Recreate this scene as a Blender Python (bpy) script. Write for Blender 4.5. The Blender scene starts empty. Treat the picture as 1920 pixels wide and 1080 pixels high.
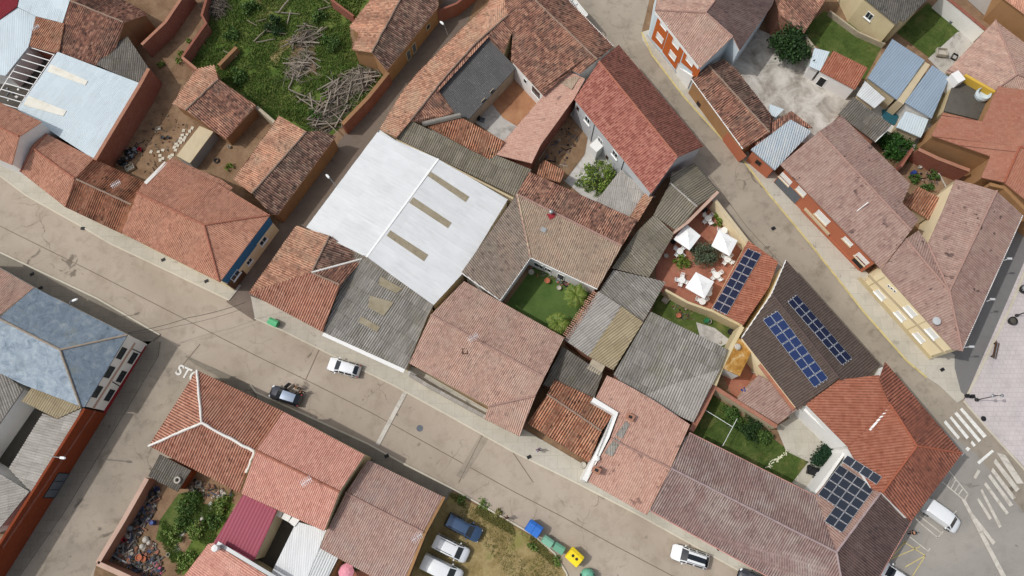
import bpy, math, random
from mathutils import Vector as V, Matrix, noise
random.seed(11)
R = random.random
def U(a, b): return random.uniform(a, b)
# ---------------------------------------------------------------- camera geometry
F = 1330.0; H = 90.0; T = math.atan(390 / F); CT, ST = math.cos(T), math.sin(T)
def ray(px, py):
    x = (px - 960) / F; y = -(py - 540) / F
    return V((x, y * CT + ST, y * ST - CT))
def P(px, py, h=0.0):
    r = ray(px, py); k = (H - h) / (-r.z)
    return V((r.x * k, r.y * k, h))
scene = bpy.context.scene
COL = scene.collection
# ---------------------------------------------------------------- materials
def L(c):
    f = lambda v: (v / 255 / 12.92) if v <= 10 else ((v / 255 + .055) / 1.055) ** 2.4
    return (f(c[0]), f(c[1]), f(c[2]), 1)
class NT:
    def __init__(s, name, rough=.85, spec=.3):
        s.m = bpy.data.materials.new(name); s.m.use_nodes = True
        s.t = s.m.node_tree; s.b = s.t.nodes['Principled BSDF']
        s.b.inputs['Roughness'].default_value = rough
        s.b.inputs['Specular IOR Level'].default_value = spec
    def n(s, typ, _in=None, **kw):
        nd = s.t.nodes.new('ShaderNode' + typ)
        for k, v in kw.items(): setattr(nd, k, v)
        for k, v in (_in or {}).items(): s.set(nd.inputs[k], v)
        return nd
    def set(s, sock, v):
        if isinstance(v, bpy.types.NodeSocket): s.t.links.new(v, sock)
        else: sock.default_value = v
    def math(s, op, a, b=0.0, c=None):
        nd = s.n('Math', operation=op); s.set(nd.inputs[0], a); s.set(nd.inputs[1], b)
        if c is not None: s.set(nd.inputs[2], c)
        return nd.outputs[0]
    def mix(s, f, a, b, blend='MIX'):
        nd = s.n('Mix', data_type='RGBA', blend_type=blend)
        s.set(nd.inputs[0], f); s.set(nd.inputs[6], a); s.set(nd.inputs[7], b)
        return nd.outputs[2]
    def noise(s, vec, scale, detail=4, rough=.6, dist=0.0):
        return s.n('TexNoise', {'Vector': vec, 'Scale': scale, 'Detail': detail, 'Roughness': rough, 'Distortion': dist}).outputs[0]
    def ramp(s, f, stops, interp='LINEAR'):
        nd = s.n('ValToRGB'); nd.color_ramp.interpolation = interp
        e = nd.color_ramp.elements
        while len(e) < len(stops): e.new(.5)
        for el, (p, c) in zip(e, stops):
            el.position = p; el.color = c if len(c) == 4 else (*c, 1)
        s.set(nd.inputs[0], f); return nd.outputs[0]
    def step(s, f, a, b):
        nd = s.n('MapRange', {'Value': f, 'From Min': a, 'From Max': b}); return nd.outputs[0]
    def base(s, c): s.set(s.b.inputs['Base Color'], c)
    def bump(s, hgt, strength=.5, dist=.03):
        nd = s.n('Bump', {'Strength': strength, 'Distance': dist, 'Height': hgt}); s.t.links.new(nd.outputs[0], s.b.inputs['Normal'])
def flat(name, c, rough=.7, spec=.3, metal=0, var=.12, scale=2.0):
    k = NT(name, rough, spec); k.b.inputs['Metallic'].default_value = metal
    o = k.n('TexCoord').outputs['Object']
    f = k.noise(o, scale, 5)
    c = L(c); lo = tuple(v * (1 - var) for v in c[:3]) + (1,); hi = tuple(min(1, v * (1 + var)) for v in c[:3]) + (1,)
    k.base(k.ramp(f, [(.3, lo), (.7, hi)])); return k.m
def world_vec(k): return k.n('NewGeometry').outputs['Position']
def dull(c, k=.3, b=1.08):
    g = (c[0] * .3 + c[1] * .5 + c[2] * .2); return tuple(min(255, (v + (g - v) * k) * b * 1.015 * w) for v, w in zip(c, (1, .985, .925)))
def tile_mat(name, cols, period=.26, row=.42, dirt=((52, 46, 42), .35), patch=((120, 112, 98), .3), gap=.3, rough=.9, pscale=.35, spots=0.0, tone=(.3, 1.08)):
    """clay tiles: colour per tile, weathering patches, grime and painted rib shade in the channels"""
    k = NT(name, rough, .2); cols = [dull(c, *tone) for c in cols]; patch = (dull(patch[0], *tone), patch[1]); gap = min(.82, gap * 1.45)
    uv = k.n('UVMap').outputs[0]; sp = k.n('SeparateXYZ', {0: uv})
    u, v = sp.outputs[0], sp.outputs[1]
    cu = k.math('FLOOR', k.math('DIVIDE', u, period)); cv = k.math('FLOOR', k.math('DIVIDE', v, row))
    cell = k.n('CombineXYZ', {0: cu, 1: cv}).outputs[0]
    wn = k.n('TexWhiteNoise', {'Vector': cell}, noise_dimensions='2D')
    n = len(cols)
    blend = k.math('ADD', k.math('MULTIPLY', wn.outputs[0], .55), k.math('MULTIPLY', k.noise(k.n('NewGeometry').outputs['Position'], 1.1, 5, .7), .45))
    c = k.ramp(blend, [(i / max(1, n - 1) * .64 + .18, L(q)) for i, q in enumerate(cols)])
    pos = world_vec(k)
    f1 = k.noise(pos, pscale, 6, .65, .4)
    c = k.mix(k.math('MULTIPLY', k.step(f1, .45, .7), patch[1]), c, L(patch[0]))
    # areas re-laid with newer, brighter tiles; single slipped or replaced tiles
    f6 = k.noise(pos, .17, 4, .55, 1.0); hi = tuple(min(1, v * q) for v, q in zip(L(cols[-1])[:3], (1.12, 1.0, .95))) + (1,)
    c = k.mix(k.math('MULTIPLY', k.step(f6, .56, .6), dirt[1] * .7), c, hi)
    w2 = k.n('TexWhiteNoise', {'Vector': cell}, noise_dimensions='2D').outputs[1]; w3 = k.n('SeparateColor', {0: w2}).outputs[1]
    c = k.mix(k.math('MULTIPLY', k.step(w3, .955, .96), dirt[1] * 1.1), c, L(dirt[0]))
    f2 = k.noise(pos, 1.3, 5, .7)
    c = k.mix(k.math('MULTIPLY', k.step(f2, .5, .72), dirt[1]), c, L(dirt[0]))
    if gap:  # channel darkening: grime plus shade between the ribs, put into the colour
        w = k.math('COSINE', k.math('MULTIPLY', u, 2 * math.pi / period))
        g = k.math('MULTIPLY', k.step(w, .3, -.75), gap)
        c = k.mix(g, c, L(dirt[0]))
    if spots:
        f3 = k.noise(pos, .8, 3, .5, .3)
        fs = k.noise(pos, .16, 2)
        sp_ = k.math('MULTIPLY', k.step(f3, .64, .67), k.step(fs, .38, .52))
        c = k.mix(k.math('MULTIPLY', sp_, spots), c, L((62, 50, 48)))
    f4 = k.noise(pos, 9, 2)
    hs = k.n('HueSaturation', {'Color': c, 'Value': k.math('ADD', .78, k.math('MULTIPLY', f4, .44))})
    k.base(hs.outputs[0])
    fr = k.math('FRACT', k.math('DIVIDE', v, row))
    k.bump(k.math('ADD', fr, k.math('MULTIPLY', wn.outputs[0], .8)), .55, .03)
    return k.m
def fibre_mat(name, a, b, stain=(70, 66, 58), moss=(110, 104, 70), period=.3, amt=.5, mo=.25, gap=.45):
    """weathered corrugated fibre-cement: sheets of different age, lichen and run-off stains"""
    k = NT(name, .92, .15)
    uv = k.n('UVMap').outputs[0]; sp = k.n('SeparateXYZ', {0: uv}); u, v = sp.outputs[0], sp.outputs[1]
    cell = k.n('CombineXYZ', {0: k.math('FLOOR', k.math('DIVIDE', u, 1.02)), 1: k.math('FLOOR', k.math('DIVIDE', v, 1.9))}).outputs[0]
    wn = k.n('TexWhiteNoise', {'Vector': cell}, noise_dimensions='2D')
    c = k.mix(wn.outputs[0], L(a), L(b))
    pos = world_vec(k)
    st = k.n('CombineXYZ', {0: k.math('MULTIPLY', u, 3.2), 1: k.math('MULTIPLY', v, .5)}).outputs[0]
    f = k.noise(st, 1.0, 6, .7)
    c = k.mix(k.math('MULTIPLY', k.step(f, .42, .66), amt), c, L(stain))
    f2 = k.noise(pos, .45, 6, .7)
    c = k.mix(k.math('MULTIPLY', k.step(f2, .5, .68), mo), c, L(moss))
    f3 = k.noise(pos, 6, 3, .6)
    c = k.mix(k.math('MULTIPLY', k.step(f3, .6, .75), .45), c, L((205, 200, 190)))
    w = k.math('COSINE', k.math('MULTIPLY', u, 2 * math.pi / period))
    c = k.mix(k.math('MULTIPLY', k.step(w, .0, -1), gap), c, L(stain))  # corrugation troughs coloured darker than the crests
    fv = k.math('FRACT', k.math('DIVIDE', v, 1.9))
    c = k.mix(k.math('MULTIPLY', k.step(fv, .05, .0), .55), c, L(stain))
    k.base(c); k.bump(f3, .4, .02); return k.m
def metal_mat(name, a, stain=(150, 150, 145), amt=.15, rough=.45, rib=1.0, spec=.4):
    k = NT(name, rough, spec)
    uv = k.n('UVMap').outputs[0]; sp = k.n('SeparateXYZ', {0: uv}); u, v = sp.outputs[0], sp.outputs[1]
    pos = world_vec(k)
    cell = k.n('CombineXYZ', {0: k.math('FLOOR', k.math('DIVIDE', u, 1.0)), 1: k.math('FLOOR', k.math('DIVIDE', v, 6))}).outputs[0]
    wn = k.n('TexWhiteNoise', {'Vector': cell}, noise_dimensions='2D').outputs[0]
    c0 = L(a); c = k.mix(wn, c0, tuple(x * .93 for x in c0[:3]) + (1,))
    st = k.n('CombineXYZ', {0: k.math('MULTIPLY', u, 2.5), 1: k.math('MULTIPLY', v, .35)}).outputs[0]
    f = k.noise(st, 1, 6, .7); f2 = k.noise(pos, .3, 5, .6)
    c = k.mix(k.math('MULTIPLY', k.math('MULTIPLY', k.step(f, .4, .7), k.step(f2, .35, .65)), amt), c, L(stain))
    fu = k.math('FRACT', u)
    c = k.mix(k.math('MULTIPLY', k.step(fu, .03, .0), .35 * rib), c, L(stain))
    k.base(c); return k.m
def stucco(name, a, stain=None, amt=.35, scale=.5, band=None):
    k = NT(name, .9, .15); pos = world_vec(k)
    f = k.noise(pos, scale, 7, .68); c0 = L(a)
    s = L(stain) if stain else tuple(x * .6 for x in c0[:3]) + (1,)
    c = k.mix(k.math('MULTIPLY', k.step(f, .42, .75), amt), c0, s)
    f2 = k.noise(pos, 7, 4); c = k.mix(k.math('MULTIPLY', f2, .16), c, s)
    k.base(c); k.bump(f2, .3, .02); return k.m
def brick_mat(name, a, b, mortar=(150, 138, 124)):
    k = NT(name, .92, .12)
    uv = k.n('UVMap').outputs[0]
    br = k.n('TexBrick', {'Vector': uv, 'Color1': L(a), 'Color2': L(b), 'Mortar': L(mortar), 'Scale': 1.0, 'Mortar Size': .008, 'Brick Width': .25, 'Row Height': .075})
    pos = world_vec(k); f = k.noise(pos, .6, 6, .65)
    c = k.mix(k.math('MULTIPLY', k.step(f, .4, .75), .4), br.outputs[0], tuple(x * .55 for x in L(a)[:3]) + (1,))
    k.base(c); return k.m
def ground_mat(name, cols, scale=.5, detail=8, fine=.25, rough=.95, patch=None, dist=.6):
    """earth, grass, gravel: several tones in irregular patches"""
    k = NT(name, rough, .1); pos = world_vec(k)
    f = k.noise(pos, scale, detail, .68, dist)
    n = len(cols)
    c = k.ramp(f, [(.3 + .4 * i / max(1, n - 1), L(q)) for i, q in enumerate(cols)])
    f2 = k.noise(pos, scale * 9, 4, .7)
    c = k.n('HueSaturation', {'Color': c, 'Value': k.math('ADD', 1 - fine, k.math('MULTIPLY', f2, 2 * fine))}).outputs[0]
    if patch:
        f3 = k.noise(pos, patch[1], 6, .6, .5)
        c = k.mix(k.math('MULTIPLY', k.step(f3, patch[2], patch[2] + .12), patch[3]), c, L(patch[0]))
    k.base(c); k.bump(f2, .6, .06); return k.m
def concrete_mat(name, a, b, crack=.5, stain=(112, 100, 86), slab=None, amt=.4, blot=.45):
    """poured concrete carriageway or pavement: mottling, dark leak stains, hairline cracks, patches of slabs"""
    k = NT(name, .93, .15); pos = world_vec(k)
    f = k.noise(pos, .09, 7, .62, .6); c = k.mix(k.step(f, .35, .68), L(a), L(b))
    f2 = k.noise(pos, .5, 8, .72, .3); c = k.mix(k.math('MULTIPLY', k.step(f2, .5, .75), amt), c, L(stain))
    f3 = k.noise(pos, 5, 5, .7)
    c = k.n('HueSaturation', {'Color': c, 'Value': k.math('ADD', .9, k.math('MULTIPLY', f3, .2))}).outputs[0]
    if crack:
        w = k.n('Vector' + 'Math', operation='ADD') if False else None
        nv = k.n('TexNoise', {'Vector': pos, 'Scale': .45, 'Detail': 5}).outputs[1]
        vv = k.n('MixRGB') if False else k.n('VectorMath', operation='MULTIPLY_ADD')
        k.set(vv.inputs[0], nv); vv.inputs[1].default_value = (2.6, 2.6, 0); k.set(vv.inputs[2], pos)
        vo = k.n('TexVoronoi', {'Vector': vv.outputs[0], 'Scale': .16}, feature='DISTANCE_TO_EDGE').outputs[0]
        m = k.noise(pos, .13, 3)
        cr = k.math('MULTIPLY', k.step(vo, .009, .002), k.math('MULTIPLY', k.step(m, .5, .64), crack * .6))
        c = k.mix(cr, c, L((74, 66, 58)))
        # tar and leak blots along the gutters
        f5 = k.noise(pos, .33, 4, .55, 1.2); m5 = k.noise(pos, .05, 2)
        c = k.mix(k.math('MULTIPLY', k.math('MULTIPLY', k.step(f5, .655, .7), k.step(m5, blot, blot + .15)), .6), c, L((70, 62, 54)))
    if slab:
        br = k.n('TexBrick', {'Vector': pos, 'Color1': (1, 1, 1, 1), 'Color2': (.93, .93, .93, 1), 'Mortar': (.62, .6, .58, 1), 'Scale': 1.0, 'Mortar Size': slab[2], 'Brick Width': slab[0], 'Row Height': slab[1]})
        c = k.mix(1.0, c, br.outputs[0], 'MULTIPLY')
    k.base(c); k.bump(f3, .2, .01); return k.m
def leaf_mat(name, cols, rough=.6):
    k = NT(name, rough, .25)
    rnd = k.n('NewGeometry').outputs['Random Per Island']
    n = len(cols)
    k.base(k.ramp(rnd, [(i / max(1, n - 1), L(q)) for i, q in enumerate(cols)]))
    k.b.inputs['Subsurface Weight'].default_value = 0
    return k.m
def wood_mat(name, cols, rough=.9):
    k = NT(name, rough, .1)
    rnd = k.n('ObjectInfo').outputs['Random']; o = k.n('TexCoord').outputs['Object']
    mp = k.n('Mapping', {'Vector': o, 'Scale': (1, 14, 14)}).outputs[0]
    f = k.noise(mp, 1.5, 5); n = len(cols)
    c = k.ramp(rnd, [(i / max(1, n - 1), L(q)) for i, q in enumerate(cols)])
    c = k.n('HueSaturation', {'Color': c, 'Value': k.math('ADD', .7, k.math('MULTIPLY', f, .6))}).outputs[0]
    k.base(c); return k.m
def paint(name, c, rough=.25, coat=.6, metal=0.0):
    k = NT(name, rough, .5); k.base(L(c)); k.b.inputs['Coat Weight'].default_value = coat; k.b.inputs['Coat Roughness'].default_value = .08
    k.b.inputs['Metallic'].default_value = metal
    return k.m
def plain(name, c, rough=.6, spec=.4, metal=0.0):
    k = NT(name, rough, spec); k.base(L(c)); k.b.inputs['Metallic'].default_value = metal; return k.m
# ---------------------------------------------------------------- mesh helpers
class MB:
    def __init__(s): s.v = []; s.f = []; s.uv = []; s.mi = []
    def face(s, pts, uv=None, m=0):
        i = len(s.v); s.v.extend(pts); s.f.append(tuple(range(i, i + len(pts))))
        s.uv.append(uv or [(p[0], p[1]) for p in pts]); s.mi.append(m)
    def wallq(s, a, b, z0, za, zb, m=0, u0=0.0):
        ln = (V((b[0], b[1])) - V((a[0], a[1]))).length
        s.face([V((a[0], a[1], z0)), V((b[0], b[1], z0)), V((b[0], b[1], zb)), V((a[0], a[1], za))],
               [(u0, 0), (u0 + ln, 0), (u0 + ln, zb - z0), (u0, za - z0)], m)
    def box(s, c, size, rot=None, m=0):
        c = V(c); hx, hy, hz = size[0] / 2, size[1] / 2, size[2] / 2
        M = rot or Matrix.Identity(3)
        q = [c + M @ V((x * hx, y * hy, z * hz)) for x in (-1, 1) for y in (-1, 1) for z in (-1, 1)]
        for a in ((0, 1, 3, 2), (4, 6, 7, 5), (0, 4, 5, 1), (2, 3, 7, 6), (0, 2, 6, 4), (1, 5, 7, 3)):
            p = [q[i] for i in a]; e1 = (p[1] - p[0]).length; e2 = (p[2] - p[1]).length
            s.face(p, [(0, 0), (e1, 0), (e1, e2), (0, e2)], m)
    def bar(s, a, b, w, h=None, m=0):
        a, b = V(a), V(b); h = h or w; d = (b - a); ln = d.length
        if ln < 1e-5: return
        x = d / ln; up = V((0, 0, 1)) if abs(x.z) < .95 else V((0, 1, 0)); y = up.cross(x).normalized(); z = x.cross(y)
        s.box((a + b) / 2, (ln, w, h), Matrix((x, y, z)).transposed(), m)
    def tube(s, pts, rad, seg=8, m=0, cap=True):
        pts = [V(p) for p in pts]; n = len(pts)
        if not hasattr(rad, '__len__'): rad = [rad] * n
        rings = []
        for i, p in enumerate(pts):
            t = (pts[min(i + 1, n - 1)] - pts[max(i - 1, 0)]); t = t.normalized() if t.length > 1e-6 else V((0, 0, 1))
            up = V((0, 0, 1)) if abs(t.z) < .9 else V((0, 1, 0)); a = t.cross(up).normalized(); b = a.cross(t)
            rings.append([p + (a * math.cos(2 * math.pi * j / seg) + b * math.sin(2 * math.pi * j / seg)) * rad[i] for j in range(seg)])
        base = len(s.v)
        for r in rings: s.v.extend(r)
        for i in range(n - 1):
            for j in range(seg):
                k = (j + 1) % seg
                f = (base + i * seg + j, base + i * seg + k, base + (i + 1) * seg + k, base + (i + 1) * seg + j)
                s.f.append(f); s.uv.append([(j / seg, i), ((j + 1) / seg, i), ((j + 1) / seg, i + 1), (j / seg, i + 1)]); s.mi.append(m)
        if cap:
            for r, rev in ((0, True), (n - 1, False)):
                f = [base + r * seg + j for j in range(seg)]
                s.f.append(tuple(reversed(f)) if rev else tuple(f)); s.uv.append([(0, 0)] * seg); s.mi.append(m)
    def lathe(s, c, prof, seg=16, m=0, caps=True):
        c = V(c); base = len(s.v)
        for r, z in prof:
            s.v.extend([c + V((r * math.cos(2 * math.pi * j / seg), r * math.sin(2 * math.pi * j / seg), z)) for j in range(seg)])
        for i in range(len(prof) - 1):
            for j in range(seg):
                k = (j + 1) % seg
                s.f.append((base + i * seg + j, base + i * seg + k, base + (i + 1) * seg + k, base + (i + 1) * seg + j))
                s.uv.append([(j, i), (j + 1, i), (j + 1, i + 1), (j, i + 1)]); s.mi.append(m)
        if caps:
            for r in (0, len(prof) - 1):
                f = [base + r * seg + j for j in range(seg)]
                s.f.append(tuple(f) if r else tuple(reversed(f))); s.uv.append([(0, 0)] * seg); s.mi.append(m)
    def prism(s, poly, z0, z1, m=0, bottom=True):
        """poly: list of xy; z1 number or list"""
        n = len(poly); zt = z1 if hasattr(z1, '__len__') else [z1] * n
        ar = sum(poly[i][0] * poly[(i + 1) % n][1] - poly[(i + 1) % n][0] * poly[i][1] for i in range(n))
        if ar < 0: poly = list(reversed(poly)); zt = list(reversed(zt))
        u = 0
        for i in range(n):
            j = (i + 1) % n; s.wallq(poly[i], poly[j], z0, zt[i], zt[j], m, u); u += (V(poly[j][:2]) - V(poly[i][:2])).length
        s.face([V((p[0], p[1], z)) for p, z in zip(poly, zt)], None, m)
        if bottom: s.face([V((p[0], p[1], z0)) for p in reversed(poly)], None, m)
def obj(name, mb, mats, parent=None, org=None, smooth=False):
    org = org if org is not None else (parent['_o'] if parent is not None and '_o' in parent else V((0, 0, 0)))
    org = V(org)
    me = bpy.data.meshes.new(name)
    me.from_pydata([V(p) - org for p in mb.v], [], mb.f)
    if not isinstance(mats, (list, tuple)): mats = [mats]
    for m in mats: me.materials.append(m)
    uvl = me.uv_layers.new(name='UVMap')
    flatuv = []
    for q in mb.uv:
        for a in q: flatuv.extend((a[0], a[1]))
    uvl.data.foreach_set('uv', flatuv)
    me.polygons.foreach_set('material_index', mb.mi)
    if smooth: me.polygons.foreach_set('use_smooth', [True] * len(me.polygons))
    me.update()
    o = bpy.data.objects.new(name, me); COL.objects.link(o)
    if parent is not None: o.parent = parent; o['_o'] = tuple(org)
    else: o.location = org; o['_o'] = tuple(org)
    return o
def tag(o, label, cat, group=None, kind=None):
    o['label'] = label; o['category'] = cat
    if group: o['group'] = group
    o['kind'] = kind or 'thing'
    return o
def thing(name, label, cat, org, group=None, rotz=0.0):
    o = bpy.data.objects.new(name, None); COL.objects.link(o)
    o.location = V(org); o.rotation_euler = (0, 0, rotz); o.empty_display_size = .3
    o['_o'] = tuple(org) if not rotz else (0, 0, 0)
    return tag(o, label, cat, group)
def copy_thing(src, loc, rotz=None, label=None, scale=None):
    def cp(o, par):
        c = o.copy(); COL.objects.link(c); c.parent = par
        for ch in o.children: cp(ch, c)
        return c
    c = cp(src, None); c.location = loc
    if rotz is not None: c.rotation_euler = (0, 0, rotz)
    if label: c['label'] = label
    if scale: c.scale = (scale,) * 3
    return c
SHEETS = [0]
def sheet(name, pts, z, m, kind='structure', label=None, cat=None):
    SHEETS[0] += 1; z = max(z, .2) if z > .1 else .0025 * SHEETS[0]
    mb = MB(); q = [P(x, y, z) for x, y in pts]
    ar = sum(q[i].x * q[(i + 1) % len(q)].y - q[(i + 1) % len(q)].x * q[i].y for i in range(len(q)))
    if ar < 0: q.reverse()
    mb.face(q); o = obj(name, mb, m); o['kind'] = kind
    if label: tag(o, label, cat)
    return o
def slab(name, pts, z, m, kind='structure'):
    mb = MB(); mb.prism([P(x, y, z) for x, y in pts], -.05, z, 0, False); o = obj(name, mb, m); o['kind'] = kind; return o
def strip(mb, a, b, w, z, m=0):
    a, b = P(a[0], a[1], z), P(b[0], b[1], z); d = (b - a).normalized(); n = V((-d.y, d.x, 0)) * w / 2
    mb.face([a - n, b - n, b + n, a + n], None, m)
# ---------------------------------------------------------------- roofs and houses
def newell(pts):
    n = V((0, 0, 0))
    for i, p in enumerate(pts):
        q = pts[(i + 1) % len(pts)]
        n += V(((p.y - q.y) * (p.z + q.z), (p.z - q.z) * (p.x + q.x), (p.x - q.x) * (p.y + q.y)))
    n.normalize()
    return -n if n.z < 0 else n
def corrugate(mb, pts, period, amp, sag=0.0, sub=4, m=0, seg=1.0, along=None, flatdir=None):
    """ribbed roofing laid down the fall line of the polygon pts"""
    n = newell(pts)
    d = V((0, 0, -1)) + n * n.z
    if flatdir is not None: d = V(flatdir); d = (d - n * d.dot(n))
    if d.length < .02: d = V((0, -1, 0)) - n * (-n.y)
    d.normalize(); u = d.cross(n).normalized()
    pl = [(p.dot(u), p.dot(d), p) for p in pts]; N = len(pl)
    lo = min(a[0] for a in pl); hi = max(a[0] for a in pl)
    step = period / sub; k0 = math.ceil((lo + .004) / step); k1 = math.floor((hi - .004) / step)
    us = [lo + 2e-4] + [k * step for k in range(k0, k1 + 1)] + [hi - 2e-4]
    cols = []
    for x in us:
        xs = []
        for i in range(N):
            a, b = pl[i], pl[(i + 1) % N]
            if (a[0] <= x) != (b[0] <= x):
                t = (x - a[0]) / (b[0] - a[0]); xs.append((a[1] + (b[1] - a[1]) * t, a[2].lerp(b[2], t)))
        xs.sort(key=lambda q: q[0]); cols.append([(xs[i], xs[i + 1]) for i in range(0, len(xs) - 1, 2)])
    mx = max((iv[1][0] - iv[0][0] for c in cols for iv in c), default=1)
    ns = max(1, math.ceil(mx / seg))
    prev = None
    for x, c in zip(us, cols):
        w = math.cos(2 * math.pi * x / period) * amp
        cur = []
        for (v0, p0), (v1, p1) in c:
            base = len(mb.v)
            rag = max(0, sag - .02) * 2.2 * noise.noise(V((math.floor(x / period + .5) * 7.3, v1, 2.1)))
            for k in range(ns + 1):
                t = k / ns; p = p0.lerp(p1, t); o = w
                if k == ns and rag: p = p + d * rag
                if sag: o += sag * noise.noise(p * .45) + sag * .5 * noise.noise(p * 1.7)
                mb.v.append(p + n * o)
            cur.append((base, x, v0, v1))
        if prev is not None:
            for A, B in zip(prev, cur):
                for k in range(ns):
                    t0, t1 = k / ns, (k + 1) / ns
                    mb.f.append((A[0] + k, A[0] + k + 1, B[0] + k + 1, B[0] + k))
                    g = lambda q, t: (q[1], q[2] + (q[3] - q[2]) * t)
                    mb.uv.append([g(A, t0), g(A, t1), g(B, t1), g(B, t0)]); mb.mi.append(m)
        prev = cur
def loops(faces):
    cnt = {}
    for f in faces:
        for i in range(len(f)):
            e = (f[i], f[(i + 1) % len(f)]); cnt.setdefault(frozenset(e), []).append(e)
    nxt = {}
    for k, es in cnt.items():
        if len(es) == 1: nxt.setdefault(es[0][0], []).append(es[0][1])
    out = []
    while nxt:
        a = next(iter(nxt)); lp = [a]; cur = nxt[a].pop(); 
        if not nxt[a]: del nxt[a]
        while cur != a and cur in nxt:
            lp.append(cur); c2 = nxt[cur].pop()
            if not nxt[cur]: del nxt[cur]
            cur = c2
        out.append(lp)
    return out, cnt
def inset(poly, d):
    n = len(poly); ar = sum(poly[i].x * poly[(i + 1) % n].y - poly[(i + 1) % n].x * poly[i].y for i in range(n))
    sgn = 1 if ar > 0 else -1; out = []
    for i in range(n):
        a, b, c = poly[i - 1], poly[i], poly[(i + 1) % n]
        e1 = V((b.x - a.x, b.y - a.y)); e2 = V((c.x - b.x, c.y - b.y))
        e1 = e1.normalized() if e1.length > 1e-6 else V((1, 0)); e2 = e2.normalized() if e2.length > 1e-6 else e1
        n1 = V((-e1.y, e1.x)) * sgn; n2 = V((-e2.y, e2.x)) * sgn
        bi = n1 + n2
        if bi.length < .2: bi = n1
        else: bi = bi / max(.35, bi.length_squared / 2)
        out.append(V((b.x + bi.x * d, b.y + bi.y * d, b.z)))
    return out
HOUSES = {}
class House: pass
def orient(f):
    q = [P(*p) for p in f]; ar = sum(q[i].x * q[(i + 1) % len(q)].y - q[(i + 1) % len(q)].x * q[i].y for i in range(len(q)))
    return list(f) if ar > 0 else list(reversed(f))
def house(name, label, faces, tile, wall, cat='house', over=.25, ridge=None, period=.26, amp=.04, sag=.03, drop=.14, group=None,
          mats=None, fm=None, base=-.1, sub=4, walls=True, verge=None, fdir=None, roofname='roof', gutter=None):
    """faces: lists of (px, py, height). Real roof planes at their height, walls under their outline, ridge tiles on the hips."""
    faces = [orient(f) for f in faces]
    W = {}
    for f in faces:
        for p in f: W[p] = P(*p)
    allp = list(W.values()); c = sum(allp, V((0, 0, 0))) / len(allp); org = V((c.x, c.y, 0))
    root = thing(name, label, cat, org, group)
    h = House(); h.root = root; h.W = W; h.faces = faces; h.over = over; h.c = org
    rb = MB()
    for i, f in enumerate(faces):
        pts = [W[p] for p in f]; pr, am = period, amp
        corrugate(rb, pts, pr, am, sag, sub, (fm[i] if fm else 0), flatdir=(fdir[i] if fdir else None))
        rb.face([p + V((0, 0, -drop)) for p in reversed(pts)], None, fm[i] if fm else 0)
    lps, cnt = loops(faces)
    for lp in lps:
        n = len(lp)
        for i in range(n):
            a, b = W[lp[i]], W[lp[(i + 1) % n]]
            rb.face([a + V((0, 0, -drop)), b + V((0, 0, -drop)), b + V((0, 0, amp * .3)), a + V((0, 0, amp * .3))],
                    [(0, 0), (.01, 0), (.01, .05), (0, .05)], 0)
    h.roof = obj(roofname, rb, mats or [tile], root)
    if walls:
        wb = MB()
        for lp in lps:
            q = inset([W[p] for p in lp], over); n = len(q); u = 0
            for i in range(n):
                a, b = q[i], q[(i + 1) % n]
                wb.wallq(a, b, base, a.z - drop * .8, b.z - drop * .8, 0, u); u += (b - a).length
        h.wall = obj('wall', wb, wall, root)
    if ridge is not None:
        gb = MB(); any_ = False
        for k, es in cnt.items():
            if len(es) != 2: continue
            fs = [f for f in faces if es[0][0] in f and es[0][1] in f]
            if len(fs) < 2: continue
            a, b = W[es[0][0]], W[es[0][1]]; m = (a + b) / 2
            cs = [sum((W[p] for p in f), V((0, 0, 0))) / len(f) for f in fs[:2]]
            if m.z < (cs[0].z + cs[1].z) / 2 + .02: continue
            ln = (b - a).length; ns = max(2, int(ln / .42)); pts = []
            for i in range(ns + 1):
                p = a.lerp(b, i / ns); pts.append(p + V((sag * .8 * noise.noise(p * 1.3), sag * .8 * noise.noise(p * 1.1 + V((5, 0, 0))), .05 + sag * noise.noise(p * .45) + sag * .6 * noise.noise(p * 2.1))))
            gb.tube(pts, [.115 + .025 * (i % 2) for i in range(ns + 1)], 8); any_ = True
        if any_: h.ridge = obj('ridge', gb, ridge, root)
    if gutter:
        gm, edges = gutter; gb = MB()
        for a, b in edges:
            A, B = P(*a), P(*b); gb.tube([A + V((0, 0, -.06)), B + V((0, 0, -.06))], .075, 6)
        obj('gutter', gb, gm, root)
    HOUSES[label] = h
    return h
def wplane(h, A, B, off=0.0):
    """vertical wall plane under the eave A-B (both roof keys), off = metres proud of the wall"""
    a, b = P(*A), P(*B); d = V((b.x - a.x, b.y - a.y, 0)).normalized(); n = V((d.y, -d.x, 0))
    m = (a + b) / 2
    if n.dot(V((m.x - h.c.x, m.y - h.c.y, 0))) < 0: n = -n
    o = a - n * (h.over - off)
    return o, d, n
def hit(pl, px, py):
    o, d, n = pl; r = ray(px, py); cam = V((0, 0, H))
    t = (o - cam).dot(n) / r.dot(n); return cam + r * t
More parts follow.
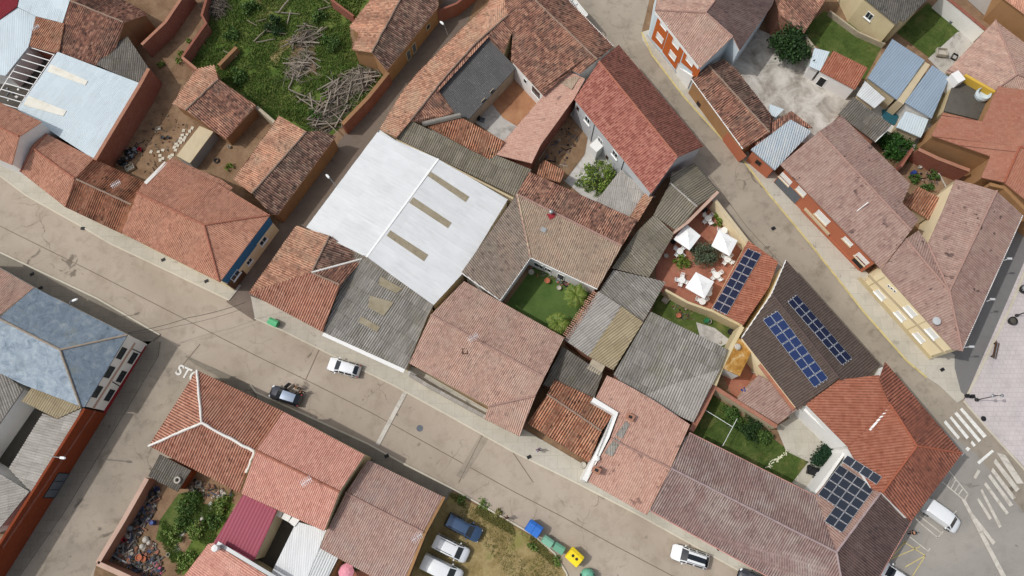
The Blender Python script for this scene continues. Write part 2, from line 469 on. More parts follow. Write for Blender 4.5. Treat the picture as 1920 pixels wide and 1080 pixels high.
def opening(h, A, B, px, py, w, hh, frame, pane, name='window', mull=1, sill=None, z=None, proud=.04):
    pl = wplane(h, A, B, 0.0); c = hit(pl, px, py); o, d, n = pl
    if z is not None: c.z = z
    M = Matrix((d, n, V((0, 0, 1)))).transposed()
    mb = MB(); t = .08
    for s in (-1, 1):
        mb.box(c + d * s * (w / 2 - t / 2) + n * proud / 2, (t, proud * 2, hh), M)
        mb.box(c + V((0, 0, s * (hh / 2 - t / 2))) + n * proud / 2, (w - 2 * t, proud * 2, t), M)
    for i in range(mull):
        x = -w / 2 + w * (i + 1) / (mull + 1); mb.box(c + d * x + n * proud / 2, (.05, proud * 1.9, hh - 2 * t), M)
    f = obj(name, mb, frame, h.root)
    pb = MB(); pb.box(c + n * proud * .2, (w - 2 * t, proud, hh - 2 * t), M); obj('pane' if name == 'window' else 'leaf', pb, pane, f)
    if sill is not None:
        sb = MB(); sb.box(c + V((0, 0, -hh / 2 - .04)) + n * .09, (w + .2, .22, .07), M); obj('sill', sb, sill, f)
    return f
def panel(h, A, B, pxs, m, name, off=.03, label=None):
    pl = wplane(h, A, B, off); q = [hit(pl, x, y) for x, y in pxs]; n = pl[2]
    mb = MB(); k = [p - n * (off + .02) for p in q]
    mb.face(q, [(p.dot(pl[1]), p.z) for p in q])
    for i in range(len(q)):
        j = (i + 1) % len(q); mb.face([q[i], k[i], k[j], q[j]])
    o = obj(name, mb, m, h.root)
    if label: o['label'] = label
    return o
def inside(x, y, poly):
    c = False; n = len(poly)
    for i in range(n):
        a, b = poly[i], poly[i - 1]
        if (a[1] > y) != (b[1] > y) and x < (b[0] - a[0]) * (y - a[1]) / (b[1] - a[1]) + a[0]: c = not c
    return c
def roof_pt(h, px, py):
    """the point of the house's roof seen at a pixel"""
    best = None
    for f in h.faces:
        cx = sum(p[0] for p in f) / len(f); cy = sum(p[1] for p in f) / len(f)
        d = -1 if inside(px, py, f) else math.hypot(px - cx, py - cy)
        if best is None or d < best[0]: best = (d, f)
    pts = [h.W[p] for p in best[1]]; n = newell(pts); c = sum(pts, V((0, 0, 0))) / len(pts)
    r = ray(px, py); cam_ = V((0, 0, H)); t = (c - cam_).dot(n) / r.dot(n); return cam_ + r * t
def on_roof(h, pxs, m, name, z=None, lift=.06, thick=.05, root=None, label=None):
    """a flat piece lying on a roof: pixel outline, heights given per corner"""
    q = [roof_pt(h, x, y) + V((0, 0, lift)) for x, y in pxs]
    ar = sum(q[i].x * q[(i + 1) % len(q)].y - q[(i + 1) % len(q)].x * q[i].y for i in range(len(q)))
    if ar < 0: q.reverse()
    mb = MB(); k = [p - V((0, 0, thick)) for p in q]; mb.face(q); mb.face(list(reversed(k)))
    for i in range(len(q)):
        j = (i + 1) % len(q); mb.face([k[i], k[j], q[j], q[i]])
    o = obj(name, mb, m, h.root if root is None else root)
    if label: o['label'] = label
    return o
def wall_run(name, label, pts, m, thick=.28, cope=None, group=None, cat='wall', z0=-.1):
    """free-standing wall; pts = (px, py, top height) along its crest"""
    q = [P(*p) for p in pts]; org = V((sum(p.x for p in q) / len(q), sum(p.y for p in q) / len(q), 0))
    left, right = [], []
    for i, p in enumerate(q):
        a = q[max(0, i - 1)]; b = q[min(len(q) - 1, i + 1)]; d = V((b.x - a.x, b.y - a.y, 0)).normalized(); n = V((-d.y, d.x, 0)) * thick / 2
        left.append(p + n); right.append(p - n)
    mb = MB(); poly = left + right[::-1]
    mb.prism(poly, z0, [p.z for p in poly])
    if cope is None:
        o = obj(name, mb, m, None, org); return tag(o, label, cat, group)
    t = thing(name, label, cat, org, group); obj('masonry', mb, m, t)
    cb = MB()
    for i in range(len(q) - 1):
        a, b = q[i] + V((0, 0, .04)), q[i + 1] + V((0, 0, .04)); cb.bar(a, b, thick + .14, .09)
    obj('coping', cb, cope, t); return t
# ---------------------------------------------------------------- camera, light, sky
cam = bpy.data.cameras.new('camera'); co = bpy.data.objects.new('camera', cam); COL.objects.link(co); scene.camera = co
co.location = (0, 0, H); co.rotation_euler = (T, 0, 0); cam.sensor_width = 36; cam.lens = 36 * F / 1920; cam.clip_end = 3000; cam.clip_start = 1
world = bpy.data.worlds.new('World'); scene.world = world; world.use_nodes = True
wt = world.node_tree; sky = wt.nodes.new('ShaderNodeTexSky'); sky.sky_type = 'NISHITA'; sky.sun_disc = False
EL = math.radians(54); AZ = math.radians(178)
sky.sun_elevation = EL; sky.sun_rotation = math.radians(-90); sky.air_density = 1; sky.dust_density = 3.0; sky.ozone_density = 1.0
hsn = wt.nodes.new('ShaderNodeHueSaturation'); hsn.inputs['Saturation'].default_value = .5
wt.links.new(sky.outputs[0], hsn.inputs['Color']); wt.links.new(hsn.outputs[0], wt.nodes['Background'].inputs[0]); wt.nodes['Background'].inputs[1].default_value = .16
sl = bpy.data.lights.new('sun', 'SUN'); sl.energy = 2.35; sl.angle = math.radians(.9); sl.color = (1, .98, .955)
so = bpy.data.objects.new('sun', sl); COL.objects.link(so)
so.rotation_euler = V((math.cos(AZ) * math.cos(EL), math.sin(AZ) * math.cos(EL), math.sin(EL))).to_track_quat('Z', 'Y').to_euler()
scene.view_settings.view_transform = 'Standard'; scene.view_settings.look = 'None'; scene.view_settings.exposure = -0.2
# ---------------------------------------------------------------- materials
M = {}
M['road'] = concrete_mat('road_concrete', (176, 163, 147), (158, 145, 129), .85, (126, 112, 94), amt=.55)
M['road2'] = concrete_mat('street_concrete', (164, 153, 137), (140, 131, 117), .9, (100, 90, 78), amt=.7, blot=.34)
M['asphalt'] = concrete_mat('asphalt', (158, 152, 143), (142, 137, 130), .4, (118, 112, 104))
M['asphalt2'] = concrete_mat('asphalt_grey', (124, 122, 120), (112, 110, 108), .2, (96, 94, 92))
M['lane'] = concrete_mat('lane_surface', (128, 114, 102), (104, 92, 82), .5, (78, 68, 60))
M['walk'] = concrete_mat('pavement', (192, 186, 172), (172, 166, 152), .12, (144, 137, 122), slab=(1.6, 1.6, .012))
M['walk2'] = concrete_mat('pavement_grey', (140, 132, 118), (122, 114, 102), .3, (96, 88, 78), slab=(1.4, 1.4, .015))
M['kerb'] = concrete_mat('kerb_stone', (205, 198, 180), (186, 178, 160), 0, (150, 140, 120))
M['plaza'] = concrete_mat('plaza_paving', (204, 193, 190), (188, 180, 178), 0, (160, 152, 150), slab=(.6, .6, .012), amt=.6)
M['yard'] = concrete_mat('yard_concrete', (200, 197, 190), (166, 162, 155), .5, (104, 99, 92), amt=.95, blot=.3)
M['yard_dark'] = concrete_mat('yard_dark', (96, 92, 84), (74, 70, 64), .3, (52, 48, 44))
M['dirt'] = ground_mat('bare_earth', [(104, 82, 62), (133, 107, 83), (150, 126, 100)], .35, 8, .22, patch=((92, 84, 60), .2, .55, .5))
M['dirt_red'] = ground_mat('clay_floor', [(140, 98, 72), (160, 116, 86), (176, 134, 100)], .3, 6, .12)
M['grass'] = ground_mat('rough_grass', [(52, 68, 30), (74, 94, 40), (98, 112, 54), (126, 124, 76)], .28, 9, .4, patch=((122, 100, 70), .12, .56, .6))
M['lawn'] = ground_mat('lawn', [(58, 72, 34), (76, 92, 44), (100, 108, 60)], .5, 9, .35, patch=((124, 116, 72), .35, .58, .55))
M['turf'] = ground_mat('artificial_turf', [(70, 92, 46), (80, 102, 52), (88, 108, 58)], .5, 6, .12)
M['dry'] = ground_mat('dry_grass', [(112, 100, 60), (138, 120, 80), (156, 138, 98), (120, 120, 68)], .4, 9, .35, patch=((112, 118, 52), .15, .54, .6))
M['terra_floor'] = ground_mat('terracotta_floor', [(142, 90, 72), (160, 106, 86), (168, 118, 98)], .4, 6, .15)
M['white_line'] = ground_mat('road_paint', [(196, 192, 182), (226, 224, 216), (232, 230, 224)], 1.5, 8, .1)
M['worn_line'] = ground_mat('worn_paint', [(158, 150, 138), (196, 190, 178), (206, 200, 188)], 1.1, 9, .15)
M['yellow_line'] = ground_mat('yellow_paint', [(170, 156, 110), (196, 180, 124), (204, 190, 136)], 1.2, 8, .12)
M['joint'] = plain('joint_tar', (112, 99, 84), .95, .1)
# roofs
M['t_terra'] = tile_mat('tile_terracotta', [(158, 92, 70), (172, 106, 82), (182, 116, 92)], .23, .4, ((96, 62, 50), .25), ((178, 122, 98), .35), .3, tone=(0.45, 1.33))
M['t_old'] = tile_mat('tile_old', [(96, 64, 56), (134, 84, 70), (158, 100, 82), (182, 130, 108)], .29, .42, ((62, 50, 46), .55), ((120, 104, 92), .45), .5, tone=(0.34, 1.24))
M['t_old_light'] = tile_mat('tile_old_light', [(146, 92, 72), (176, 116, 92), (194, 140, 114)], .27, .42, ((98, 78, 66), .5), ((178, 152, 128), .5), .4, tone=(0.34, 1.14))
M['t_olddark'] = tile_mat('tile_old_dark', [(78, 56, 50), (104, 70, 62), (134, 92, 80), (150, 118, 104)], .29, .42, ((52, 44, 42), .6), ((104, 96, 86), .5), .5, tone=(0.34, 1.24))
M['t_orange_old'] = tile_mat('tile_orange_old', [(160, 88, 62), (184, 112, 82), (196, 134, 104)], .3, .42, ((74, 56, 46), .55), ((150, 120, 96), .35), .55, tone=(0.36, 1.14))
M['t_red'] = tile_mat('tile_red', [(148, 66, 56), (170, 84, 72), (186, 100, 86), (190, 116, 100)], .3, .36, ((104, 56, 50), .25), ((176, 98, 84), .3), .3, tone=(0.42, 1.13))
M['t_reddark'] = tile_mat('tile_red_dark', [(126, 64, 54), (146, 78, 66), (162, 92, 78)], .3, .36, ((78, 54, 48), .5), ((122, 78, 66), .4), .35, tone=(0.36, 1.08))  # darker red, used on one slope of the red house
M['t_pink'] = tile_mat('tile_pink', [(174, 112, 98), (184, 122, 106), (190, 132, 118)], .26, .4, ((134, 88, 78), .2), ((188, 138, 124), .4), .16, spots=.5, tone=(0.5, 1.14))
M['t_pinkgrey'] = tile_mat('tile_pinkgrey', [(150, 112, 102), (162, 122, 112), (170, 134, 124)], .25, .4, ((112, 92, 84), .35), ((164, 144, 132), .5), .3, tone=(0.34, 1.2))
M['t_beige'] = tile_mat('tile_beige', [(146, 122, 108), (158, 132, 116), (168, 144, 128)], .26, .4, ((110, 94, 84), .4), ((162, 150, 134), .5), .3)
M['t_greybrown'] = tile_mat('tile_greybrown', [(122, 106, 98), (136, 118, 110), (148, 130, 122)], .28, .45, ((90, 80, 74), .45), ((140, 132, 122), .5), .3, tone=(0.3, 1.1))
M['t_mauve'] = tile_mat('tile_mauve', [(124, 96, 96), (136, 108, 108), (144, 118, 118)], .27, .42, ((92, 76, 76), .3), ((162, 152, 154), .75), .4, tone=(0.3, 1.12))
M['t_mauvedark'] = tile_mat('tile_mauve_dark', [(86, 66, 66), (98, 76, 76), (108, 86, 86)], .27, .42, ((62, 52, 52), .45), ((118, 102, 102), .35), .4, tone=(0.3, 1.1))
M['t_mauvepink'] = tile_mat('tile_mauve_pink', [(148, 110, 104), (158, 120, 114), (168, 134, 128)], .3, .45, ((112, 88, 84), .35), ((170, 142, 134), .55), .14, spots=.8, tone=(0.34, 1.03))
M['t_salmon'] = tile_mat('tile_salmon', [(180, 104, 90), (190, 114, 100), (198, 126, 112)], .23, .4, ((142, 84, 74), .18), ((196, 132, 118), .35), .28, tone=(0.5, 1.28))
M['t_salmongrey'] = tile_mat('tile_salmongrey', [(158, 116, 108), (168, 126, 118), (176, 138, 130)], .25, .4, ((124, 96, 92), .3), ((160, 146, 146), .5), .35, tone=(0.42, 1.14))
M['t_orange'] = tile_mat('tile_orange', [(160, 84, 60), (172, 94, 70), (180, 106, 82)], .32, .42, ((112, 62, 48), .3), ((172, 108, 86), .35), .38, tone=(0.34, 1.06))
M['t_orangedark'] = tile_mat('tile_orange_dark', [(124, 68, 54), (140, 78, 62), (154, 88, 70)], .32, .42, ((82, 54, 46), .5), ((150, 84, 66), .35), .42, tone=(0.3, 1.15))
M['t_brown'] = tile_mat('tile_brown', [(80, 66, 62), (88, 73, 69), (95, 80, 76)], .3, .42, ((62, 52, 50), .2), ((96, 82, 78), .3), .25, .7)
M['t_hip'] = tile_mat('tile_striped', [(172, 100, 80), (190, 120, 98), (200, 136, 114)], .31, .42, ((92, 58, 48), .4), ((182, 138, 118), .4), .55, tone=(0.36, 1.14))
M['t_flatorange'] = tile_mat('tile_flat_orange', [(184, 102, 78), (190, 110, 86), (194, 118, 94)], .26, .4, ((150, 86, 68), .2), ((194, 128, 106), .4), .08, tone=(0.36, .92))
M['slate'] = ground_mat('slate_blue', [(88, 98, 108), (108, 120, 130), (120, 132, 142), (146, 152, 152)], 1.1, 9, .3, patch=((128, 128, 112), .7, .6, .5))
M['slate_light'] = ground_mat('slate_pale', [(104, 116, 128), (138, 150, 160), (156, 168, 176), (170, 178, 180)], 1.0, 9, .28, patch=((120, 130, 136), .5, .56, .5))
M['f_grey'] = fibre_mat('fibre_grey', (164, 159, 151), (142, 137, 129))
M['f_dark'] = fibre_mat('fibre_dark', (128, 122, 114), (110, 104, 96), amt=.65)
M['f_moss'] = fibre_mat('fibre_moss', (150, 142, 126), (128, 120, 106), (74, 70, 60), (128, 120, 92), .3, .5, .35, .5)
M['f_yellow'] = fibre_mat('fibre_yellow', (176, 162, 132), (160, 146, 118), (110, 98, 78), (146, 130, 84), .3, .35, .4, .35)
M['f_light'] = fibre_mat('fibre_light', (176, 171, 163), (158, 153, 146), (112, 106, 98), (130, 126, 100), .3, .45, .15, .3)
M['f_smooth'] = fibre_mat('fibre_new', (98, 97, 96), (90, 89, 88), (76, 74, 72), (104, 102, 96), .25, .3, .15, .35)
M['m_white'] = metal_mat('metal_white', (212, 213, 212), (168, 172, 168), .5, rib=.25)
M['m_pale'] = metal_mat('metal_pale_blue', (196, 208, 212), (158, 166, 166), .6)
M['m_blue'] = metal_mat('metal_blue', (140, 156, 170), (118, 128, 136), .45, .5, 1.4)
M['m_old'] = metal_mat('metal_old', (158, 170, 178), (196, 194, 186), .9, .5, 1.6)
M['m_red'] = metal_mat('metal_wine', (150, 62, 80), (128, 56, 70), .3, .6, 1.8)
M['m_whitegrey'] = metal_mat('metal_offwhite', (206, 208, 206), (168, 168, 162), .5, .5, 1.5)
M['skylight'] = ground_mat('translucent_sheet', [(128, 116, 94), (146, 136, 114), (156, 146, 126)], .9, 8, .12)
M['skycream'] = ground_mat('cream_sheet', [(206, 200, 182), (222, 218, 204), (228, 224, 212)], .6, 6, .06)
M['rust'] = ground_mat('rusty_lichen', [(104, 78, 46), (156, 112, 52), (178, 138, 78), (198, 184, 154)], .9, 8, .25)
M['mortar'] = stucco('ridge_mortar', (150, 128, 112), (100, 84, 74), .5, 1.5)
M['white_ridge'] = stucco('whitewashed_ridge', (226, 222, 214), (180, 172, 160), .3, 1.5)
M['r_terra'] = stucco('ridge_terracotta', (164, 108, 88), (132, 82, 66), .4, 1.5)
M['r_orange'] = stucco('ridge_orange', (156, 92, 70), (120, 74, 58), .4, 1.5)
M['r_brown'] = stucco('ridge_brown', (92, 78, 74), (70, 60, 58), .4, 1.5)
M['r_pink'] = stucco('ridge_pink', (164, 132, 120), (132, 106, 98), .4, 1.5)
M['r_slate'] = stucco('ridge_sand', (158, 144, 126), (120, 112, 104), .4, 1.5)
# walls
M['w_white'] = stucco('wall_white', (232, 231, 226), (186, 182, 174), .22)
M['w_grey'] = stucco('wall_grey', (188, 190, 190), (150, 150, 148), .3)
M['w_cream'] = stucco('wall_cream', (238, 222, 184), (206, 186, 146), .25)
M['w_creamdull'] = stucco('wall_dull_cream', (204, 188, 150), (164, 148, 116), .35)
M['w_ochre'] = stucco('wall_ochre', (162, 124, 86), (122, 92, 64), .4)
M['w_sand'] = stucco('wall_sand', (198, 182, 150), (158, 142, 116), .35)
M['w_terra'] = stucco('wall_terracotta', (178, 108, 80), (140, 86, 64), .25)
M['w_orange'] = stucco('wall_orange', (186, 98, 48), (160, 84, 44), .2)
M['w_adobe'] = stucco('wall_adobe', (150, 112, 80), (108, 80, 58), .5)
M['w_plaster'] = stucco('wall_cement', (146, 146, 144), (112, 112, 110), .4)
M['w_blue'] = stucco('wall_blue', (62, 110, 146), (48, 88, 118), .2)
M['w_stone'] = stucco('wall_stone', (176, 164, 142), (128, 116, 98), .5, 1.2)
M['r_mauve'] = stucco('ridge_mauve', (164, 146, 144), (128, 106, 106), .5, 1.5)
M['w_pink'] = stucco('wall_pink', (206, 150, 138), (168, 120, 110), .3)
M['w_pinktan'] = stucco('wall_pink_tan', (192, 162, 144), (150, 122, 106), .45)
M['w_paleblue'] = stucco('wall_pale_blue', (200, 212, 216), (168, 178, 182), .25)
M['b_red'] = brick_mat('brick_red', (150, 76, 54), (128, 62, 46))
M['b_brown'] = brick_mat('brick_brown', (140, 66, 38), (120, 54, 32), (120, 70, 48))
M['b_pale'] = brick_mat('brick_pale', (176, 120, 94), (160, 104, 80))
M['white'] = plain('white_paint', (232, 232, 228), .5); M['dark'] = plain('dark_opening', (26, 26, 28), .6)
M['glass'] = plain('window_glass', (44, 52, 58), .12, .6); M['shut'] = plain('roller_blind', (228, 228, 222), .6)
M['greydoor'] = flat('steel_door', (92, 98, 104), .5); M['brownwood'] = flat('brown_wood', (92, 66, 48), .7, var=.25)
M['blackmetal'] = plain('black_metal', (30, 30, 32), .5); M['greymetal'] = plain('galvanised', (150, 152, 152), .4, .5, .5)
M['teal'] = flat('teal_floor', (40, 88, 100), .4); M['redband'] = flat('red_band', (140, 34, 42), .7)
M['yellowwall'] = stucco('wall_yellow', (206, 170, 72), (190, 146, 50), .2)
M['maroon'] = flat('maroon_paint', (120, 26, 36), .7)
# ---------------------------------------------------------------- the ground
gb = MB(); gb.face([V((-900, -900, 0)), V((900, -900, 0)), V((900, 900, 0)), V((-900, 900, 0))]); o = obj('ground', gb, M['dirt']); o['kind'] = 'structure'
NK = [(-90, 262), (50, 367), (157, 427), (207, 457), (300, 501), (430, 563)]          # north kerb of the wide street, west of the lane
NK2 = [(478, 597), (530, 620), (640, 675), (737, 722), (850, 784), (960, 846), (1080, 905), (1200, 967), (1400, 1078), (1480, 1125)]
SK = [(-90, 425), (0, 473), (183, 560), (300, 628)]
SK2 = [(347, 668), (395, 688), (470, 722), (480, 735), (690, 832), (755, 868), (850, 917), (960, 980), (1000, 1003), (1040, 1038), (1062, 1075), (1075, 1130)]
ROAD = NK + NK2 + [(1480, 1200), (1075, 1200)] + SK2[::-1] + [(180, 1060), (150, 1180), (-60, 1180), (300, 640)] + SK[::-1]
sheet('road', ROAD, .004, M['road'])
CROSS = [(275, 632), (300, 628), (352, 665), (420, 705), (330, 890), (272, 905), (180, 1060), (130, 1150), (-60, 1150), (20, 1080), (160, 850)]
sheet('road_side', CROSS, .008, M['road2']); bpy.data.objects['road_side'].name = 'side_road'
STREET = [(1075, -60), (1232, -60), (1203, 60), (1212, 82), (1285, 180), (1395, 300), (1440, 362), (1520, 452), (1620, 575), (1700, 668), (1765, 716), (1812, 752),
          (1858, 806), (1968, 924), (2050, 1150), (1480, 1180), (1470, 1060), (1690, 960), (1700, 850), (1600, 690), (1440, 500), (1330, 370), (1250, 270), (1130, 90), (1060, 0)]
sheet('street', STREET, .012, M['road2'])
sheet('forecourt', [(1640, 800), (1760, 800), (1830, 850), (1960, 1010), (2000, 1160), (1480, 1160), (1560, 1040)], .016, M['asphalt'])
sheet('east_street', [(1960, 300), (1955, 430), (1895, 560), (1808, 748), (1765, 714), (1742, 690), (1800, 640), (1900, 420)], .016, M['asphalt2'])
LANE = [(850, -30), (905, -30), (870, 60), (760, 200), (640, 380), (520, 545), (478, 602), (424, 566), (436, 548), (520, 420), (640, 260), (725, 150), (800, 60)]
sheet('lane', LANE, .008, M['lane'])
sheet('plaza_paving', [(1960, 400), (1808, 750), (1850, 800), (1960, 918), (2060, 900), (2060, 400)], .02, M['plaza'])
# raised pavements with a kerb edge
def walkband(name, outer, inner, m, h=.13): slab(name, outer + inner[::-1], h, m)
walkband('pavement', NK, [(-60, 200), (40, 300), (150, 385), (240, 432), (330, 470), (420, 515), (452, 535)], M['walk'])
walkband('pavement', NK2, [(470, 555), (600, 605), (700, 655), (780, 690), (900, 760), (1000, 815), (1110, 880), (1230, 940), (1330, 990), (1470, 1050), (1540, 1100)], M['walk'])
walkband('pavement', SK, [(-90, 520), (20, 530), (120, 590), (260, 660)], M['walk2'])
walkband('pavement', SK2[:7], [(366, 684), (404, 703), (480, 765), (560, 800), (700, 880), (760, 905), (835, 940)], M['walk2'])
walkband('pavement', [(300, 640), (296, 668), (230, 780), (120, 960), (30, 1090), (0, 1160)], [(270, 640), (240, 690), (150, 800), (60, 920), (-20, 1040), (-60, 1110)], M['walk2'])
walkband('pavement', [(1203, 60), (1205, 75), (1222, 102), (1283, 182), (1340, 245), (1395, 302), (1440, 362), (1520, 458), (1620, 585), (1700, 676), (1738, 708), (1760, 722), (1795, 755), (1806, 748)],
         [(1270, 40), (1300, 120), (1330, 170), (1380, 240), (1430, 300), (1500, 370), (1590, 470), (1660, 550), (1730, 620), (1765, 650), (1790, 665), (1790, 690), (1802, 735), (1812, 742)], M['walk'])
kb = MB()
for pl_ in ([(1203, 60), (1222, 102), (1283, 182), (1340, 245), (1395, 302), (1440, 362), (1520, 458), (1620, 585), (1700, 676), (1738, 708)],):
    for a, b in zip(pl_, pl_[1:]): strip(kb, a, b, .26, .138)
o = obj('kerb_line', kb, M['yellow_line']); o['kind'] = 'structure'
kb = MB()
for pl_ in (NK, NK2, SK, SK2[2:]):
    for a, b in zip(pl_, pl_[1:]):
        A, B = P(*a), P(*b); kb.bar(A + V((0, 0, .07)), B + V((0, 0, .07)), .2, .19)
for a, b in zip([(1806, 752), (1850, 803), (1960, 925)], [(1850, 803), (1960, 925), (2060, 1040)]): kb.bar(P(*a), P(*b), .22, .26)
for a, b in zip([(1960, 410), (1895, 575)], [(1895, 575), (1812, 745)]): kb.bar(P(*a), P(*b), .3, .2)
o = obj('kerb', kb, M['kerb']); o['kind'] = 'structure'
# joints, markings
jb = MB()
for pl_ in ([(-60, 393), (0, 424), (170, 508), (330, 590), (480, 667), (593, 722), (700, 776), (830, 848), (960, 920), (1060, 972), (1147, 1020), (1280, 1090)], [(605, 640), (573, 712)],
            [(375, 645), (330, 700)], [(1330, 330), (1400, 425), (1470, 500)]):
    for a, b in zip(pl_, pl_[1:]): strip(jb, a, b, .07, .034)
for a, b in [((958, 840), (905, 815)), ((860, 905), (905, 815)), ((1000, 905), (960, 846))]: strip(jb, a, b, .07, .038)
for q in ([(855, 892), (868, 898), (914, 824), (900, 816)],): jb.face([P(*p, .036) for p in q][::-1], None, 1)
o = obj('road_joint', jb, [M['joint'], M['road2']]); o['kind'] = 'structure'
wl = MB()
QZ = [0]
def quadz(mb, pts, z=.045):
    QZ[0] += 1; z += .0022 * QZ[0]
    q = [P(x, y, z) for x, y in pts]; ar = sum(q[i].x * q[(i + 1) % 4].y - q[(i + 1) % 4].x * q[i].y for i in range(4))
    mb.face(q if ar > 0 else q[::-1])
d5 = lambda l: [(1680 + x / 6, 740 + y / 6) for x, y in l]
d6 = lambda l: [(1440 + x / 3, 720 + y / 3) for x, y in l]
for q in ([(742, 145), (1022, 462), (985, 488), (718, 168)], [(683, 190), (958, 512), (930, 538), (655, 212)], [(625, 240), (822, 478), (795, 503), (602, 262)],
          [(560, 288), (718, 478), (698, 505), (535, 312)], [(855, 515), (900, 568), (872, 588), (838, 545)], [(805, 585), (838, 608), (808, 640), (778, 610)],
          [(1080, 618), (1102, 640), (935, 785), (912, 758)], [(745, 640), (768, 660), (748, 690), (728, 668)]): quadz(wl, d5(q))
o = obj('road_marking', wl, M['white_line']); o['kind'] = 'structure'
wl = MB()
for q in ([(1285, 385), (1335, 400), (1440, 560), (1400, 560)], [(1280, 420), (1415, 590), (1395, 608), (1268, 440)], [(1265, 470), (1395, 640), (1375, 650), (1255, 490)],
          [(1250, 505), (1380, 680), (1360, 690), (1238, 520)], [(1225, 550), (1355, 725), (1340, 735), (1215, 565)], [(1205, 590), (1315, 800), (1300, 810), (1195, 600)],
          [(1185, 640), (1260, 755), (1245, 765), (1175, 650)], [(1150, 725), (1280, 890), (1265, 905), (1140, 740)], [(1180, 480), (1195, 490), (1170, 535), (1155, 525)]): quadz(wl, d6(q))
quadz(wl, [(757, 733), (764, 736), (711, 836), (704, 832)])
quadz(wl, d6([(1090, 650), (1110, 650), (1340, 1080), (1310, 1080)]))
for pl_, w in (([(1020, 490), (1125, 620), (1105, 655), (980, 550)], .14), ([(1035, 520), (1010, 570)], .12), ([(1055, 540), (1030, 588)], .12), ([(1075, 565), (1050, 605)], .12), ([(1095, 590), (1072, 622)], .12),
               ([(925, 640), (1050, 730)], .13), ([(1060, 712), (1035, 748)], .13), ([(830, 760), (960, 868)], .13), ([(852, 742), (975, 838)], .13), ([(950, 870), (985, 828)], .13), ([(795, 858), (900, 940), (912, 925)], .13),
               ([(660, 985), (770, 1065)], .13)):
    q = d6(pl_)
    for a, b in zip(q, q[1:]): strip(wl, a, b, w, .042)
o = obj('worn_marking', wl, M['worn_line']); o['kind'] = 'structure'
wl = MB()
for pl_ in ([(760, 885), (885, 965), (810, 1085)], [(855, 915), (690, 985)], [(885, 965), (770, 1030)], [(775, 885), (700, 970)]):
    q = d6(pl_)
    for a, b in zip(q, q[1:]): strip(wl, a, b, .12, .055)
o = obj('yellow_marking', wl, M['yellow_line']); o['kind'] = 'structure'
fc = bpy.data.curves.new('stop_lettering', 'FONT'); fc.body = 'STOP'; fc.size = 1.8; fc.offset = .035; fc.extrude = 0; fc.space_character = 1.0
fo = bpy.data.objects.new('stop_marking', fc); COL.objects.link(fo); fo['kind'] = 'structure'
a = P(327, 700, .05); b = P(358, 714, .05); fo.location = a; fo.rotation_euler = (0, 0, math.atan2(b.y - a.y, b.x - a.x)); fo.scale = (1, 1.05, 1); fc.materials.append(M['white_line'])
# yards and plots inside the blocks
sheet('rough_plot', [(341, 107), (387, 43), (381, 30), (395, -40), (690, -40), (693, 3), (655, 50), (660, 93), (697, 100), (727, 137), (643, 235), (600, 275), (540, 260), (508, 225), (480, 198), (409, 148), (380, 140)], .006, M['grass'])
sheet('corner_plot', [(832, 915), (950, 978), (1000, 1008), (1040, 1043), (1060, 1075), (1070, 1160), (740, 1160)], .02, M['dry'])
sheet('garden_bed', [(300, 880), (450, 915), (400, 1030), (330, 1100), (200, 1060)], .01, M['dirt'])
sheet('grass_patch', [(335, 925), (362, 928), (368, 960), (340, 1010), (312, 1020), (292, 1012), (300, 975)], .01, M['lawn'])
sheet('grass_patch', [(420, 935), (440, 945), (385, 1050), (340, 1080), (350, 1030), (380, 985)], .01, M['grass'])
sheet('garden_path', [(395, 940), (402, 948), (330, 1016), (345, 1045), (338, 1052), (318, 1020)], .01, M['yard'])
sheet('courtyard_floor', [(870, 215), (965, 120), (1020, 180), (950, 270)], .01, M['yard'])
sheet('clay_paving', [(955, 122), (1024, 172), (988, 248), (944, 222), (912, 182)], .014, M['dirt_red'])
sheet('courtyard_floor', [(1010, 300), (1080, 190), (1230, 370), (1120, 390)], .01, M['yard'])
sheet('turf', [(935, 590), (1000, 500), (1110, 545), (1050, 650)], .012, M['turf'])
sheet('patio_floor', [(1230, 470), (1335, 380), (1398, 452), (1340, 582), (1230, 550)], .012, M['terra_floor'])
sheet('back_garden', [(1235, 545), (1390, 620), (1370, 660), (1220, 590)], .012, M['lawn'])
sheet('garden_path', [(1305, 604), (1340, 615), (1372, 640), (1350, 650), (1312, 630)], .016, M['yard'])
sheet('lawn', [(1328, 735), (1394, 782), (1474, 840), (1520, 862), (1492, 912), (1288, 815)], .012, M['lawn'])
sheet('terrace_floor', [(1455, 800), (1520, 760), (1600, 850), (1530, 930), (1485, 905), (1516, 866), (1474, 846)], .016, M['walk'])
sheet('small_court', [(1350, 690), (1410, 640), (1440, 720), (1380, 760)], .012, M['terra_floor'])
sheet('lawn', [(1500, 60), (1545, 20), (1660, 75), (1620, 150), (1560, 110)], .01, M['lawn'])
sheet('lawn', [(1680, 60), (1740, 5), (1800, 60), (1745, 110)], .01, M['lawn'])
sheet('yard_floor', [(1740, 110), (1795, 60), (1830, 60), (1850, 70), (1770, 140)], .014, M['yard'])
M['stained'] = ground_mat('stained_concrete', [(116, 110, 100), (160, 153, 142), (190, 185, 175), (204, 200, 191)], .33, 10, .1, patch=((92, 88, 80), .9, .6, .6))
sheet('yard_floor', [(1330, 90), (1390, 40), (1500, 90), (1620, 170), (1520, 270), (1440, 260)], .01, M['stained'])
sheet('earth_shade_patch', [(622, 180), (672, 122), (712, 135), (650, 215), (615, 250), (590, 235)], .01, M['yard_dark'])  # dark sheet painting the shade under the lane-wall timber heap
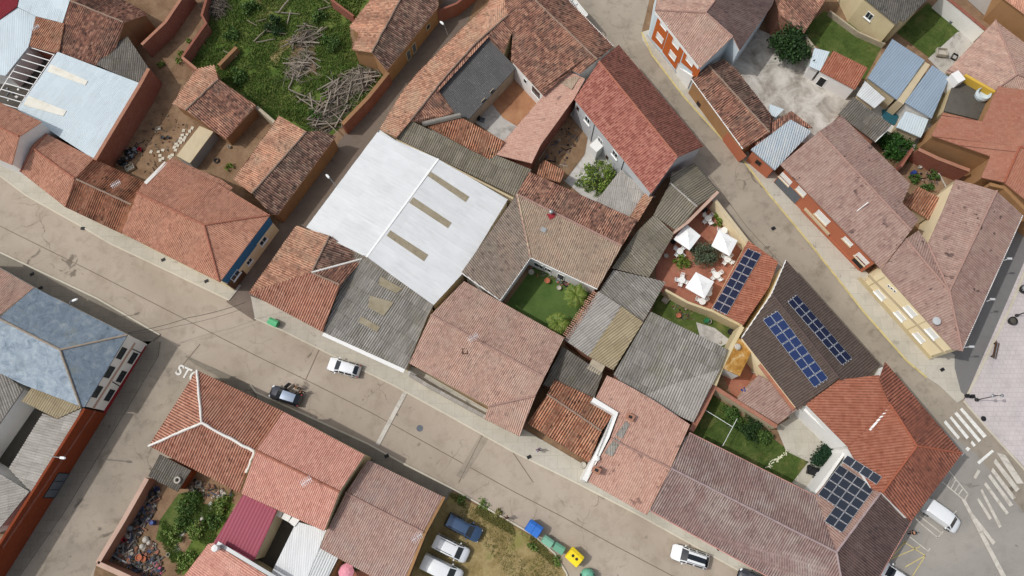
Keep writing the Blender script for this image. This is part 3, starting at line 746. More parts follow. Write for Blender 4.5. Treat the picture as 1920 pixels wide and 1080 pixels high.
sheet('earth_shade_patch', [(540, 120), (560, 60), (598, 55), (590, 90), (594, 140), (556, 140)], .01, M['dirt'])  # brown sheet painted as shade beneath the upper and middle timber heaps
sheet('earth_shade_patch', [(505, 110), (520, 80), (545, 68), (556, 78), (530, 98), (520, 122)], .01, M['dry'])
sheet('earth_shade_patch', [(595, 205), (622, 190), (640, 198), (618, 214)], .01, M['dry'])
sheet('yard_floor', [(1620, 150), (1690, 190), (1780, 140), (1740, 280), (1660, 290)], .014, M['yard'])
sheet('roadway', [(1770, -40), (1830, -40), (1930, 30), (1930, 110), (1880, 60)], .012, M['asphalt'])
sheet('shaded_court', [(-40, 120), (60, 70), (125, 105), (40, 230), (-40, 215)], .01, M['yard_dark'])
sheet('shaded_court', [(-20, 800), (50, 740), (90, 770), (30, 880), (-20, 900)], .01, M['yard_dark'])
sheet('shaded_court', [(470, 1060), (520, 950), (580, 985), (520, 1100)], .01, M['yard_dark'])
sheet('small_terrace', [(635, 1000), (770, 1060), (770, 1120), (610, 1120)], .01, M['terra_floor'])
def zz(x0, y0, s): return lambda l: [(x0 + a / s, y0 + b / s, *c) for a, b, *c in l]
# ================================================================ top left block
h = house('metal_roofed_shed', 'pale blue sheet roof in the top left corner beside the white beams', [[(-60, 60, 4), (33, 14, 4.2), (68, 31, 3.9), (53, 88, 3.7), (10, 142, 3.4), (-60, 130, 3.4)]], M['m_pale'], M['w_white'], 'shed', period=.25, amp=.012, sag=.01)
h = house('metal_roofed_shed', 'small pale sheet roof above the old orange tiles, top left', [[(33, 13, 4.4), (45, -40, 4.6), (140, -40, 4.6), (131, 0, 4.6), (117, 43, 4.1), (67, 30, 4.2)]], M['m_pale'], M['w_white'], 'shed', period=.25, amp=.012, sag=.01)
house('red_shed', 'dark red painted shed cut by the top left corner', [[(-60, 80, 3.8), (-60, -60, 4.6), (44, -60, 4.6), (32, 12, 4.4)]], M['maroon'], M['maroon'], 'shed', amp=0.026)
house('tiled_shed', 'low orange tiled roof between two pale sheet roofs', [[(67, 31, 4.0), (120, 44, 4.3), (110, 100, 3.6), (54, 86, 3.6)]], M['t_orange_old'], M['b_red'], 'shed', period=.29)
h = house('old_house', 'old brown tiled house with a ridge and brown gable above the big pale roof', [
    [(117, 45, 3.8), (133, 2, 4.9), (232, 42, 4.9), (217, 88, 3.9), (182, 123, 3.3), (108, 99, 3.3)],
    [(133, 2, 4.9), (150, -45, 3.6), (277, 26, 3.5), (232, 42, 4.9)]], M['t_old'], M['w_adobe'], period=.3, amp=0.065, sag=.07, ridge=M['mortar'])
house('lean_to', 'grey corrugated lean-to beside the brown gable', [[(239, 68, 3.7), (280, 130, 3.5), (260, 157, 3.4), (180, 121, 3.5), (214, 86, 3.7)]], M['f_dark'], M['b_red'], 'lean-to', period=.3, amp=0.039)
h = house('warehouse', 'large pale blue sheet roof with cream strips and a red brick side wall', [[(108, 97, 3.75), (262, 156, 3.75), (177, 299, 3.45), (115, 259, 3.4), (33, 205, 3.4)]], M['m_pale'], M['b_red'], 'warehouse', over=.05, period=.25, amp=.012, sag=.015)
on_roof(h, [(96, 121), (165, 152), (160, 160), (89, 134)], M['skycream'], 'translucent_sheet', [3.75] * 4)
on_roof(h, [(54, 180), (125, 208), (119, 218), (44, 197)], M['skycream'], 'translucent_sheet', [3.48] * 4)
wall_run('brick_wall', 'red brick parapet wall along the pale roof beside the dirt yard', [(279, 129, 3.7), (262, 160, 3.9), (178, 300, 3.7)], M['b_red'], .35, M['b_pale'])
pg = thing('pergola', 'open row of white beams between two pale roofs', 'pergola', P(40, 150))
for i in range(10):
    t = i / 9; a = (53 + (-12 - 53) * t, 88 + (190 - 88) * t); b = (102 + (33 - 102) * t, 103 + (203 - 103) * t)
    mb = MB(); mb.bar(P(*a, 3.3), P(*b, 3.3), .1, .12); obj('beam', mb, M['white'], pg)
mb = MB()
for q in ((55, 86), (102, 101), (34, 203)): mb.bar(P(*q, 0), P(*q, 3.3), .1)
mb.bar(P(54, 87, 3.2), P(-12, 189, 3.2), .1); mb.bar(P(102, 102, 3.2), P(33, 204, 3.2), .1); obj('frame', mb, M['white'], pg)
h = house('two_storey_house', 'reddish tiled house with a bare white gable at the left edge', [
    [(-60, 172, 5.6), (0, 192, 5.6), (78, 228, 5.6), (36, 256, 6.6), (-60, 212, 6.6)], [(-60, 212, 6.6), (36, 256, 6.6), (22, 309, 5.5), (-60, 275, 5.5)]], M['t_terra'], M['w_white'], period=.23, ridge=M['r_terra'], over=.12)
h = house('tiled_house', 'brown-red tiled house between the white gable and the striped old roof', [
    [(88, 251, 3.5), (176, 297, 3.5), (140, 335, 4.5), (63, 279, 4.6)], [(63, 279, 4.6), (140, 335, 4.5), (122, 388, 3.3), (38, 322, 3.4)], [(63, 279, 4.6), (88, 251, 3.5), (60, 255, 3.5), (38, 322, 3.4)]], M['t_terra'], M['w_creamdull'], period=.24, ridge=M['r_terra'])
h = house('old_house', 'striped old orange and black tiled house facing the wide street', [
    [(178, 299, 3.3), (271, 341, 3.3), (247, 384, 4.3), (141, 335, 4.3)], [(141, 335, 4.3), (247, 384, 4.3), (228, 438, 3.1), (120, 387, 3.1)]], M['t_orange_old'], M['w_creamdull'], period=.33, amp=0.091, sag=.05, ridge=M['mortar'])
h = house('corner_house', 'terracotta hipped house with a blue and ochre side wall on the lane corner', [
    [(257, 361, 6.6), (270, 341, 6.1), (314, 302, 5.2), (404, 341, 5.2), (506, 403, 5.2), (383, 422, 6.9)],
    [(383, 422, 6.9), (506, 403, 5.2), (412, 529, 5.2)], [(257, 361, 6.6), (383, 422, 6.9), (412, 529, 5.2), (228, 437, 5.0)]], M['t_terra'], M['w_cream'], period=.22, amp=0.0455, ridge=M['r_terra'], over=.3)
A, B = (506, 403, 5.2), (412, 529, 5.2)
f6 = lambda l: [(480 + x / 3, 360 + y / 3) for x, y in l]
f5 = lambda l: [(x / 3, 360 + y / 3) for x, y in l]
panel(h, A, B, f6([(75, 138), (95, 175), (0, 300), (-26, 255)]) , M['w_blue'], 'painted_band')
panel(h, A, B, f5([(1414, 253), (1445, 300), (1285, 515), (1245, 500)]), M['w_blue'], 'painted_band')
panel(h, A, B, f5([(1365, 440), (1395, 470), (1330, 555), (1278, 520), (1300, 490)]), M['brownwood'], 'door')
for x, y, w_, hh_ in ((493, 452, 1.3, 1.1), (467, 490, 1.0, 1.0), (441, 516, 1.5, 1.2)): opening(h, A, B, x, y, w_, hh_, M['white'], M['glass'], sill=M['white'])
on_roof(h, [(270, 342), (309, 303), (314, 307), (275, 346)], M['white_ridge'], 'verge', [6.1, 5.2, 5.2, 6.1])
house('lean_to', 'narrow tiled lean-to strip behind the terracotta hipped house', [[(314, 302, 4.8), (322, 296, 4.5), (416, 337, 4.5), (436, 352, 4.5), (430, 358, 4.8), (404, 341, 4.8)]], M['t_terra'], M['w_creamdull'], 'lean-to', period=.23)
h = house('old_house', 'long old tiled house with a pale side and a dark side along the lane', [
    [(523, 217, 3.1), (575, 247, 4.4), (472, 363, 4.4), (437, 337, 3.0)], [(575, 247, 4.4), (600, 246, 3.9), (630, 255, 3.4), (521, 402, 3.3), (508, 402, 3.5), (472, 363, 4.4)]],
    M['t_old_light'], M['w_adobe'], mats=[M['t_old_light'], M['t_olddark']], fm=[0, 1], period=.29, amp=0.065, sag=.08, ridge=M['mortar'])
h = house('barn', 'small old tiled barn standing alone in the dirt yard', [
    [(369, 129, 2.7), (402, 122, 3.0), (409, 148, 3.5), (349, 207, 3.5), (323, 195, 2.7)], [(409, 148, 3.5), (480, 198, 2.6), (423, 261, 2.5), (349, 207, 3.5)]],
    M['t_old_light'], M['w_adobe'], 'barn', mats=[M['t_old_light'], M['t_old']], fm=[0, 1], period=.3, amp=0.0715, sag=.1, ridge=M['mortar'])
h = house('concrete_shed', 'small flat concrete roofed shed with a grey cement wall', [[(374, 236, 2.0), (400, 247, 2.0), (356, 306, 2.0), (331, 292, 2.0)]], M['w_sand'], M['w_plaster'], 'shed', amp=.0, over=.0, drop=.2)
wall_run('brick_wall', 'long red brick wall beside the alley of bare earth, top left', [(266, 84, 2.9), (310, 42, 2.9), (352, -20, 2.9)], M['b_red'], .3, M['b_pale'])
wall_run('adobe_wall', 'adobe wall on the left side of the overgrown plot', [(341, 107, 2.1), (386, 43, 2.1), (378, 28, 2.1), (392, -20, 2.1)], M['b_red'], .35)
wall_run('adobe_wall', 'short pinkish wall joining the small barn to the plot corner', [(341, 107, 2.1), (368, 129, 2.2)], M['b_pale'], .35)
wall_run('adobe_wall', 'crumbling adobe wall stub inside the grassy plot above the barn', [(410, 122, 1.4), (443, 88, 1.1)], M['w_adobe'], .5)
wall_run('adobe_wall', 'pale wall from the small barn to the long old house', [(481, 200, 2.0), (516, 230, 2.4)], M['w_stone'], .4)
wall_run('brick_wall', 'reddish wall between the timber heap and the lane', [(728, 136, 2.6), (690, 183, 2.6), (642, 233, 2.7)], M['b_red'], .4, M['w_adobe'])
wall_run('brick_wall', 'red wall above the lane at the top edge', [(820, 20, 2.6), (856, 6, 2.6), (900, -30, 2.6)], M['b_red'], .3)
wall_run('brick_wall', 'short red wall stub left of the top tiled house', [(620, -2, 2.0), (663, 30, 2.0)], M['b_red'], .3)
h = house('old_house', 'old tiled house at the top beside the lane with ochre walls', [
    [(692, 3, 3.6), (700, -40, 4.0), (772, -40, 5.0), (697, 98, 5.0), (660, 93, 3.8), (673, 63, 3.7), (655, 50, 3.5)], [(772, -40, 5.0), (822, -40, 3.9), (822, 13, 3.6), (725, 133, 3.6), (697, 98, 5.0)]],
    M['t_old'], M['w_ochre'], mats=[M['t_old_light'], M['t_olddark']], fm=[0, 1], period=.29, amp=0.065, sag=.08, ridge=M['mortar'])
A, B = (822, 13, 3.6), (725, 133, 3.6)
for x, y, hh_ in ((776, 88, 2.0), (766, 103, 2.0), (803, 52, 1.0)): opening(h, A, B, x, y, .9, hh_, M['w_sand'], M['greydoor'] if hh_ > 1.5 else M['glass'], 'door' if hh_ > 1.5 else 'window', 0, z=hh_ / 2 + .05 if hh_ > 1.5 else 1.8)
# ================================================================ centre, upper half
h = house('long_wing', 'long curved tiled wing along the lane', [
    [(711, 243, 3.5), (757, 167, 3.5), (784, 135, 3.5), (833, 146, 4.8), (770, 226, 4.8), (743, 258, 4.6)], [(784, 135, 3.5), (867, 53, 3.6), (893, 80, 4.9), (833, 146, 4.8)], [(867, 53, 3.6), (913, 10, 3.7), (935, -40, 3.8), (985, -40, 5), (953, 28, 5.0), (893, 80, 4.9)],
    [(833, 146, 4.8), (893, 80, 4.9), (953, 28, 5.0), (961, 58, 4.4), (944, 101, 3.7), (914, 70, 4.4), (822, 168, 4.1), (853, 211, 3.5), (792, 231, 3.9), (770, 226, 4.8)]],
    M['t_old_light'], M['w_creamdull'], mats=[M['t_old_light'], M['t_old']], fm=[0, 0, 0, 1], period=.27, amp=0.0585, sag=.06, ridge=M['mortar'])
h = house('courtyard_wing', 'dark grey corrugated wing inside the upper courtyard', [[(914, 71, 4.4), (968, 127, 3.3), (879, 223, 3.2), (850, 213, 3.5), (816, 168, 4.2)]], M['f_smooth'], M['w_stone'], 'house', period=.25, amp=0.0325, sag=.02)
A, B = (968, 127, 3.3), (879, 223, 3.2)
for x, y in ((906, 190), (922, 172)): opening(h, A, B, x, y, .8, .9, M['w_stone'], M['dark'], mull=0)
h = house('farmhouse', 'large old tiled farmhouse with a long ridge at the top centre', [
    [(935, -40, 4.8), (1000, -40, 6.4), (1003, 0, 6.4), (1120, 112, 6.4), (1088, 138, 5.4), (1072, 131, 5.2), (1018, 178, 4.4), (958, 113, 4.4), (961, 57, 4.9), (953, 28, 5.2)],
    [(1000, -40, 6.4), (1040, -40, 5.4), (1070, 4, 5.2), (1150, 86, 5.2), (1120, 112, 6.4), (1003, 0, 6.4)]], M['t_old'], M['w_white'], mats=[M['t_old']], period=.29, amp=0.065, sag=.07, ridge=M['mortar'], gutter=(M['white'], [((1040, -40, 5.4), (1070, 4, 5.2)), ((1070, 4, 5.2), (1150, 86, 5.2))]))
A, B = (1018, 178, 4.4), (958, 113, 4.4)
opening(h, A, B, 1005, 173, 1.6, 1.3, M['brownwood'], M['glass'], sill=M['white']); opening(h, A, B, 985, 152, .7, 1.0, M['white'], M['glass'], mull=0)
bl = MB()
for a, b in (((1069, 3), (1077, -3)), ((1077, -3), (1102, 28)), ((1102, 28), (1094, 34))): bl.bar(P(*a, 4.4), P(*b, 4.4), .12); bl.bar(P(*a, 3.5), P(*b, 3.5), .1)
for q in ((1069, 3), (1077, -3), (1090, 12), (1102, 28), (1094, 34)): bl.bar(P(*q, 3.5), P(*q, 4.4), .1)
obj('balcony_railing', bl, M['white'], h.root)
mb = MB(); mb.prism([P(1066, 0, 3.4), P(1077, -4, 3.4), P(1102, 28, 3.4), P(1090, 36, 3.4)], 3.2, 3.4); obj('balcony', mb, M['w_white'], h.root)
h = house('two_storey_house', 'bright red tiled two-storey house with a grey windowed rear wall', [
    [(1123, 115, 6.9), (1270, 295, 6.9), (1221, 363, 5.3), (1077, 186, 5.3)], [(1123, 115, 6.9), (1160, 84, 5.5), (1319, 274, 5.3), (1270, 295, 6.9)]],
    M['t_red'], M['w_grey'], mats=[M['t_red'], M['t_reddark']], fm=[0, 1], period=.3, amp=0.052, sag=.02, ridge=M['r_terra'], over=.2)
A, B = (1077, 186, 5.3), (1221, 363, 5.3)
f3 = lambda x, y: (960 + x / 3, y / 3)
for x, y in ((425, 675), (497, 795), (580, 868)): opening(h, A, B, *f3(x, y), 1.1, 1.3, M['white'], M['glass'], sill=M['white'])
for x, y in ((370, 610), (535, 885)): opening(h, A, B, *f3(x, y), .5, .8, M['brownwood'], M['dark'], mull=0)
pl = wplane(h, A, B, .05); mb = MB()
for x, y in ((465, 695), (627, 915)):
    c = hit(pl, *f3(x, y)); mb.tube([V((c.x, c.y, 0)), V((c.x, c.y, 5.2))], .05, 6)
obj('downpipe', mb, M['blackmetal'], h.root)
porch = MB(); c = hit(wplane(h, A, B, .6), *f3(470, 850)); porch.box(V((c.x, c.y, 1.2)), (1.4, 1.6, 2.4), Matrix.Rotation(math.radians(-45), 3, 'Z')); obj('porch', porch, M['w_white'], h.root)
h = house('outbuilding', 'pink flat-tiled outbuilding with a red brick side between two courtyards', [
    [(1062, 131, 4.6), (1097, 148, 4.7), (1077, 184, 4.6), (1014, 271, 4.3), (997, 306, 4.2), (930, 290, 3.4), (945, 264, 3.5), (1012, 187, 3.7)]], M['t_pink'], M['b_red'], period=.26, amp=0.026, sag=.04)
on_roof(h, [(1060, 133), (1086, 146), (1072, 168), (1044, 152)], M['t_beige'], 'lichen_patch', [4.7, 4.75, 4.6, 4.3], .05)
h = house('lean_to', 'orange tiled lean-to at the foot of the upper courtyard', [[(795, 234, 3.7), (868, 222, 4.0), (946, 265, 3.9), (931, 292, 3.3), (918, 299, 3.2)]], M['t_orange_old'], M['w_white'], 'lean-to', period=.33, amp=0.078, sag=.04)
mb = MB(); mb.tube([P(792, 233, 4.0), P(864, 216, 4.2)], .35, 8); obj('ridge', mb, M['f_grey'], h.root)
h = house('lean_to', 'long grey corrugated strip roof above the white warehouse', [[(770, 226, 4.4), (918, 299, 4.2), (930, 291, 4.2), (997, 318, 4.2), (966, 368, 3.9), (822, 297, 3.9), (742, 259, 3.9)]], M['f_moss'], M['w_creamdull'], 'lean-to', period=.3, amp=0.052, sag=.03)
wall_run('parapet_wall', 'low beige parapet between the grey strip roof and the white warehouse', [(742, 262, 3.75), (800, 288, 3.75), (880, 330, 3.75), (962, 372, 3.75)], M['w_sand'], .25)
h = house('warehouse', 'big bright white sheet roof with three tan skylight strips', [
    [(711, 243, 4.3), (744, 264, 4.5), (822, 298, 5.2), (687, 482, 5.2), (574, 426, 4.2)], [(822, 298, 5.2), (952, 374, 4.4), (868, 512, 4.4), (813, 572, 4.4), (687, 482, 5.2)]],
    M['m_white'], M['w_sand'], 'warehouse', period=.5, amp=.002, sag=.03, over=.1, sub=2)
for q in ([(806, 321), (880, 369), (873, 379), (802, 330)], [(775, 370), (847, 418), (840, 428), (767, 380)], [(732, 432), (803, 478), (795, 490), (725, 442)]):
    on_roof(h, q, M['skylight'], 'skylight', [5.12, 4.7, 4.7, 5.12], .05)
mb = MB(); a, b = P(822, 298, 5.2), P(687, 482, 5.2); mb.bar(a + V((0, 0, .05)), b + V((0, 0, .02)), .26, .05); obj('ridge_flashing', mb, M['white'], h.root)
h = house('corner_house', 'L-shaped old red tiled house with mortar ridges below the white warehouse', [
    [(555, 423, 3.6), (618, 442, 5.0), (584, 511, 5.1), (466, 549, 3.5)], [(618, 442, 5.0), (683, 484, 3.9), (584, 511, 5.1)], [(584, 511, 5.1), (683, 484, 3.9), (637, 534, 5.0)],
    [(584, 511, 5.1), (637, 534, 5.0), (604, 622, 3.5), (466, 549, 3.5)]], M['t_old'], M['b_pale'], mats=[M['t_old_light'], M['t_olddark'], M['t_old'], M['t_hip']], fm=[0, 1, 2, 3], period=.31, amp=0.0715, sag=.05, ridge=M['mortar'])
mb = MB(); mb.tube([P(584, 511, 5.15), P(683, 484, 4.0)], .14, 6); obj('valley_mortar', mb, M['white_ridge'], h.root)
h = house('grey_roofed_house', 'large grey corrugated roof with ochre patches facing the wide street', [[(668, 462, 4.3), (700, 482, 4.3), (813, 572, 4.2), (803, 590, 4.1), (761, 693, 3.2), (606, 623, 3.1)]], M['f_grey'], M['w_sand'], period=.31, amp=0.052, sag=.04)
for q in ([(700, 475), (825, 545), (790, 570), (690, 522)], [(640, 582), (775, 622), (720, 698), (632, 650)], [(592, 700), (700, 760), (680, 788), (578, 732)]):
    q = f6(q); on_roof(h, q, M['skylight'], 'translucent_sheet', [4.3 - (p[1] - (470 + (p[0] - 640) * .58)) * .0075 for p in q], .1)
mb = MB(); a, b = P(606, 626, 3.0), P(758, 696, 3.1); mb.bar(a, b, .5, .14); obj('cornice', mb, M['w_white'], h.root)
house('lean_to', 'smooth grey lean-to below the red two-storey house in the courtyard', [[(1164, 318, 3.2), (1222, 366, 3.1), (1194, 414, 2.9), (1118, 377, 3.0)]], M['f_light'], M['w_grey'], 'lean-to', period=.25, amp=.015, sag=.02)
house('lean_to', 'short strip of old tiles at the end of the smooth grey lean-to', [[(1207, 363, 3.5), (1225, 368, 3.5), (1196, 416, 3.3), (1180, 408, 3.2)]], M['t_old_light'], M['b_pale'], 'lean-to', period=.27, amp=0.052, sag=.05)
house('lean_to', 'small old tiled lean-to in the shaded corner of the grey courtyard', [[(1010, 310, 2.4), (1022, 300, 2.5), (1060, 322, 2.4), (1050, 342, 2.2), (1006, 330, 2.2)]], M['t_orange_old'], M['b_red'], 'lean-to', period=.3, amp=0.065, sag=.05)
sheet('earth_bed', [(1005, 310), (1066, 212), (1102, 258), (1096, 290), (1060, 338)], .016, M['dirt'])
# ---- the U shaped house and its turf courtyard
h = house('courtyard_house', 'U-shaped beige tiled house around a green turf courtyard', [
    [(969, 364, 5.4), (995, 483, 4.3), (938, 563, 4.0), (865, 511, 4.9)], [(969, 364, 5.4), (1166, 461, 5.3), (1120, 542, 4.0), (995, 483, 4.3)],
    [(969, 364, 5.4), (992, 322, 4.4), (1196, 413, 4.3), (1166, 461, 5.3)]], M['t_beige'], M['w_white'], mats=[M['t_greybrown'], M['t_beige'], M['t_old']], fm=[0, 1, 2], period=.27, amp=0.0455, sag=.03, ridge=M['r_pink'], over=.35,
    gutter=(M['white'], [((995, 483, 4.3), (938, 563, 4.0)), ((995, 483, 4.3), (1120, 542, 4.0)), ((938, 563, 4.0), (865, 511, 4.9))]))
mb = MB(); mb.tube([P(970, 365, 5.45), P(995, 483, 4.35)], .12, 6); obj('valley_strip', mb, M['w_sand'], h.root)
on_roof(h, [(1016, 425), (1025, 429), (1022, 437), (1013, 433)], M['greymetal'], 'roof_window', [4.9] * 4, .1)
mb = MB(); c = P(1033, 402, 5.1); mb.tube([c, c + V((0, 0, .9))], .16, 10); mb.lathe(c + V((0, 0, .9)), [(.3, 0), (.25, .18), (.05, .25)], 10); obj('flue', mb, M['greymetal'], h.root)
on_roof(h, [(1025, 402), (1042, 400), (1040, 408), (1031, 412)], M['redband'], 'flashing', [5.0] * 4, .08)
A, B = (995, 483, 4.3), (1120, 542, 4.0)
f7 = lambda x, y: (940 + x / 6.355, 470 + y / 6.355)
for x, y, w_ in ((450, 215, 1.6), (540, 265, 1.2)): opening(h, A, B, *f7(x, y), w_, 1.3, M['white'], M['glass'], z=1.5)
opening(h, A, B, *f7(700, 345), 1.0, 2.1, M['white'], M['glass'], 'door', 0, z=1.05)
h = house('street_house', 'wide pink-brown tiled house with a gable ridge on the wide street', [
    [(870, 527, 4.4), (1058, 633, 4.4), (1021, 707, 5.6), (808, 590, 5.6)], [(808, 590, 5.6), (1021, 707, 5.6), (1004, 742, 5.2), (916, 762, 4.5), (767, 681, 4.2)], [(916, 762, 4.5), (1004, 742, 5.2), (974, 818, 4.0), (908, 785, 4.1)]],
    M['t_pinkgrey'], M['w_sand'], period=.24, amp=0.039, sag=.03, ridge=M['r_pink'])
mb = MB(); c = P(872, 659, 5.1)
for s in ((-.3, 0, .08, .65), (.3, 0, .08, .65)): mb.box(c + V((s[0], 0, .05)), (.12, .7, .25))
for s in (-.3, .3): mb.box(c + V((0, s, .05)), (.6, .12, .25))
obj('roof_hatch', mb, M['brownwood'], h.root)
# street-side walled terrace
wall_run('terrace_wall', 'low street wall with stepped coping in front of the pink-brown house', [(768, 702, 1.4), (800, 722, 1.4), (880, 766, 1.4), (915, 785, 1.4)], M['w_creamdull'], .35, M['f_light'])
sheet('terrace_ground', [(764, 690), (915, 772), (910, 785), (766, 706)], .15, M['yard'])
# ---- grey corrugated cluster
h = house('grey_roofed_shed', 'grey ridged corrugated roof beside the white gable above the patio', [[(1225, 403, 3.2), (1256, 343, 3.9), (1307, 388, 3.9), (1270, 434, 3.2)], [(1256, 343, 3.9), (1258, 325, 3.85), (1302, 306, 3.2), (1346, 359, 3.2), (1307, 388, 3.9)]], M['f_moss'], M['b_pale'], 'shed', period=.31, amp=0.065, sag=.04, ridge=M['f_light'])
mb = MB(); mb.bar(P(1346, 360, 3.3), P(1287, 419, 3.4), .4, .3); mb.bar(P(1287, 419, 3.4), P(1263, 437, 3.3), .3, .3); obj('parapet', mb, M['w_pinktan'], h.root)
h = house('grey_roofed_shed', 'mossy corrugated roof with a pink edge left of the patio', [[(1196, 432, 3.4), (1226, 403, 3.4), (1264, 438, 3.1), (1217, 520, 2.9), (1147, 503, 3.3)]], M['f_moss'], M['b_red'], 'shed', period=.31, amp=0.0585, sag=.04)
h = house('grey_roofed_shed', 'grey corrugated roof with tile edges between palms and patio', [[(1150, 506, 3.4), (1218, 521, 3.1), (1248, 529, 3.0), (1205, 605, 2.9), (1122, 548, 3.3)]], M['f_grey'], M['b_pale'], 'shed', period=.3, amp=0.0585, sag=.04)
h = house('grey_roofed_shed', 'corrugated roof half grey half straw yellow beside the lower palm', [[(1122, 546, 3.7), (1165, 574, 3.7), (1103, 668, 3.5), (1058, 637, 3.5)], [(1165, 574, 3.7), (1206, 604, 3.6), (1150, 694, 3.4), (1103, 668, 3.5)]], M['f_light'], M['b_pale'], 'shed', mats=[M['f_light'], M['f_yellow']], fm=[0, 1], period=.3, amp=0.052, sag=.04, fdir=[(-.8, -.6, 0), (-.8, -.6, 0)])
mb = MB()
for i in range(26):
    t = i / 25; a = P(1118 - 58 * t, 550 + 84 * t, 3.55); mb.bar(a + V((-.5 + U(-.1, .1), .28, U(-.05, .05))), a + V((.35, -.2, .1)), .13, .08)
obj('edge_tiles', mb, M['t_old'], h.root)
h = house('grey_roofed_barn', 'largest grey corrugated roof behind the cream patio wall', [[(1220, 584, 3.9), (1364, 655, 3.9), (1350, 692, 3.7), (1273, 716, 3.5), (1195, 745, 3.2), (1150, 702, 3.4)], [(1350, 692, 3.7), (1300, 792, 3.2), (1195, 745, 3.2), (1273, 716, 3.5)]], M['f_grey'], M['b_pale'], 'barn', mats=[M['f_grey'], M['f_light']], fm=[0, 1], period=.31, amp=0.0585, sag=.05, fdir=[(-.45, -.9, 0), (-.45, -.9, 0)])
h = house('grey_roofed_shed', 'small grey corrugated roof in a gap between the pink tiled houses', [[(1055, 650, 3.3), (1130, 700, 3.3), (1112, 752, 3.1), (1018, 722, 3.0)]], M['f_dark'], M['b_pale'], 'shed', period=.3, amp=0.052, sag=.05)
h = house('old_house', 'old ribbed tiled house with a small walled forecourt on the wide street', [
    [(1040, 712, 3.3), (1112, 746, 3.3), (1152, 775, 3.3), (1128, 808, 4.1), (1026, 739, 4.1)], [(1026, 739, 4.1), (1128, 808, 4.1), (1104, 867, 3.0), (990, 794, 3.0)]], M['t_orange_old'], M['w_stone'], period=.33, amp=0.091, sag=.06, ridge=M['mortar'])
wall_run('courtyard_wall', 'thick white party wall beside the old ribbed tiled house', [(1111, 749, 4.9), (1155, 775, 5.0), (1138, 818, 5.1), (1096, 901, 4.0)], M['w_white'], .6)
mb = MB(); c = P(1118, 688, 3.0); mb.box(c + V((0, 0, -1.2)), (1.8, 1.6, 3.0), Matrix.Rotation(-.5, 3, 'Z')); o = obj('water_cistern', mb, M['w_stone'], None, c * 1.0); tag(o, 'small masonry cistern block at the corner of the straw yellow roof', 'cistern')
h = house('pink_house', 'pink flat-tiled house with two grey roof strips beside the white party wall', [
    [(1138, 704, 4.4), (1165, 716, 4.4), (1217, 745, 4.4), (1294, 796, 4.3), (1257, 878, 4.9), (1145, 822, 4.9), (1160, 775, 4.6), (1117, 746, 4.5)], [(1145, 822, 4.9), (1257, 878, 4.9), (1213, 966, 3.7), (1099, 901, 3.7)]],
    M['t_pink'], M['w_white'], period=.26, amp=0.026, sag=.04, ridge=M['r_pink'])
for q in ([(640, 208), (660, 228), (618, 308), (582, 288)], [(578, 300), (612, 322), (562, 408), (520, 388)]):
    q = [(960 + a / 3, 720 + b / 3) for a, b in q]; on_roof(h, q, M['f_grey'], 'translucent_sheet', [4.75] * 4, .14)
for x, y, r_ in ((1180, 783, .35), (1117, 882, .3)):
    mb = MB(); c = P(x, y, 4.6); mb.box(c + V((0, 0, .1)), (.75, .6, 1.1), Matrix.Rotation(-.5, 3, 'Z')); mb.box(c + V((0, 0, .7)), (.95, .8, .1), Matrix.Rotation(-.5, 3, 'Z')); ch = obj('chimney', mb, M['b_pale'], h.root)
    mb = MB(); mb.box(c + V((0, 0, .78)), (.4, .3, .1), Matrix.Rotation(-.5, 3, 'Z')); obj('flue', mb, M['dark'], ch)
mb = MB(); mb.lathe(P(1119, 860, 4.3), [(.3, 0), (.3, .5), (.1, .6)], 12); obj('vent', mb, M['w_white'], h.root)
# ---- the long hall with the wing that carries panels
h = house('long_hall', 'long mauve tiled hall turning a corner beside the lawn garden', [
    [(1293, 811, 4.3), (1528, 929, 4.3), (1568, 1035, 5.7), (1258, 878, 5.7)], [(1258, 878, 5.7), (1568, 1035, 5.7), (1580, 1100, 5.2), (1610, 1190, 4.6), (1470, 1098, 4.1), (1220, 958, 4.2)],
    [(1528, 929, 4.3), (1598, 850, 4.3), (1652, 922, 5.6), (1568, 1035, 5.7)], [(1568, 1035, 5.7), (1652, 922, 5.6), (1709, 978, 4.2), (1598, 1170, 4.2), (1580, 1100, 5.2)]],
    M['t_mauve'], M['w_white'], 'hall', mats=[M['t_mauve'], M['t_mauvepink'], M['t_mauvedark']], fm=[0, 0, 1, 2], period=.27, amp=0.0585, sag=.03, ridge=M['r_mauve'],
    gutter=(M['w_pink'], [((1470, 1098, 4.1), (1220, 958, 4.2)), ((1293, 811, 4.3), (1528, 929, 4.3)), ((1709, 978, 4.2), (1598, 1170, 4.2))]))
h = house('two_storey_house', 'orange-red hipped house on the crossing corner', [
    [(1660, 679, 6.1), (1804, 850, 6.0), (1719, 836, 7.4), (1668, 757, 7.4), (1648, 712, 7.0)], [(1719, 836, 7.4), (1804, 850, 6.0), (1708, 978, 5.9), (1654, 924, 6.7)],
    [(1668, 757, 7.4), (1719, 836, 7.4), (1654, 924, 6.7), (1636, 918, 6.4), (1590, 840, 6.0), (1632, 797, 6.6)]],
    M['t_orange'], M['w_white'], mats=[M['t_orangedark'], M['t_orangedark'], M['t_orange']], fm=[0, 1, 2], period=.33, amp=0.0585, sag=.03, ridge=M['r_orange'])
h = house('two_storey_house', 'lower orange tiled wing next to the dark brown panelled roof', [[(1511, 758, 5.4), (1573, 712, 5.9), (1648, 703, 6.6), (1668, 757, 7.0), (1632, 799, 6.4), (1594, 842, 5.9)]], M['t_orange'], M['w_white'], period=.33, amp=0.0585, sag=.03)
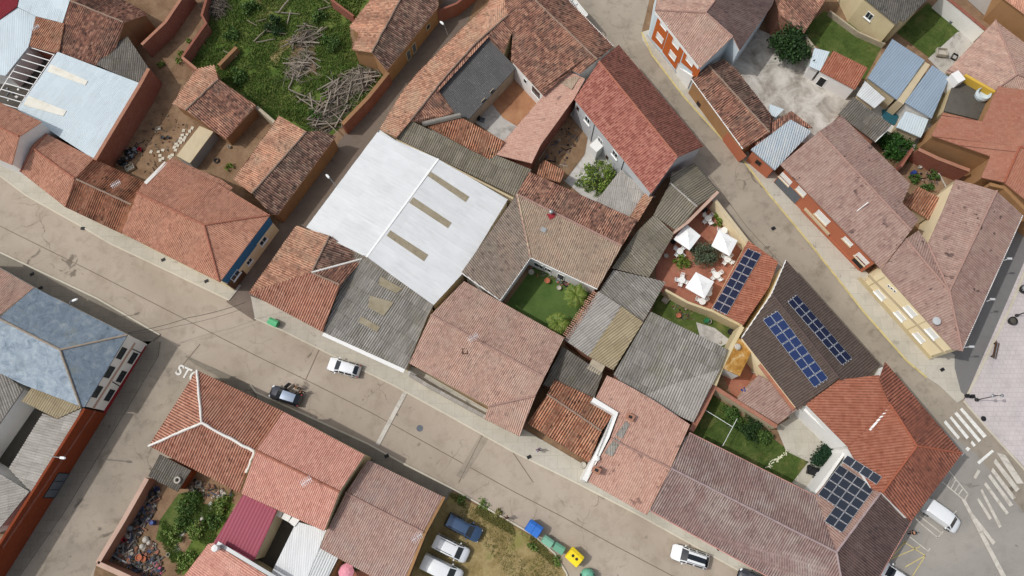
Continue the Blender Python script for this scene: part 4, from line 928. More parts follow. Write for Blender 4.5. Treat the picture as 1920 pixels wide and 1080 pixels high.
mb = MB(); a, b = P(1632, 806, 6.7), P(1670, 762, 7.4); mb.bar(a - V((0, 0, .25)), b - V((0, 0, .25)), .22, .3); obj('flashing', mb, M['white'], h.root)
wall_run('terrace_wall', 'white rendered wall around the paved end of the lawn garden', [(1506, 764, 3.6), (1588, 842, 3.6), (1530, 924, 3.6)], M['w_white'], .4)
h = house('panelled_house', 'dark brown tiled house carrying two blue panel arrays', [
    [(1447, 551, 6.0), (1573, 709, 6.0), (1496, 768, 4.8), (1391, 633, 4.7)], [(1447, 551, 6.0), (1474, 488, 4.8), (1650, 684, 4.7), (1602, 736, 5.95), (1573, 709, 6.0)]], M['t_brown'], M['w_cream'], period=.3, amp=0.0455, sag=.01, ridge=M['r_brown'],
    gutter=(M['white'], [((1391, 633, 4.7), (1447, 551, 6.0)), ((1447, 551, 6.0), (1474, 488, 4.8))]))
h = house('patio_lean_to', 'orange tiled lean-to with a tall panel array beside the patio', [[(1403, 451, 3.3), (1459, 491, 3.9), (1441, 540, 3.9), (1394, 609, 3.6), (1335, 578, 2.7)]], M['t_orange'], M['w_cream'], 'lean-to', period=.27, amp=0.0455, sag=.02)
wall_run('garden_wall', 'cream garden wall between the patio and the strip garden', [(1247, 543, 2.2), (1290, 567, 2.2), (1335, 583, 2.4), (1392, 611, 2.4)], M['w_creamdull'], .3)
wall_run('street_wall', 'tall cream wall between the patio and the street', [(1341, 376, 2.6), (1400, 452, 2.6), (1424, 474, 2.6)], M['w_cream'], .35, M['w_sand'])
wall_run('house_wall', 'crooked cream wall climbing past the rusty roof', [(1392, 612, 3.6), (1372, 650, 3.4), (1352, 690, 3.2), (1340, 722, 3.0)], M['w_creamdull'], .5)
h = house('flat_shed', 'tiny flat roof covered in orange rust lichen', [[(1384, 632, 3.4), (1409, 660, 3.4), (1387, 705, 3.2), (1354, 690, 3.2)]], M['rust'], M['w_white'], 'shed', amp=.0, over=.05, drop=.25)
h = house('garden_annex', 'low mauve tiled annex above the lawn garden', [[(1423, 702, 3.1), (1442, 714, 3.4), (1494, 768, 3.4), (1459, 795, 2.7), (1382, 748, 2.6), (1400, 726, 2.7)]], M['t_mauvepink'], M['w_sand'], 'annex', period=.27, amp=0.039, sag=.02)
mb = MB(); mb.bar(P(1426, 682, 3.7), P(1490, 766, 3.7), .8, .12); obj('tile_strip', mb, M['t_flatorange'], h.root)
wall_run('garden_wall', 'tile-capped wall along the left end of the lawn garden', [(1340, 722, 2.6), (1318, 768, 2.6), (1296, 808, 2.7)], M['b_pale'], .45, M['t_flatorange'])
wall_run('garden_wall', 'tile-capped wall between the lawn garden and the mauve annex', [(1336, 724, 2.5), (1380, 752, 2.5), (1456, 800, 2.5)], M['w_sand'], .35, M['t_flatorange'])
# ================================================================ right hand side
g3 = lambda l: [(960 + x / 3, y / 3) for x, y in l]
g4 = lambda l: [(1440 + x / 3, y / 3) for x, y in l]
h = house('two_storey_house', 'pale pink roofed house with an orange and white street front', [
    [(1228, 19, 6.3), (1323, 24, 6.9), (1374, 69, 6.6), (1313, 127, 6.0)], [(1228, 19, 6.3), (1240, -50, 6.3), (1340, -50, 6.9), (1340, 2, 6.9), (1323, 24, 6.9)],
    [(1323, 24, 6.9), (1340, 2, 6.9), (1340, -50, 6.9), (1470, -60, 6.1), (1448, 10, 6.1), (1387, 95, 6.1), (1374, 69, 6.6)]],
    M['t_pinkgrey'], M['w_paleblue'], mats=[M['t_pinkgrey'], M['t_mauvedark']], fm=[0, 0, 1], period=.28, amp=0.039, over=.15, ridge=M['r_pink'])
A, B = (1228, 19, 6.3), (1313, 127, 6.0)
for k, q in enumerate(([(820, 95), (880, 170), (845, 283), (783, 218)], [(882, 178), (965, 285), (925, 400), (845, 290)], [(968, 292), (1058, 395), (1030, 460), (1008, 440), (1015, 405), (950, 350)])): panel(h, A, B, g3(q), M['w_orange'], 'painted_panel')
for x, y in ((857, 140), (925, 245), (1003, 340)):
    opening(h, A, B, 960 + x / 3, y / 3, 1.5, 1.3, M['white'], M['shut'], mull=0, proud=.07)
for x, y in ((833, 213), (905, 312)): opening(h, A, B, 960 + x / 3, y / 3, 1.5, 1.2, M['white'], M['shut'], mull=0, proud=.07)
panel(h, A, B, g3([(805, 62), (1050, 378), (1046, 392), (800, 75)]), M['white'], 'cornice', .12)
panel(h, A, B, g3([(945, 385), (1015, 430), (985, 500), (920, 420)]), M['w_white'], 'painted_panel', .2)
panel(h, A, B, g3([(782, 220), (925, 405), (1000, 440), (972, 530), (880, 440), (735, 235), (760, 190)]), M['w_grey'], 'plinth', .06)
opening(h, A, B, 960 + 935 / 3, 455 / 3, 2.2, 2.2, M['w_grey'], M['shut'], 'garage_door', 0, z=1.15, proud=.08)
h = house('old_house', 'old brown tiled house with a wavy ridge on the narrow street', [
    [(1297, 148, 3.6), (1329, 123, 4.3), (1373, 172, 4.4), (1443, 248, 4.3), (1393, 279, 3.4)], [(1329, 123, 4.3), (1357, 111, 3.8), (1380, 130, 3.6), (1446, 215, 3.6), (1443, 248, 4.3), (1373, 172, 4.4)]],
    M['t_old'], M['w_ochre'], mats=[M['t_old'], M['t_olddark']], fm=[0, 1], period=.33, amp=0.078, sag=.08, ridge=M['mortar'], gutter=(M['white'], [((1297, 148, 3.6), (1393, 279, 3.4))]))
A, B = (1297, 148, 3.6), (1393, 279, 3.4)
panel(h, A, B, g3([(1195, 765), (1210, 745), (1318, 880), (1275, 912), (1180, 790)]), M['w_terra'], 'painted_band')
opening(h, A, B, 960 + 1050 / 3, 585 / 3, .8, .9, M['brownwood'], M['dark'], mull=0)
house('old_house', 'small old tiled roof tip between the brown house and the sheet roof', [[(1410, 252, 3.4), (1484, 208, 3.6), (1524, 240, 3.4), (1478, 232, 3.5), (1420, 276, 3.4)]], M['t_old'], M['b_red'], 'shed', period=.3, amp=0.065, sag=.05)
h = house('metal_roofed_house', 'blue-grey sheet roofed house with patches of white paint on the street', [[(1408, 280, 3.5), (1482, 224, 4.0), (1522, 246, 3.9), (1453, 319, 3.4)]], M['m_old'], M['w_terra'], period=.3, amp=0.039, sag=.02, gutter=(M['greymetal'], [((1408, 280, 3.5), (1453, 319, 3.4))]))
opening(h, (1408, 280, 3.5), (1453, 319, 3.4), 1422, 305, .9, 1.0, M['brownwood'], M['dark'], mull=0)
house('lean_to', 'small pale blue sheet roof at the corner of the concrete yard', [[(1443, 195, 2.8), (1470, 205, 2.8), (1455, 220, 2.6), (1442, 214, 2.6)]], M['m_pale'], M['w_white'], 'lean-to', amp=.015)
h = house('two_storey_house', 'large mauve-pink tiled house with terracotta front and white blinds', [
    [(1463, 308, 5.4), (1535, 247, 7.1), (1708, 432, 7.1), (1653, 505, 5.2)], [(1535, 247, 7.1), (1578, 217, 5.9), (1707, 345, 5.8), (1692, 380, 6.3), (1723, 411, 6.3), (1708, 432, 7.1)]],
    M['t_mauvepink'], M['w_terra'], period=.3, amp=0.0286, sag=.03, ridge=M['r_pink'], over=.75)
A, B = (1463, 308, 5.4), (1653, 505, 5.2)
g8 = lambda x, y: (1380 + x / 5.143, 330 + y / 5.143)
for x, y, w_, hh_ in ((480, 30, 1.9, 1.3), (630, 147, 1.5, 1.0), (835, 400, 2.2, 1.4), (1080, 630, 1.5, .8), (1215, 800, 1.9, 1.3)): opening(h, A, B, *g8(x, y), w_, hh_, M['white'], M['shut'], mull=0, sill=M['w_sand'])
opening(h, A, B, *g8(480, 150), 4.2, 2.4, M['w_terra'], M['greydoor'], 'garage_door', 0, z=1.25)
opening(h, A, B, *g8(1125, 875), 1.8, 2.2, M['w_terra'], M['dark'], 'door', 0, z=1.1)
panel(h, A, B, [g8(660, 312), g8(895, 565), g8(888, 578), g8(652, 325)], M['w_sand'], 'ledge', .25)
panel(h, A, B, [g8(620, 330), g8(655, 322), g8(900, 590), g8(1190, 900), g8(1130, 960), g8(860, 640)], M['w_terra'], 'facade_panel', .12)
mb = MB(); mb.box(P(1632, 388, 6.2) + V((0, 0, .12)), (.8, .55, .12), Matrix.Rotation(.6, 3, 'Z')); obj('roof_window', mb, M['greymetal'], h.root)
mb = MB(); c = P(1605, 397, 6.0); mb.tube([c, c + V((1.1, .8, 1.2))], .06, 6); obj('flue', mb, M['white'], h.root)
h = house('two_storey_house', 'cream fronted house with a mottled pink-mauve hipped roof by the plaza', [
    [(1653, 507, 5.9), (1698, 448, 6.3), (1780, 546, 7.4), (1804, 658, 5.8), (1787, 656, 5.8)], [(1698, 448, 6.3), (1722, 432, 6.0), (1740, 457, 6.1), (1780, 546, 7.4)],
    [(1740, 457, 6.1), (1768, 395, 6.1), (1792, 336, 6.1), (1869, 358, 7.4), (1780, 546, 7.4)], [(1869, 358, 7.4), (1918, 404, 5.9), (1804, 658, 5.8), (1780, 546, 7.4)]],
    M['t_mauvepink'], M['w_cream'], mats=[M['t_mauvepink'], M['t_mauve']], fm=[0, 0, 0, 0], period=.3, amp=0.0325, sag=.03, ridge=M['r_pink'], over=.22, gutter=(M['white'], [((1918, 404, 5.9), (1804, 658, 5.8))]))
A, B = (1653, 507, 5.9), (1787, 656, 5.8)
e8 = lambda l: [(1440 + x / 3, 360 + y / 3) for x, y in l]
for x, y in ((803, 670), (925, 795)): opening(h, A, B, 1440 + x / 3, 360 + y / 3, 1.6, 1.1, M['white'], M['shut'], mull=0, sill=M['white'])
for x, y in ((632, 578), (745, 697), (853, 818)): opening(h, A, B, 1440 + x / 3, 360 + y / 3, 1.5, 1.0, M['white'], M['shut'], mull=0, sill=M['white'])
for x, y in ((680, 528), (697, 542), (714, 557)): opening(h, A, B, 1440 + x / 3, 360 + y / 3, .35, .5, M['white'], M['dark'], mull=0)
panel(h, A, B, e8([(570, 462), (1000, 905), (990, 912), (560, 472)]), M['w_sand'], 'string_course', .06)
for q in ([(530, 545), (655, 475), (657, 482), (533, 552)], [(772, 776), (886, 723), (888, 729), (774, 783)]): panel(h, A, B, e8(q), M['w_creamdull'], 'joint_strip', .03)
panel(h, A, B, e8([(500, 490), (905, 942), (925, 935), (535, 490), (520, 478)]), M['w_creamdull'], 'plinth', .05)
mb = MB(); mb.box(P(1793, 496, 6.7) + V((0, 0, .12)), (.9, .6, .12), Matrix.Rotation(.2, 3, 'Z')); obj('roof_window', mb, M['greymetal'], h.root)
mb = MB(); c = P(1753, 603, 6.3); mb.lathe(c + V((0, 0, .1)), [(.05, 0), (.45, .1), (.5, .3), (.1, .34)], 14); obj('dish', mb, M['w_grey'], h.root)
for x0, y0, x1, y1 in ((1880, 489, 1893, 485), (1850, 565, 1861, 561), (1805, 652, 1822, 650)):
    mb = MB(); a, b = P(x0, y0, 5.2), P(x1, y1, 5.6); mb.tube([a, a.lerp(b, .6) + V((0, 0, .15)), b], .045, 6); mb.box(b, (.6, .25, .12)); obj('wall_lamp', mb, M['w_grey'], h.root)
h = house('large_house', 'bright flat orange tiled roof at the right edge with an ochre courtyard wall', [
    [(1768, 211, 5.8), (1842, 228, 6.1), (1857, 195, 6.1), (1872, 162, 6.1), (1990, 178, 6.4), (1990, 300, 6.8), (1912, 275, 6.8), (1883, 342, 5.8), (1840, 333, 5.6), (1857, 293, 5.9), (1747, 254, 5.4)],
    [(1990, 300, 6.8), (1990, 430, 5.6), (1883, 342, 5.8), (1912, 275, 6.8)]],
    M['t_flatorange'], M['w_ochre'], period=.27, amp=.018, sag=.01, ridge=M['r_orange'], over=.3)
wall_run('ochre_wall', 'bright ochre coping wall between the orange roof and the mottled pink roof', [(1856, 345, 5.0), (1884, 352, 5.0), (1935, 405, 5.0)], M['w_ochre'], .5)
wall_run('brick_wall', 'red brick courtyard wall below the ochre facade', [(1722, 280, 3.0), (1760, 298, 3.0), (1818, 320, 3.0)], M['b_red'], .35, M['b_pale'])
wall_run('brick_wall', 'low red wall between the vine and the shrub courtyard', [(1712, 278, 2.4), (1690, 312, 2.4)], M['b_red'], .3)
h = house('lean_to', 'little old tiled lean-to below the shrub courtyard', [[(1722, 350, 2.8), (1764, 372, 2.8), (1742, 412, 2.4), (1692, 380, 2.4)]], M['t_orange_old'], M['w_sand'], 'lean-to', period=.32, amp=0.078, sag=.05)
wall_run('courtyard_wall', 'pale wall beside the little old lean-to under the mottled roof', [(1796, 338, 3.6), (1770, 396, 3.4), (1742, 452, 3.4)], M['w_sand'], .5)
h = house('hipped_house', 'grey-pink hipped roof behind the yellow terrace wall', [
    [(1773, 135, 3.9), (1866, 38, 3.9), (1907, 140, 5.2), (1864, 170, 4.6), (1845, 160, 4.4)], [(1866, 38, 3.9), (1960, 110, 3.9), (1960, 160, 4.2), (1907, 140, 5.2)], [(1907, 140, 5.2), (1960, 160, 4.2), (1960, 185, 4.2), (1864, 170, 4.6)]],
    M['t_pinkgrey'], M['w_creamdull'], period=.28, amp=0.026, sag=.03, ridge=M['r_pink'])
wall_run('yellow_wall', 'yellow parapet along the small grey roof terrace', [(1810, 140, 4.8), (1866, 172, 4.8)], M['yellowwall'], .4)
h = house('terrace_block', 'grey roof terrace with clutter below the yellow parapet', [[(1790, 150, 3.6), (1815, 150, 3.6), (1862, 178, 3.6), (1840, 226, 3.6), (1770, 208, 3.6)]], M['yard_dark'], M['w_creamdull'], 'terrace', amp=0, over=.02, drop=.2)
mb = MB(); mb.lathe(V((0, 0, 0)), [(.1, 0), (.9, .05), (1.0, .5), (.9, .9), (.85, .9), (.8, .2), (.1, .15)], 18)
c = P(1839, 181, 3.6); o = obj('covered_tub', mb, M['w_paleblue'], None, V((0, 0, 0))); o.location = c; tag(o, 'round pale tub standing on the grey roof terrace', 'tub')
h = house('metal_roofed_shed', 'blue-grey ribbed sheet roof nearest the rectangular lawns', [[(1673, 73, 3.6), (1734, 113, 3.6), (1682, 187, 3.3), (1627, 146, 3.3)]], M['m_blue'], M['w_sand'], 'shed', period=.33, amp=0.026, sag=.01)
h = house('metal_roofed_shed', 'blue-grey ribbed sheet roof beside the grey-pink hipped house', [[(1748, 122, 3.7), (1780, 145, 3.7), (1747, 222, 3.4), (1696, 192, 3.4)]], M['m_blue'], M['w_white'], 'shed', period=.33, amp=0.026, sag=.01)
h = house('metal_roofed_shed', 'small pale blue sheet roof above the vine corner', [[(1698, 208, 2.9), (1741, 224, 2.9), (1727, 258, 2.7), (1680, 238, 2.7)]], M['m_pale'], M['w_sand'], 'shed', period=.33, amp=.015)
mb = MB(); mb.box(P(1785, 155, 3.4), (1.2, 1.6, 3.0), Matrix.Rotation(.5, 3, 'Z')); c = P(1785, 155, 0); o = obj('stair_block', mb, M['w_white'], None, c); tag(o, 'narrow white wall block along the right blue-grey roof', 'stair block')
sheet('tiled_pool', [(1653, 205), (1690, 207), (1678, 235), (1655, 225)], .3, M['teal'])
wall_run('garden_wall', 'beige wall strip between the two blue-grey sheet roofs', [(1738, 118, 3.2), (1688, 192, 3.2)], M['w_sand'], 1.0)
h = house('grey_roofed_shed', 'dark grey corrugated roof behind the large mauve-pink house', [[(1600, 181, 3.6), (1673, 235, 3.6), (1641, 266, 3.2), (1572, 214, 3.2)]], M['f_dark'], M['b_pale'], 'shed', period=.28, amp=0.039, sag=.03, gutter=(M['white'], [((1673, 235, 3.6), (1641, 266, 3.2))]))
house('metal_roofed_shed', 'weathered grey sheet roof between the dark grey roof and the teal pool', [[(1622, 152, 2.9), (1660, 185, 2.9), (1640, 203, 2.7), (1606, 178, 2.7)]], M['m_whitegrey'], M['w_sand'], 'shed', period=.3, amp=0.026)
h = house('small_house', 'small bright orange tiled house with a white wall to the concrete yard', [[(1562, 95, 4.0), (1627, 127, 4.0), (1603, 168, 3.0), (1537, 133, 3.0)]], M['t_orange'], M['w_white'], period=.28, amp=0.039, sag=.02, over=.1)
opening(h, (1603, 168, 3.0), (1537, 133, 3.0), 1542, 151, 1.1, 2.0, M['white'], M['dark'], 'door', 0, z=1.05)
house('metal_roofed_shed', 'small white sheet roof beside the small orange tiled house', [[(1527, 90, 3.3), (1556, 97, 3.3), (1538, 133, 3.0), (1517, 124, 3.0)]], M['m_pale'], M['w_white'], 'shed', period=.3, amp=.015)
h = house('old_house', 'old dark pink tiled house at the top edge left of the lawn', [[(1463, 27, 4.8), (1440, -40, 4.8), (1560, -40, 4.8), (1545, 4, 4.0), (1508, 62, 3.7)]], M['t_old'], M['b_pale'], mats=[M['t_old']], period=.28, amp=0.0585, sag=.05)
h = house('two_storey_house', 'dark roofed house with a dull cream wall above the two lawns', [[(1600, -60, 6.2), (1780, -60, 6.2), (1740, -2, 5.8), (1695, 41, 5.5), (1688, 36, 5.5), (1682, 47, 5.4), (1620, -4, 5.4)]], M['f_dark'], M['w_creamdull'], mats=[tile_mat('tile_slate', [(74, 72, 72), (88, 86, 85), (98, 96, 94)], .28, .42, ((56, 54, 54), .4), ((110, 108, 104), .3), .3)], period=.28, amp=0.039, sag=.02, over=.2)
opening(h, (1682, 47, 5.4), (1620, -4, 5.4), 1630, 30, 1.1, 1.2, M['white'], M['glass'], sill=M['white'])
wall_run('white_wall', 'white wall with red tile coping along the top right road', [(1768, -10, 2.8), (1812, 26, 2.8), (1848, 56, 2.8)], M['w_white'], .4, M['b_red'])
house('ochre_house', 'ochre house cut by the top right corner', [[(1880, -5, 5), (1900, -50, 5), (1990, -50, 5), (1990, 80, 5), (1940, 40, 5)]], M['t_terra'], M['w_ochre'], period=.28)
wall_run('garden_wall', 'low grey wall dividing the two rectangular lawns', [(1556, 20, 1.0), (1610, 60, 1.0), (1660, 82, 1.0)], M['w_stone'], .25)
wall_run('yard_wall', 'wall of the concrete yard behind the fig tree', [(1508, 64, 2.4), (1530, 92, 2.4)], M['w_stone'], .3)
# ================================================================ bottom left
h = house('tiled_house', 'pink tiled roof at the left edge beside the blue slate roof', [[(-60, 470, 5.2), (0, 503, 5.2), (64, 539, 5.2), (0, 590, 6.4), (-60, 560, 6.4)], [(-60, 560, 6.4), (0, 590, 6.4), (-60, 640, 5.3)]], M['t_pinkgrey'], M['w_white'], period=.24, amp=0.039)
h = house('two_storey_house', 'blue slate hipped house with a white two-storey side front', [
    [(64, 539, 5.4), (239, 628, 5.4), (113, 656, 7.0), (-2, 597, 7.0)], [(239, 628, 5.4), (158, 764, 5.2), (151, 762, 5.3), (113, 656, 7.0)], [(113, 656, 7.0), (151, 762, 5.3), (45, 722, 5.0), (-60, 670, 5.2), (-60, 566, 7.0), (-2, 597, 7.0)]],
    M['slate'], M['w_white'], mats=[M['slate'], M['slate_light']], fm=[0, 0, 1], amp=.0, period=.5, sag=.03, ridge=M['r_slate'], over=.12)
A, B = (239, 628, 5.4), (158, 764, 5.2)
f9 = lambda x, y: (60 + x / 3, 600 + y / 3)
for x, y in ((503, 187), (435, 293), (366, 403), (566, 215), (502, 318), (435, 423)): opening(h, A, B, *f9(x, y), 1.5, 1.15, M['blackmetal'], M['glass'], mull=1)
panel(h, A, B, [f9(578, 128), f9(583, 134), f9(350, 500), f9(342, 497)], M['w_pinktan'], 'string_course', .08)
panel(h, A, B, [f9(640, 145), f9(650, 155), f9(415, 525), f9(402, 518)], M['redband'], 'plinth', .05)
for q in ([(563, 165), (612, 188)], [(452, 350), (497, 378)]):
    a, b = f9(*q[0]), f9(*q[1]); panel(h, A, B, [a, (a[0] + 1, a[1] - 1.5), (b[0] + 1, b[1] - 1.5), b], M['blackmetal'], 'downpipe', .04)
house('grey_roofed_house', 'brownish corrugated roof at the left edge below the slate house', [[(-60, 670, 5.0), (0, 694, 4.9), (44, 730, 4.5), (-60, 880, 4.2)]], M['f_grey'], M['w_white'], period=.3, amp=0.0455, sag=.04)
house('grey_roofed_house', 'straw coloured corrugated roof under the slate hip', [[(62, 724, 4.4), (153, 764, 4.4), (107, 785, 4.2), (40, 752, 4.1)]], M['f_yellow'], M['w_white'], 'lean-to', period=.3, amp=0.0455, sag=.03)
h = house('grey_roofed_house', 'pale corrugated roof along the long brown brick wall', [[(80, 775, 3.9), (108, 786, 4.1), (153, 766, 4.4), (148, 778, 4.4), (59, 924, 4.2), (16, 878, 3.6)]], M['f_light'], M['w_white'], period=.3, amp=0.039, sag=.04)
wall_run('brick_wall', 'long brown brick street wall with a steel door, bottom left', [(158, 766, 4.7), (58, 926, 4.7), (-60, 1112, 4.7)], M['b_brown'], .3)
bw = bpy.data.objects['brick_wall' if False else [o.name for o in bpy.data.objects if o.get('label', '').startswith('long brown brick')][0]]
class _W: pass
hw = _W(); hw.root = bw; hw.over = -.15; hw.c = P(0, 880, 4.7)
A, B = (158, 766, 4.7), (58, 926, 4.7)
f10 = lambda x, y: (x / 3, 720 + y / 3)
opening(hw, A, B, *f10(305, 570), 3.2, 2.3, M['blackmetal'], M['greydoor'], 'garage_door', 2, z=1.25)
panel(hw, A, B, [f10(535, 148), f10(541, 154), f10(20, 925), f10(12, 920)], M['b_red'], 'string_course', .07)
house('grey_roofed_shed', 'ribbed grey corrugated roof in the bottom left corner', [[(-60, 850, 4.2), (0, 888, 4.3), (55, 922, 4.4), (0, 990, 4.3), (-60, 1010, 4.2)]], M['f_light'], M['w_white'], 'shed', period=.3, amp=0.0585, sag=.03)
h = house('hipped_house', 'striped tiled hipped house with whitewashed ridges at the road corner', [
    [(369, 694, 4.0), (378, 793, 5.6), (279, 836, 3.8)], [(369, 694, 4.0), (534, 773, 4.0), (477, 847, 5.6), (378, 793, 5.6)], [(279, 836, 3.8), (378, 793, 5.6), (477, 847, 5.6), (462, 886, 4.7), (448, 924, 3.8)]],
    M['t_hip'], M['w_sand'], period=.31, amp=0.0715, sag=.03, ridge=M['white_ridge'])
mb = MB()
for a, b in (((369, 694, 4.1), (378, 793, 5.7)), ((378, 793, 5.7), (279, 836, 3.9)), ((378, 793, 5.7), (477, 847, 5.7)), ((477, 847, 5.7), (462, 886, 4.8))): mb.tube([P(*a).lerp(P(*b), i / 9) + V((U(-.04, .04), U(-.04, .04), U(-.04, .03))) for i in range(10)], [U(.13, .19) for i in range(10)], 6)
obj('ridge_mortar', mb, M['white_ridge'], h.root)
h = house('two_storey_house', 'salmon tiled gable house in the middle of the bottom row', [
    [(532, 772, 5.6), (684, 853, 5.6), (636, 922, 6.9), (480, 845, 6.9)], [(480, 845, 6.9), (636, 922, 6.9), (608, 996, 5.5), (452, 925, 5.5)]], M['t_salmon'], M['w_creamdull'], period=.23, amp=0.0455, sag=.02, ridge=M['r_terra'], over=.15)
h = house('tiled_house', 'grey-pink tiled house beside the grass car plot', [
    [(690, 862, 4.0), (830, 931, 4.0), (794, 998, 5.1), (648, 924, 5.1)], [(648, 924, 5.1), (794, 998, 5.1), (750, 1110, 3.8), (600, 1028, 3.9), (615, 990, 4.1)]], M['t_salmongrey'], M['w_creamdull'], period=.25, amp=0.0455, sag=.02, ridge=M['r_pink'])
mb = MB(); mb.bar(P(833, 932, 3.95), P(797, 999, 5.05), .3, .18); mb.bar(P(797, 999, 5.05), P(752, 1112, 3.75), .3, .18); obj('verge_board', mb, M['w_ochre'], h.root)
h = house('metal_roofed_annex', 'wine red sheet roof behind the salmon tiled house', [[(457, 925, 4.3), (520, 957, 4.3), (476, 1052, 3.9), (400, 1018, 3.9)]], M['m_red'], M['w_sand'], 'annex', period=.4, amp=.012, sag=.0, over=.1)
h = house('terrace_block', 'white roof terrace slab below the salmon tiled house', [[(556, 978, 3.2), (612, 994, 3.2), (572, 1095, 3.2), (506, 1080, 3.2)]], M['m_white'], M['w_white'], 'terrace', amp=.005, over=.05, drop=.25)
mb = MB()
for q in ([(521, 958), (530, 962)], [(532, 963), (545, 970)], [(547, 971), (558, 980)]): mb.bar(P(*q[0], 3.3), P(*q[1], 3.3), 1.1, .15)
obj('ledge', mb, M['w_white'], h.root)
house('lean_to', 'white corrugated sheet lean-to beside the grey-pink house', [[(602, 1022, 3.3), (637, 1040, 3.3), (606, 1100, 3.1), (572, 1085, 3.1)]], M['m_whitegrey'], M['w_creamdull'], 'lean-to', period=.3, amp=0.039)
h = house('tiled_house', 'salmon tiled roof cut by the bottom edge behind the junk garden', [[(390, 1020, 4.6), (400, 1018, 4.7), (520, 1092, 4.7), (500, 1150, 5.2), (320, 1110, 4.2), (345, 1080, 4.3)]], M['t_salmon'], M['w_sand'], period=.24, amp=0.0455, over=.1)
mb = MB(); a, b = P(408, 1018, 4.85), P(520, 1085, 4.85); mb.bar(a, b, .4, .15); obj('gutter_channel', mb, M['greymetal'], h.root)
mb = MB(); mb.lathe(P(409, 1027, 4.8), [(.3, 0), (.3, .8), (.42, .85), (.36, 1.05), (.05, 1.1)], 14); obj('chimney_pot', mb, M['w_white'], h.root)
house('grey_roofed_shed', 'dark corrugated shed roof at the top of the junk garden', [[(300, 852, 2.6), (358, 882, 2.6), (333, 922, 2.4), (278, 893, 2.4)]], M['f_dark'], M['b_brown'], 'shed', period=.28, amp=0.052, sag=.05)
wall_run('garden_wall', 'pinkish garden wall between the side road and the junk garden', [(276, 897, 2.2), (232, 975, 2.2), (183, 1056, 2.2), (240, 1082, 2.2), (330, 1130, 2.2)], M['b_pale'], .4, M['w_pinktan'])
wall_run('terrace_wall', 'pink wall around the small terrace with the umbrella', [(652, 1028, 1.6), (690, 1046, 1.6), (735, 1070, 1.6), (760, 1090, 1.6)], M['w_pink'], .35, M['w_pink'])
wall_run('terrace_wall', 'ochre side wall of the small terrace with the umbrella', [(648, 1026, 2.6), (610, 1100, 2.6)], M['w_ochre'], .3)
mb = MB(); c = P(649, 1025, 3.2); mb.box(c + V((0, 0, -.6)), (.6, .6, 2.0), Matrix.Rotation(-.5, 3, 'Z')); o = obj('chimney', mb, M['w_white'], None, V((c.x, c.y, 0))); tag(o, 'white square chimney block at the corner of the small terrace', 'chimney block')
# ================================================================ panel arrays
for nm, c in (('navy', (15, 22, 48)), ('blue', (18, 38, 80)), ('slate', (34, 40, 50))):
    k = NT('cells_' + nm, .35, .35); pos = k.n('UVMap').outputs[0]
    br = k.n('TexBrick', {'Vector': pos, 'Color1': L(c), 'Color2': tuple(v * 1.12 for v in L(c)[:3]) + (1,), 'Mortar': L(tuple(v + 26 for v in c)), 'Scale': 1.0, 'Mortar Size': .008, 'Brick Width': .165, 'Row Height': .165})
    br.offset = 0; k.base(br.outputs[0]); k.b.inputs['Coat Weight'].default_value = .1; M['cells_' + nm] = k.m
M['alu'] = plain('aluminium', (204, 208, 212), .4, .5, .2)
byl = lambda s: [h for l, h in HOUSES.items() if l.startswith(s)][0]
def solar(label, h, TL, TR, BR, BL, cols, rows, mat, skip=(), lift=.16, group='panel arrays on the roofs'):
    q = [roof_pt(h, *p) + V((0, 0, lift)) for p in (TL, TR, BR, BL)]
    c = sum(q, V((0, 0, 0))) / 4; t = thing('solar_array', label, 'solar array', c, group)
    at = lambda u, v: q[0].lerp(q[1], u).lerp(q[3].lerp(q[2], u), v)
    n = (q[1] - q[0]).cross(q[3] - q[0]).normalized(); n = -n if n.z < 0 else n
    rb = MB()
    for i in range(cols):
        for j in range(rows):
            if (i, j) in skip: continue
            g = .035; u0, u1, v0, v1 = (i + g * .6) / cols, (i + 1 - g * .6) / cols, (j + g) / rows, (j + 1 - g) / rows
            o4 = [at(u0, v0), at(u1, v0), at(u1, v1), at(u0, v1)]; ctr = sum(o4, V((0, 0, 0))) / 4
            mb = MB(); lo = [p - n * .04 for p in o4]
            mb.face(o4, None, 0); mb.face(lo[::-1], None, 0)
            for a in range(4): mb.face([lo[a], lo[(a + 1) % 4], o4[(a + 1) % 4], o4[a]], None, 0)
            wx = (o4[1] - o4[0]).length; wy = (o4[3] - o4[0]).length
            sh = lambda p: ctr + (p - ctr) * .955 + n * .006
            mb.face([sh(p) for p in o4], [(0, 0), (wx, 0), (wx, wy), (0, wy)], 1)
            obj('panel', mb, [M['alu'], M[mat]], t)
    for e in (.25, .75):
        for i in range(cols):
            js = [j for j in range(rows) if (i, j) not in skip]
            a, b = at((i + e) / cols, min(js) / rows - .012), at((i + e) / cols, (max(js) + 1) / rows + .012); rb.bar(a - n * .07, b - n * .07, .05, .05)
    obj('mounting_rail', rb, M['alu'], t); return t
solar('narrow navy panel array on the orange lean-to beside the patio', byl('orange tiled lean-to with a tall'), (1401, 466), (1427, 477), (1362, 591), (1335, 578), 2, 8, 'cells_navy')
solar('bright blue panel array on the courtyard side of the dark brown roof', byl('dark brown tiled house'), (1429, 600), (1457, 583), (1552, 710), (1526, 727), 2, 8, 'cells_blue')
solar('dark navy panel array on the street side of the dark brown roof', byl('dark brown tiled house'), (1476, 567), (1493, 553), (1597, 672), (1578, 685), 2, 8, 'cells_navy')
solar('largest slate coloured panel array on the pink wing of the long hall', byl('long mauve tiled hall'), (1573, 871), (1640, 914), (1578, 999), (1511, 956), 4, 6, 'cells_slate', skip=[(0, 4), (0, 5), (1, 4), (1, 5)])
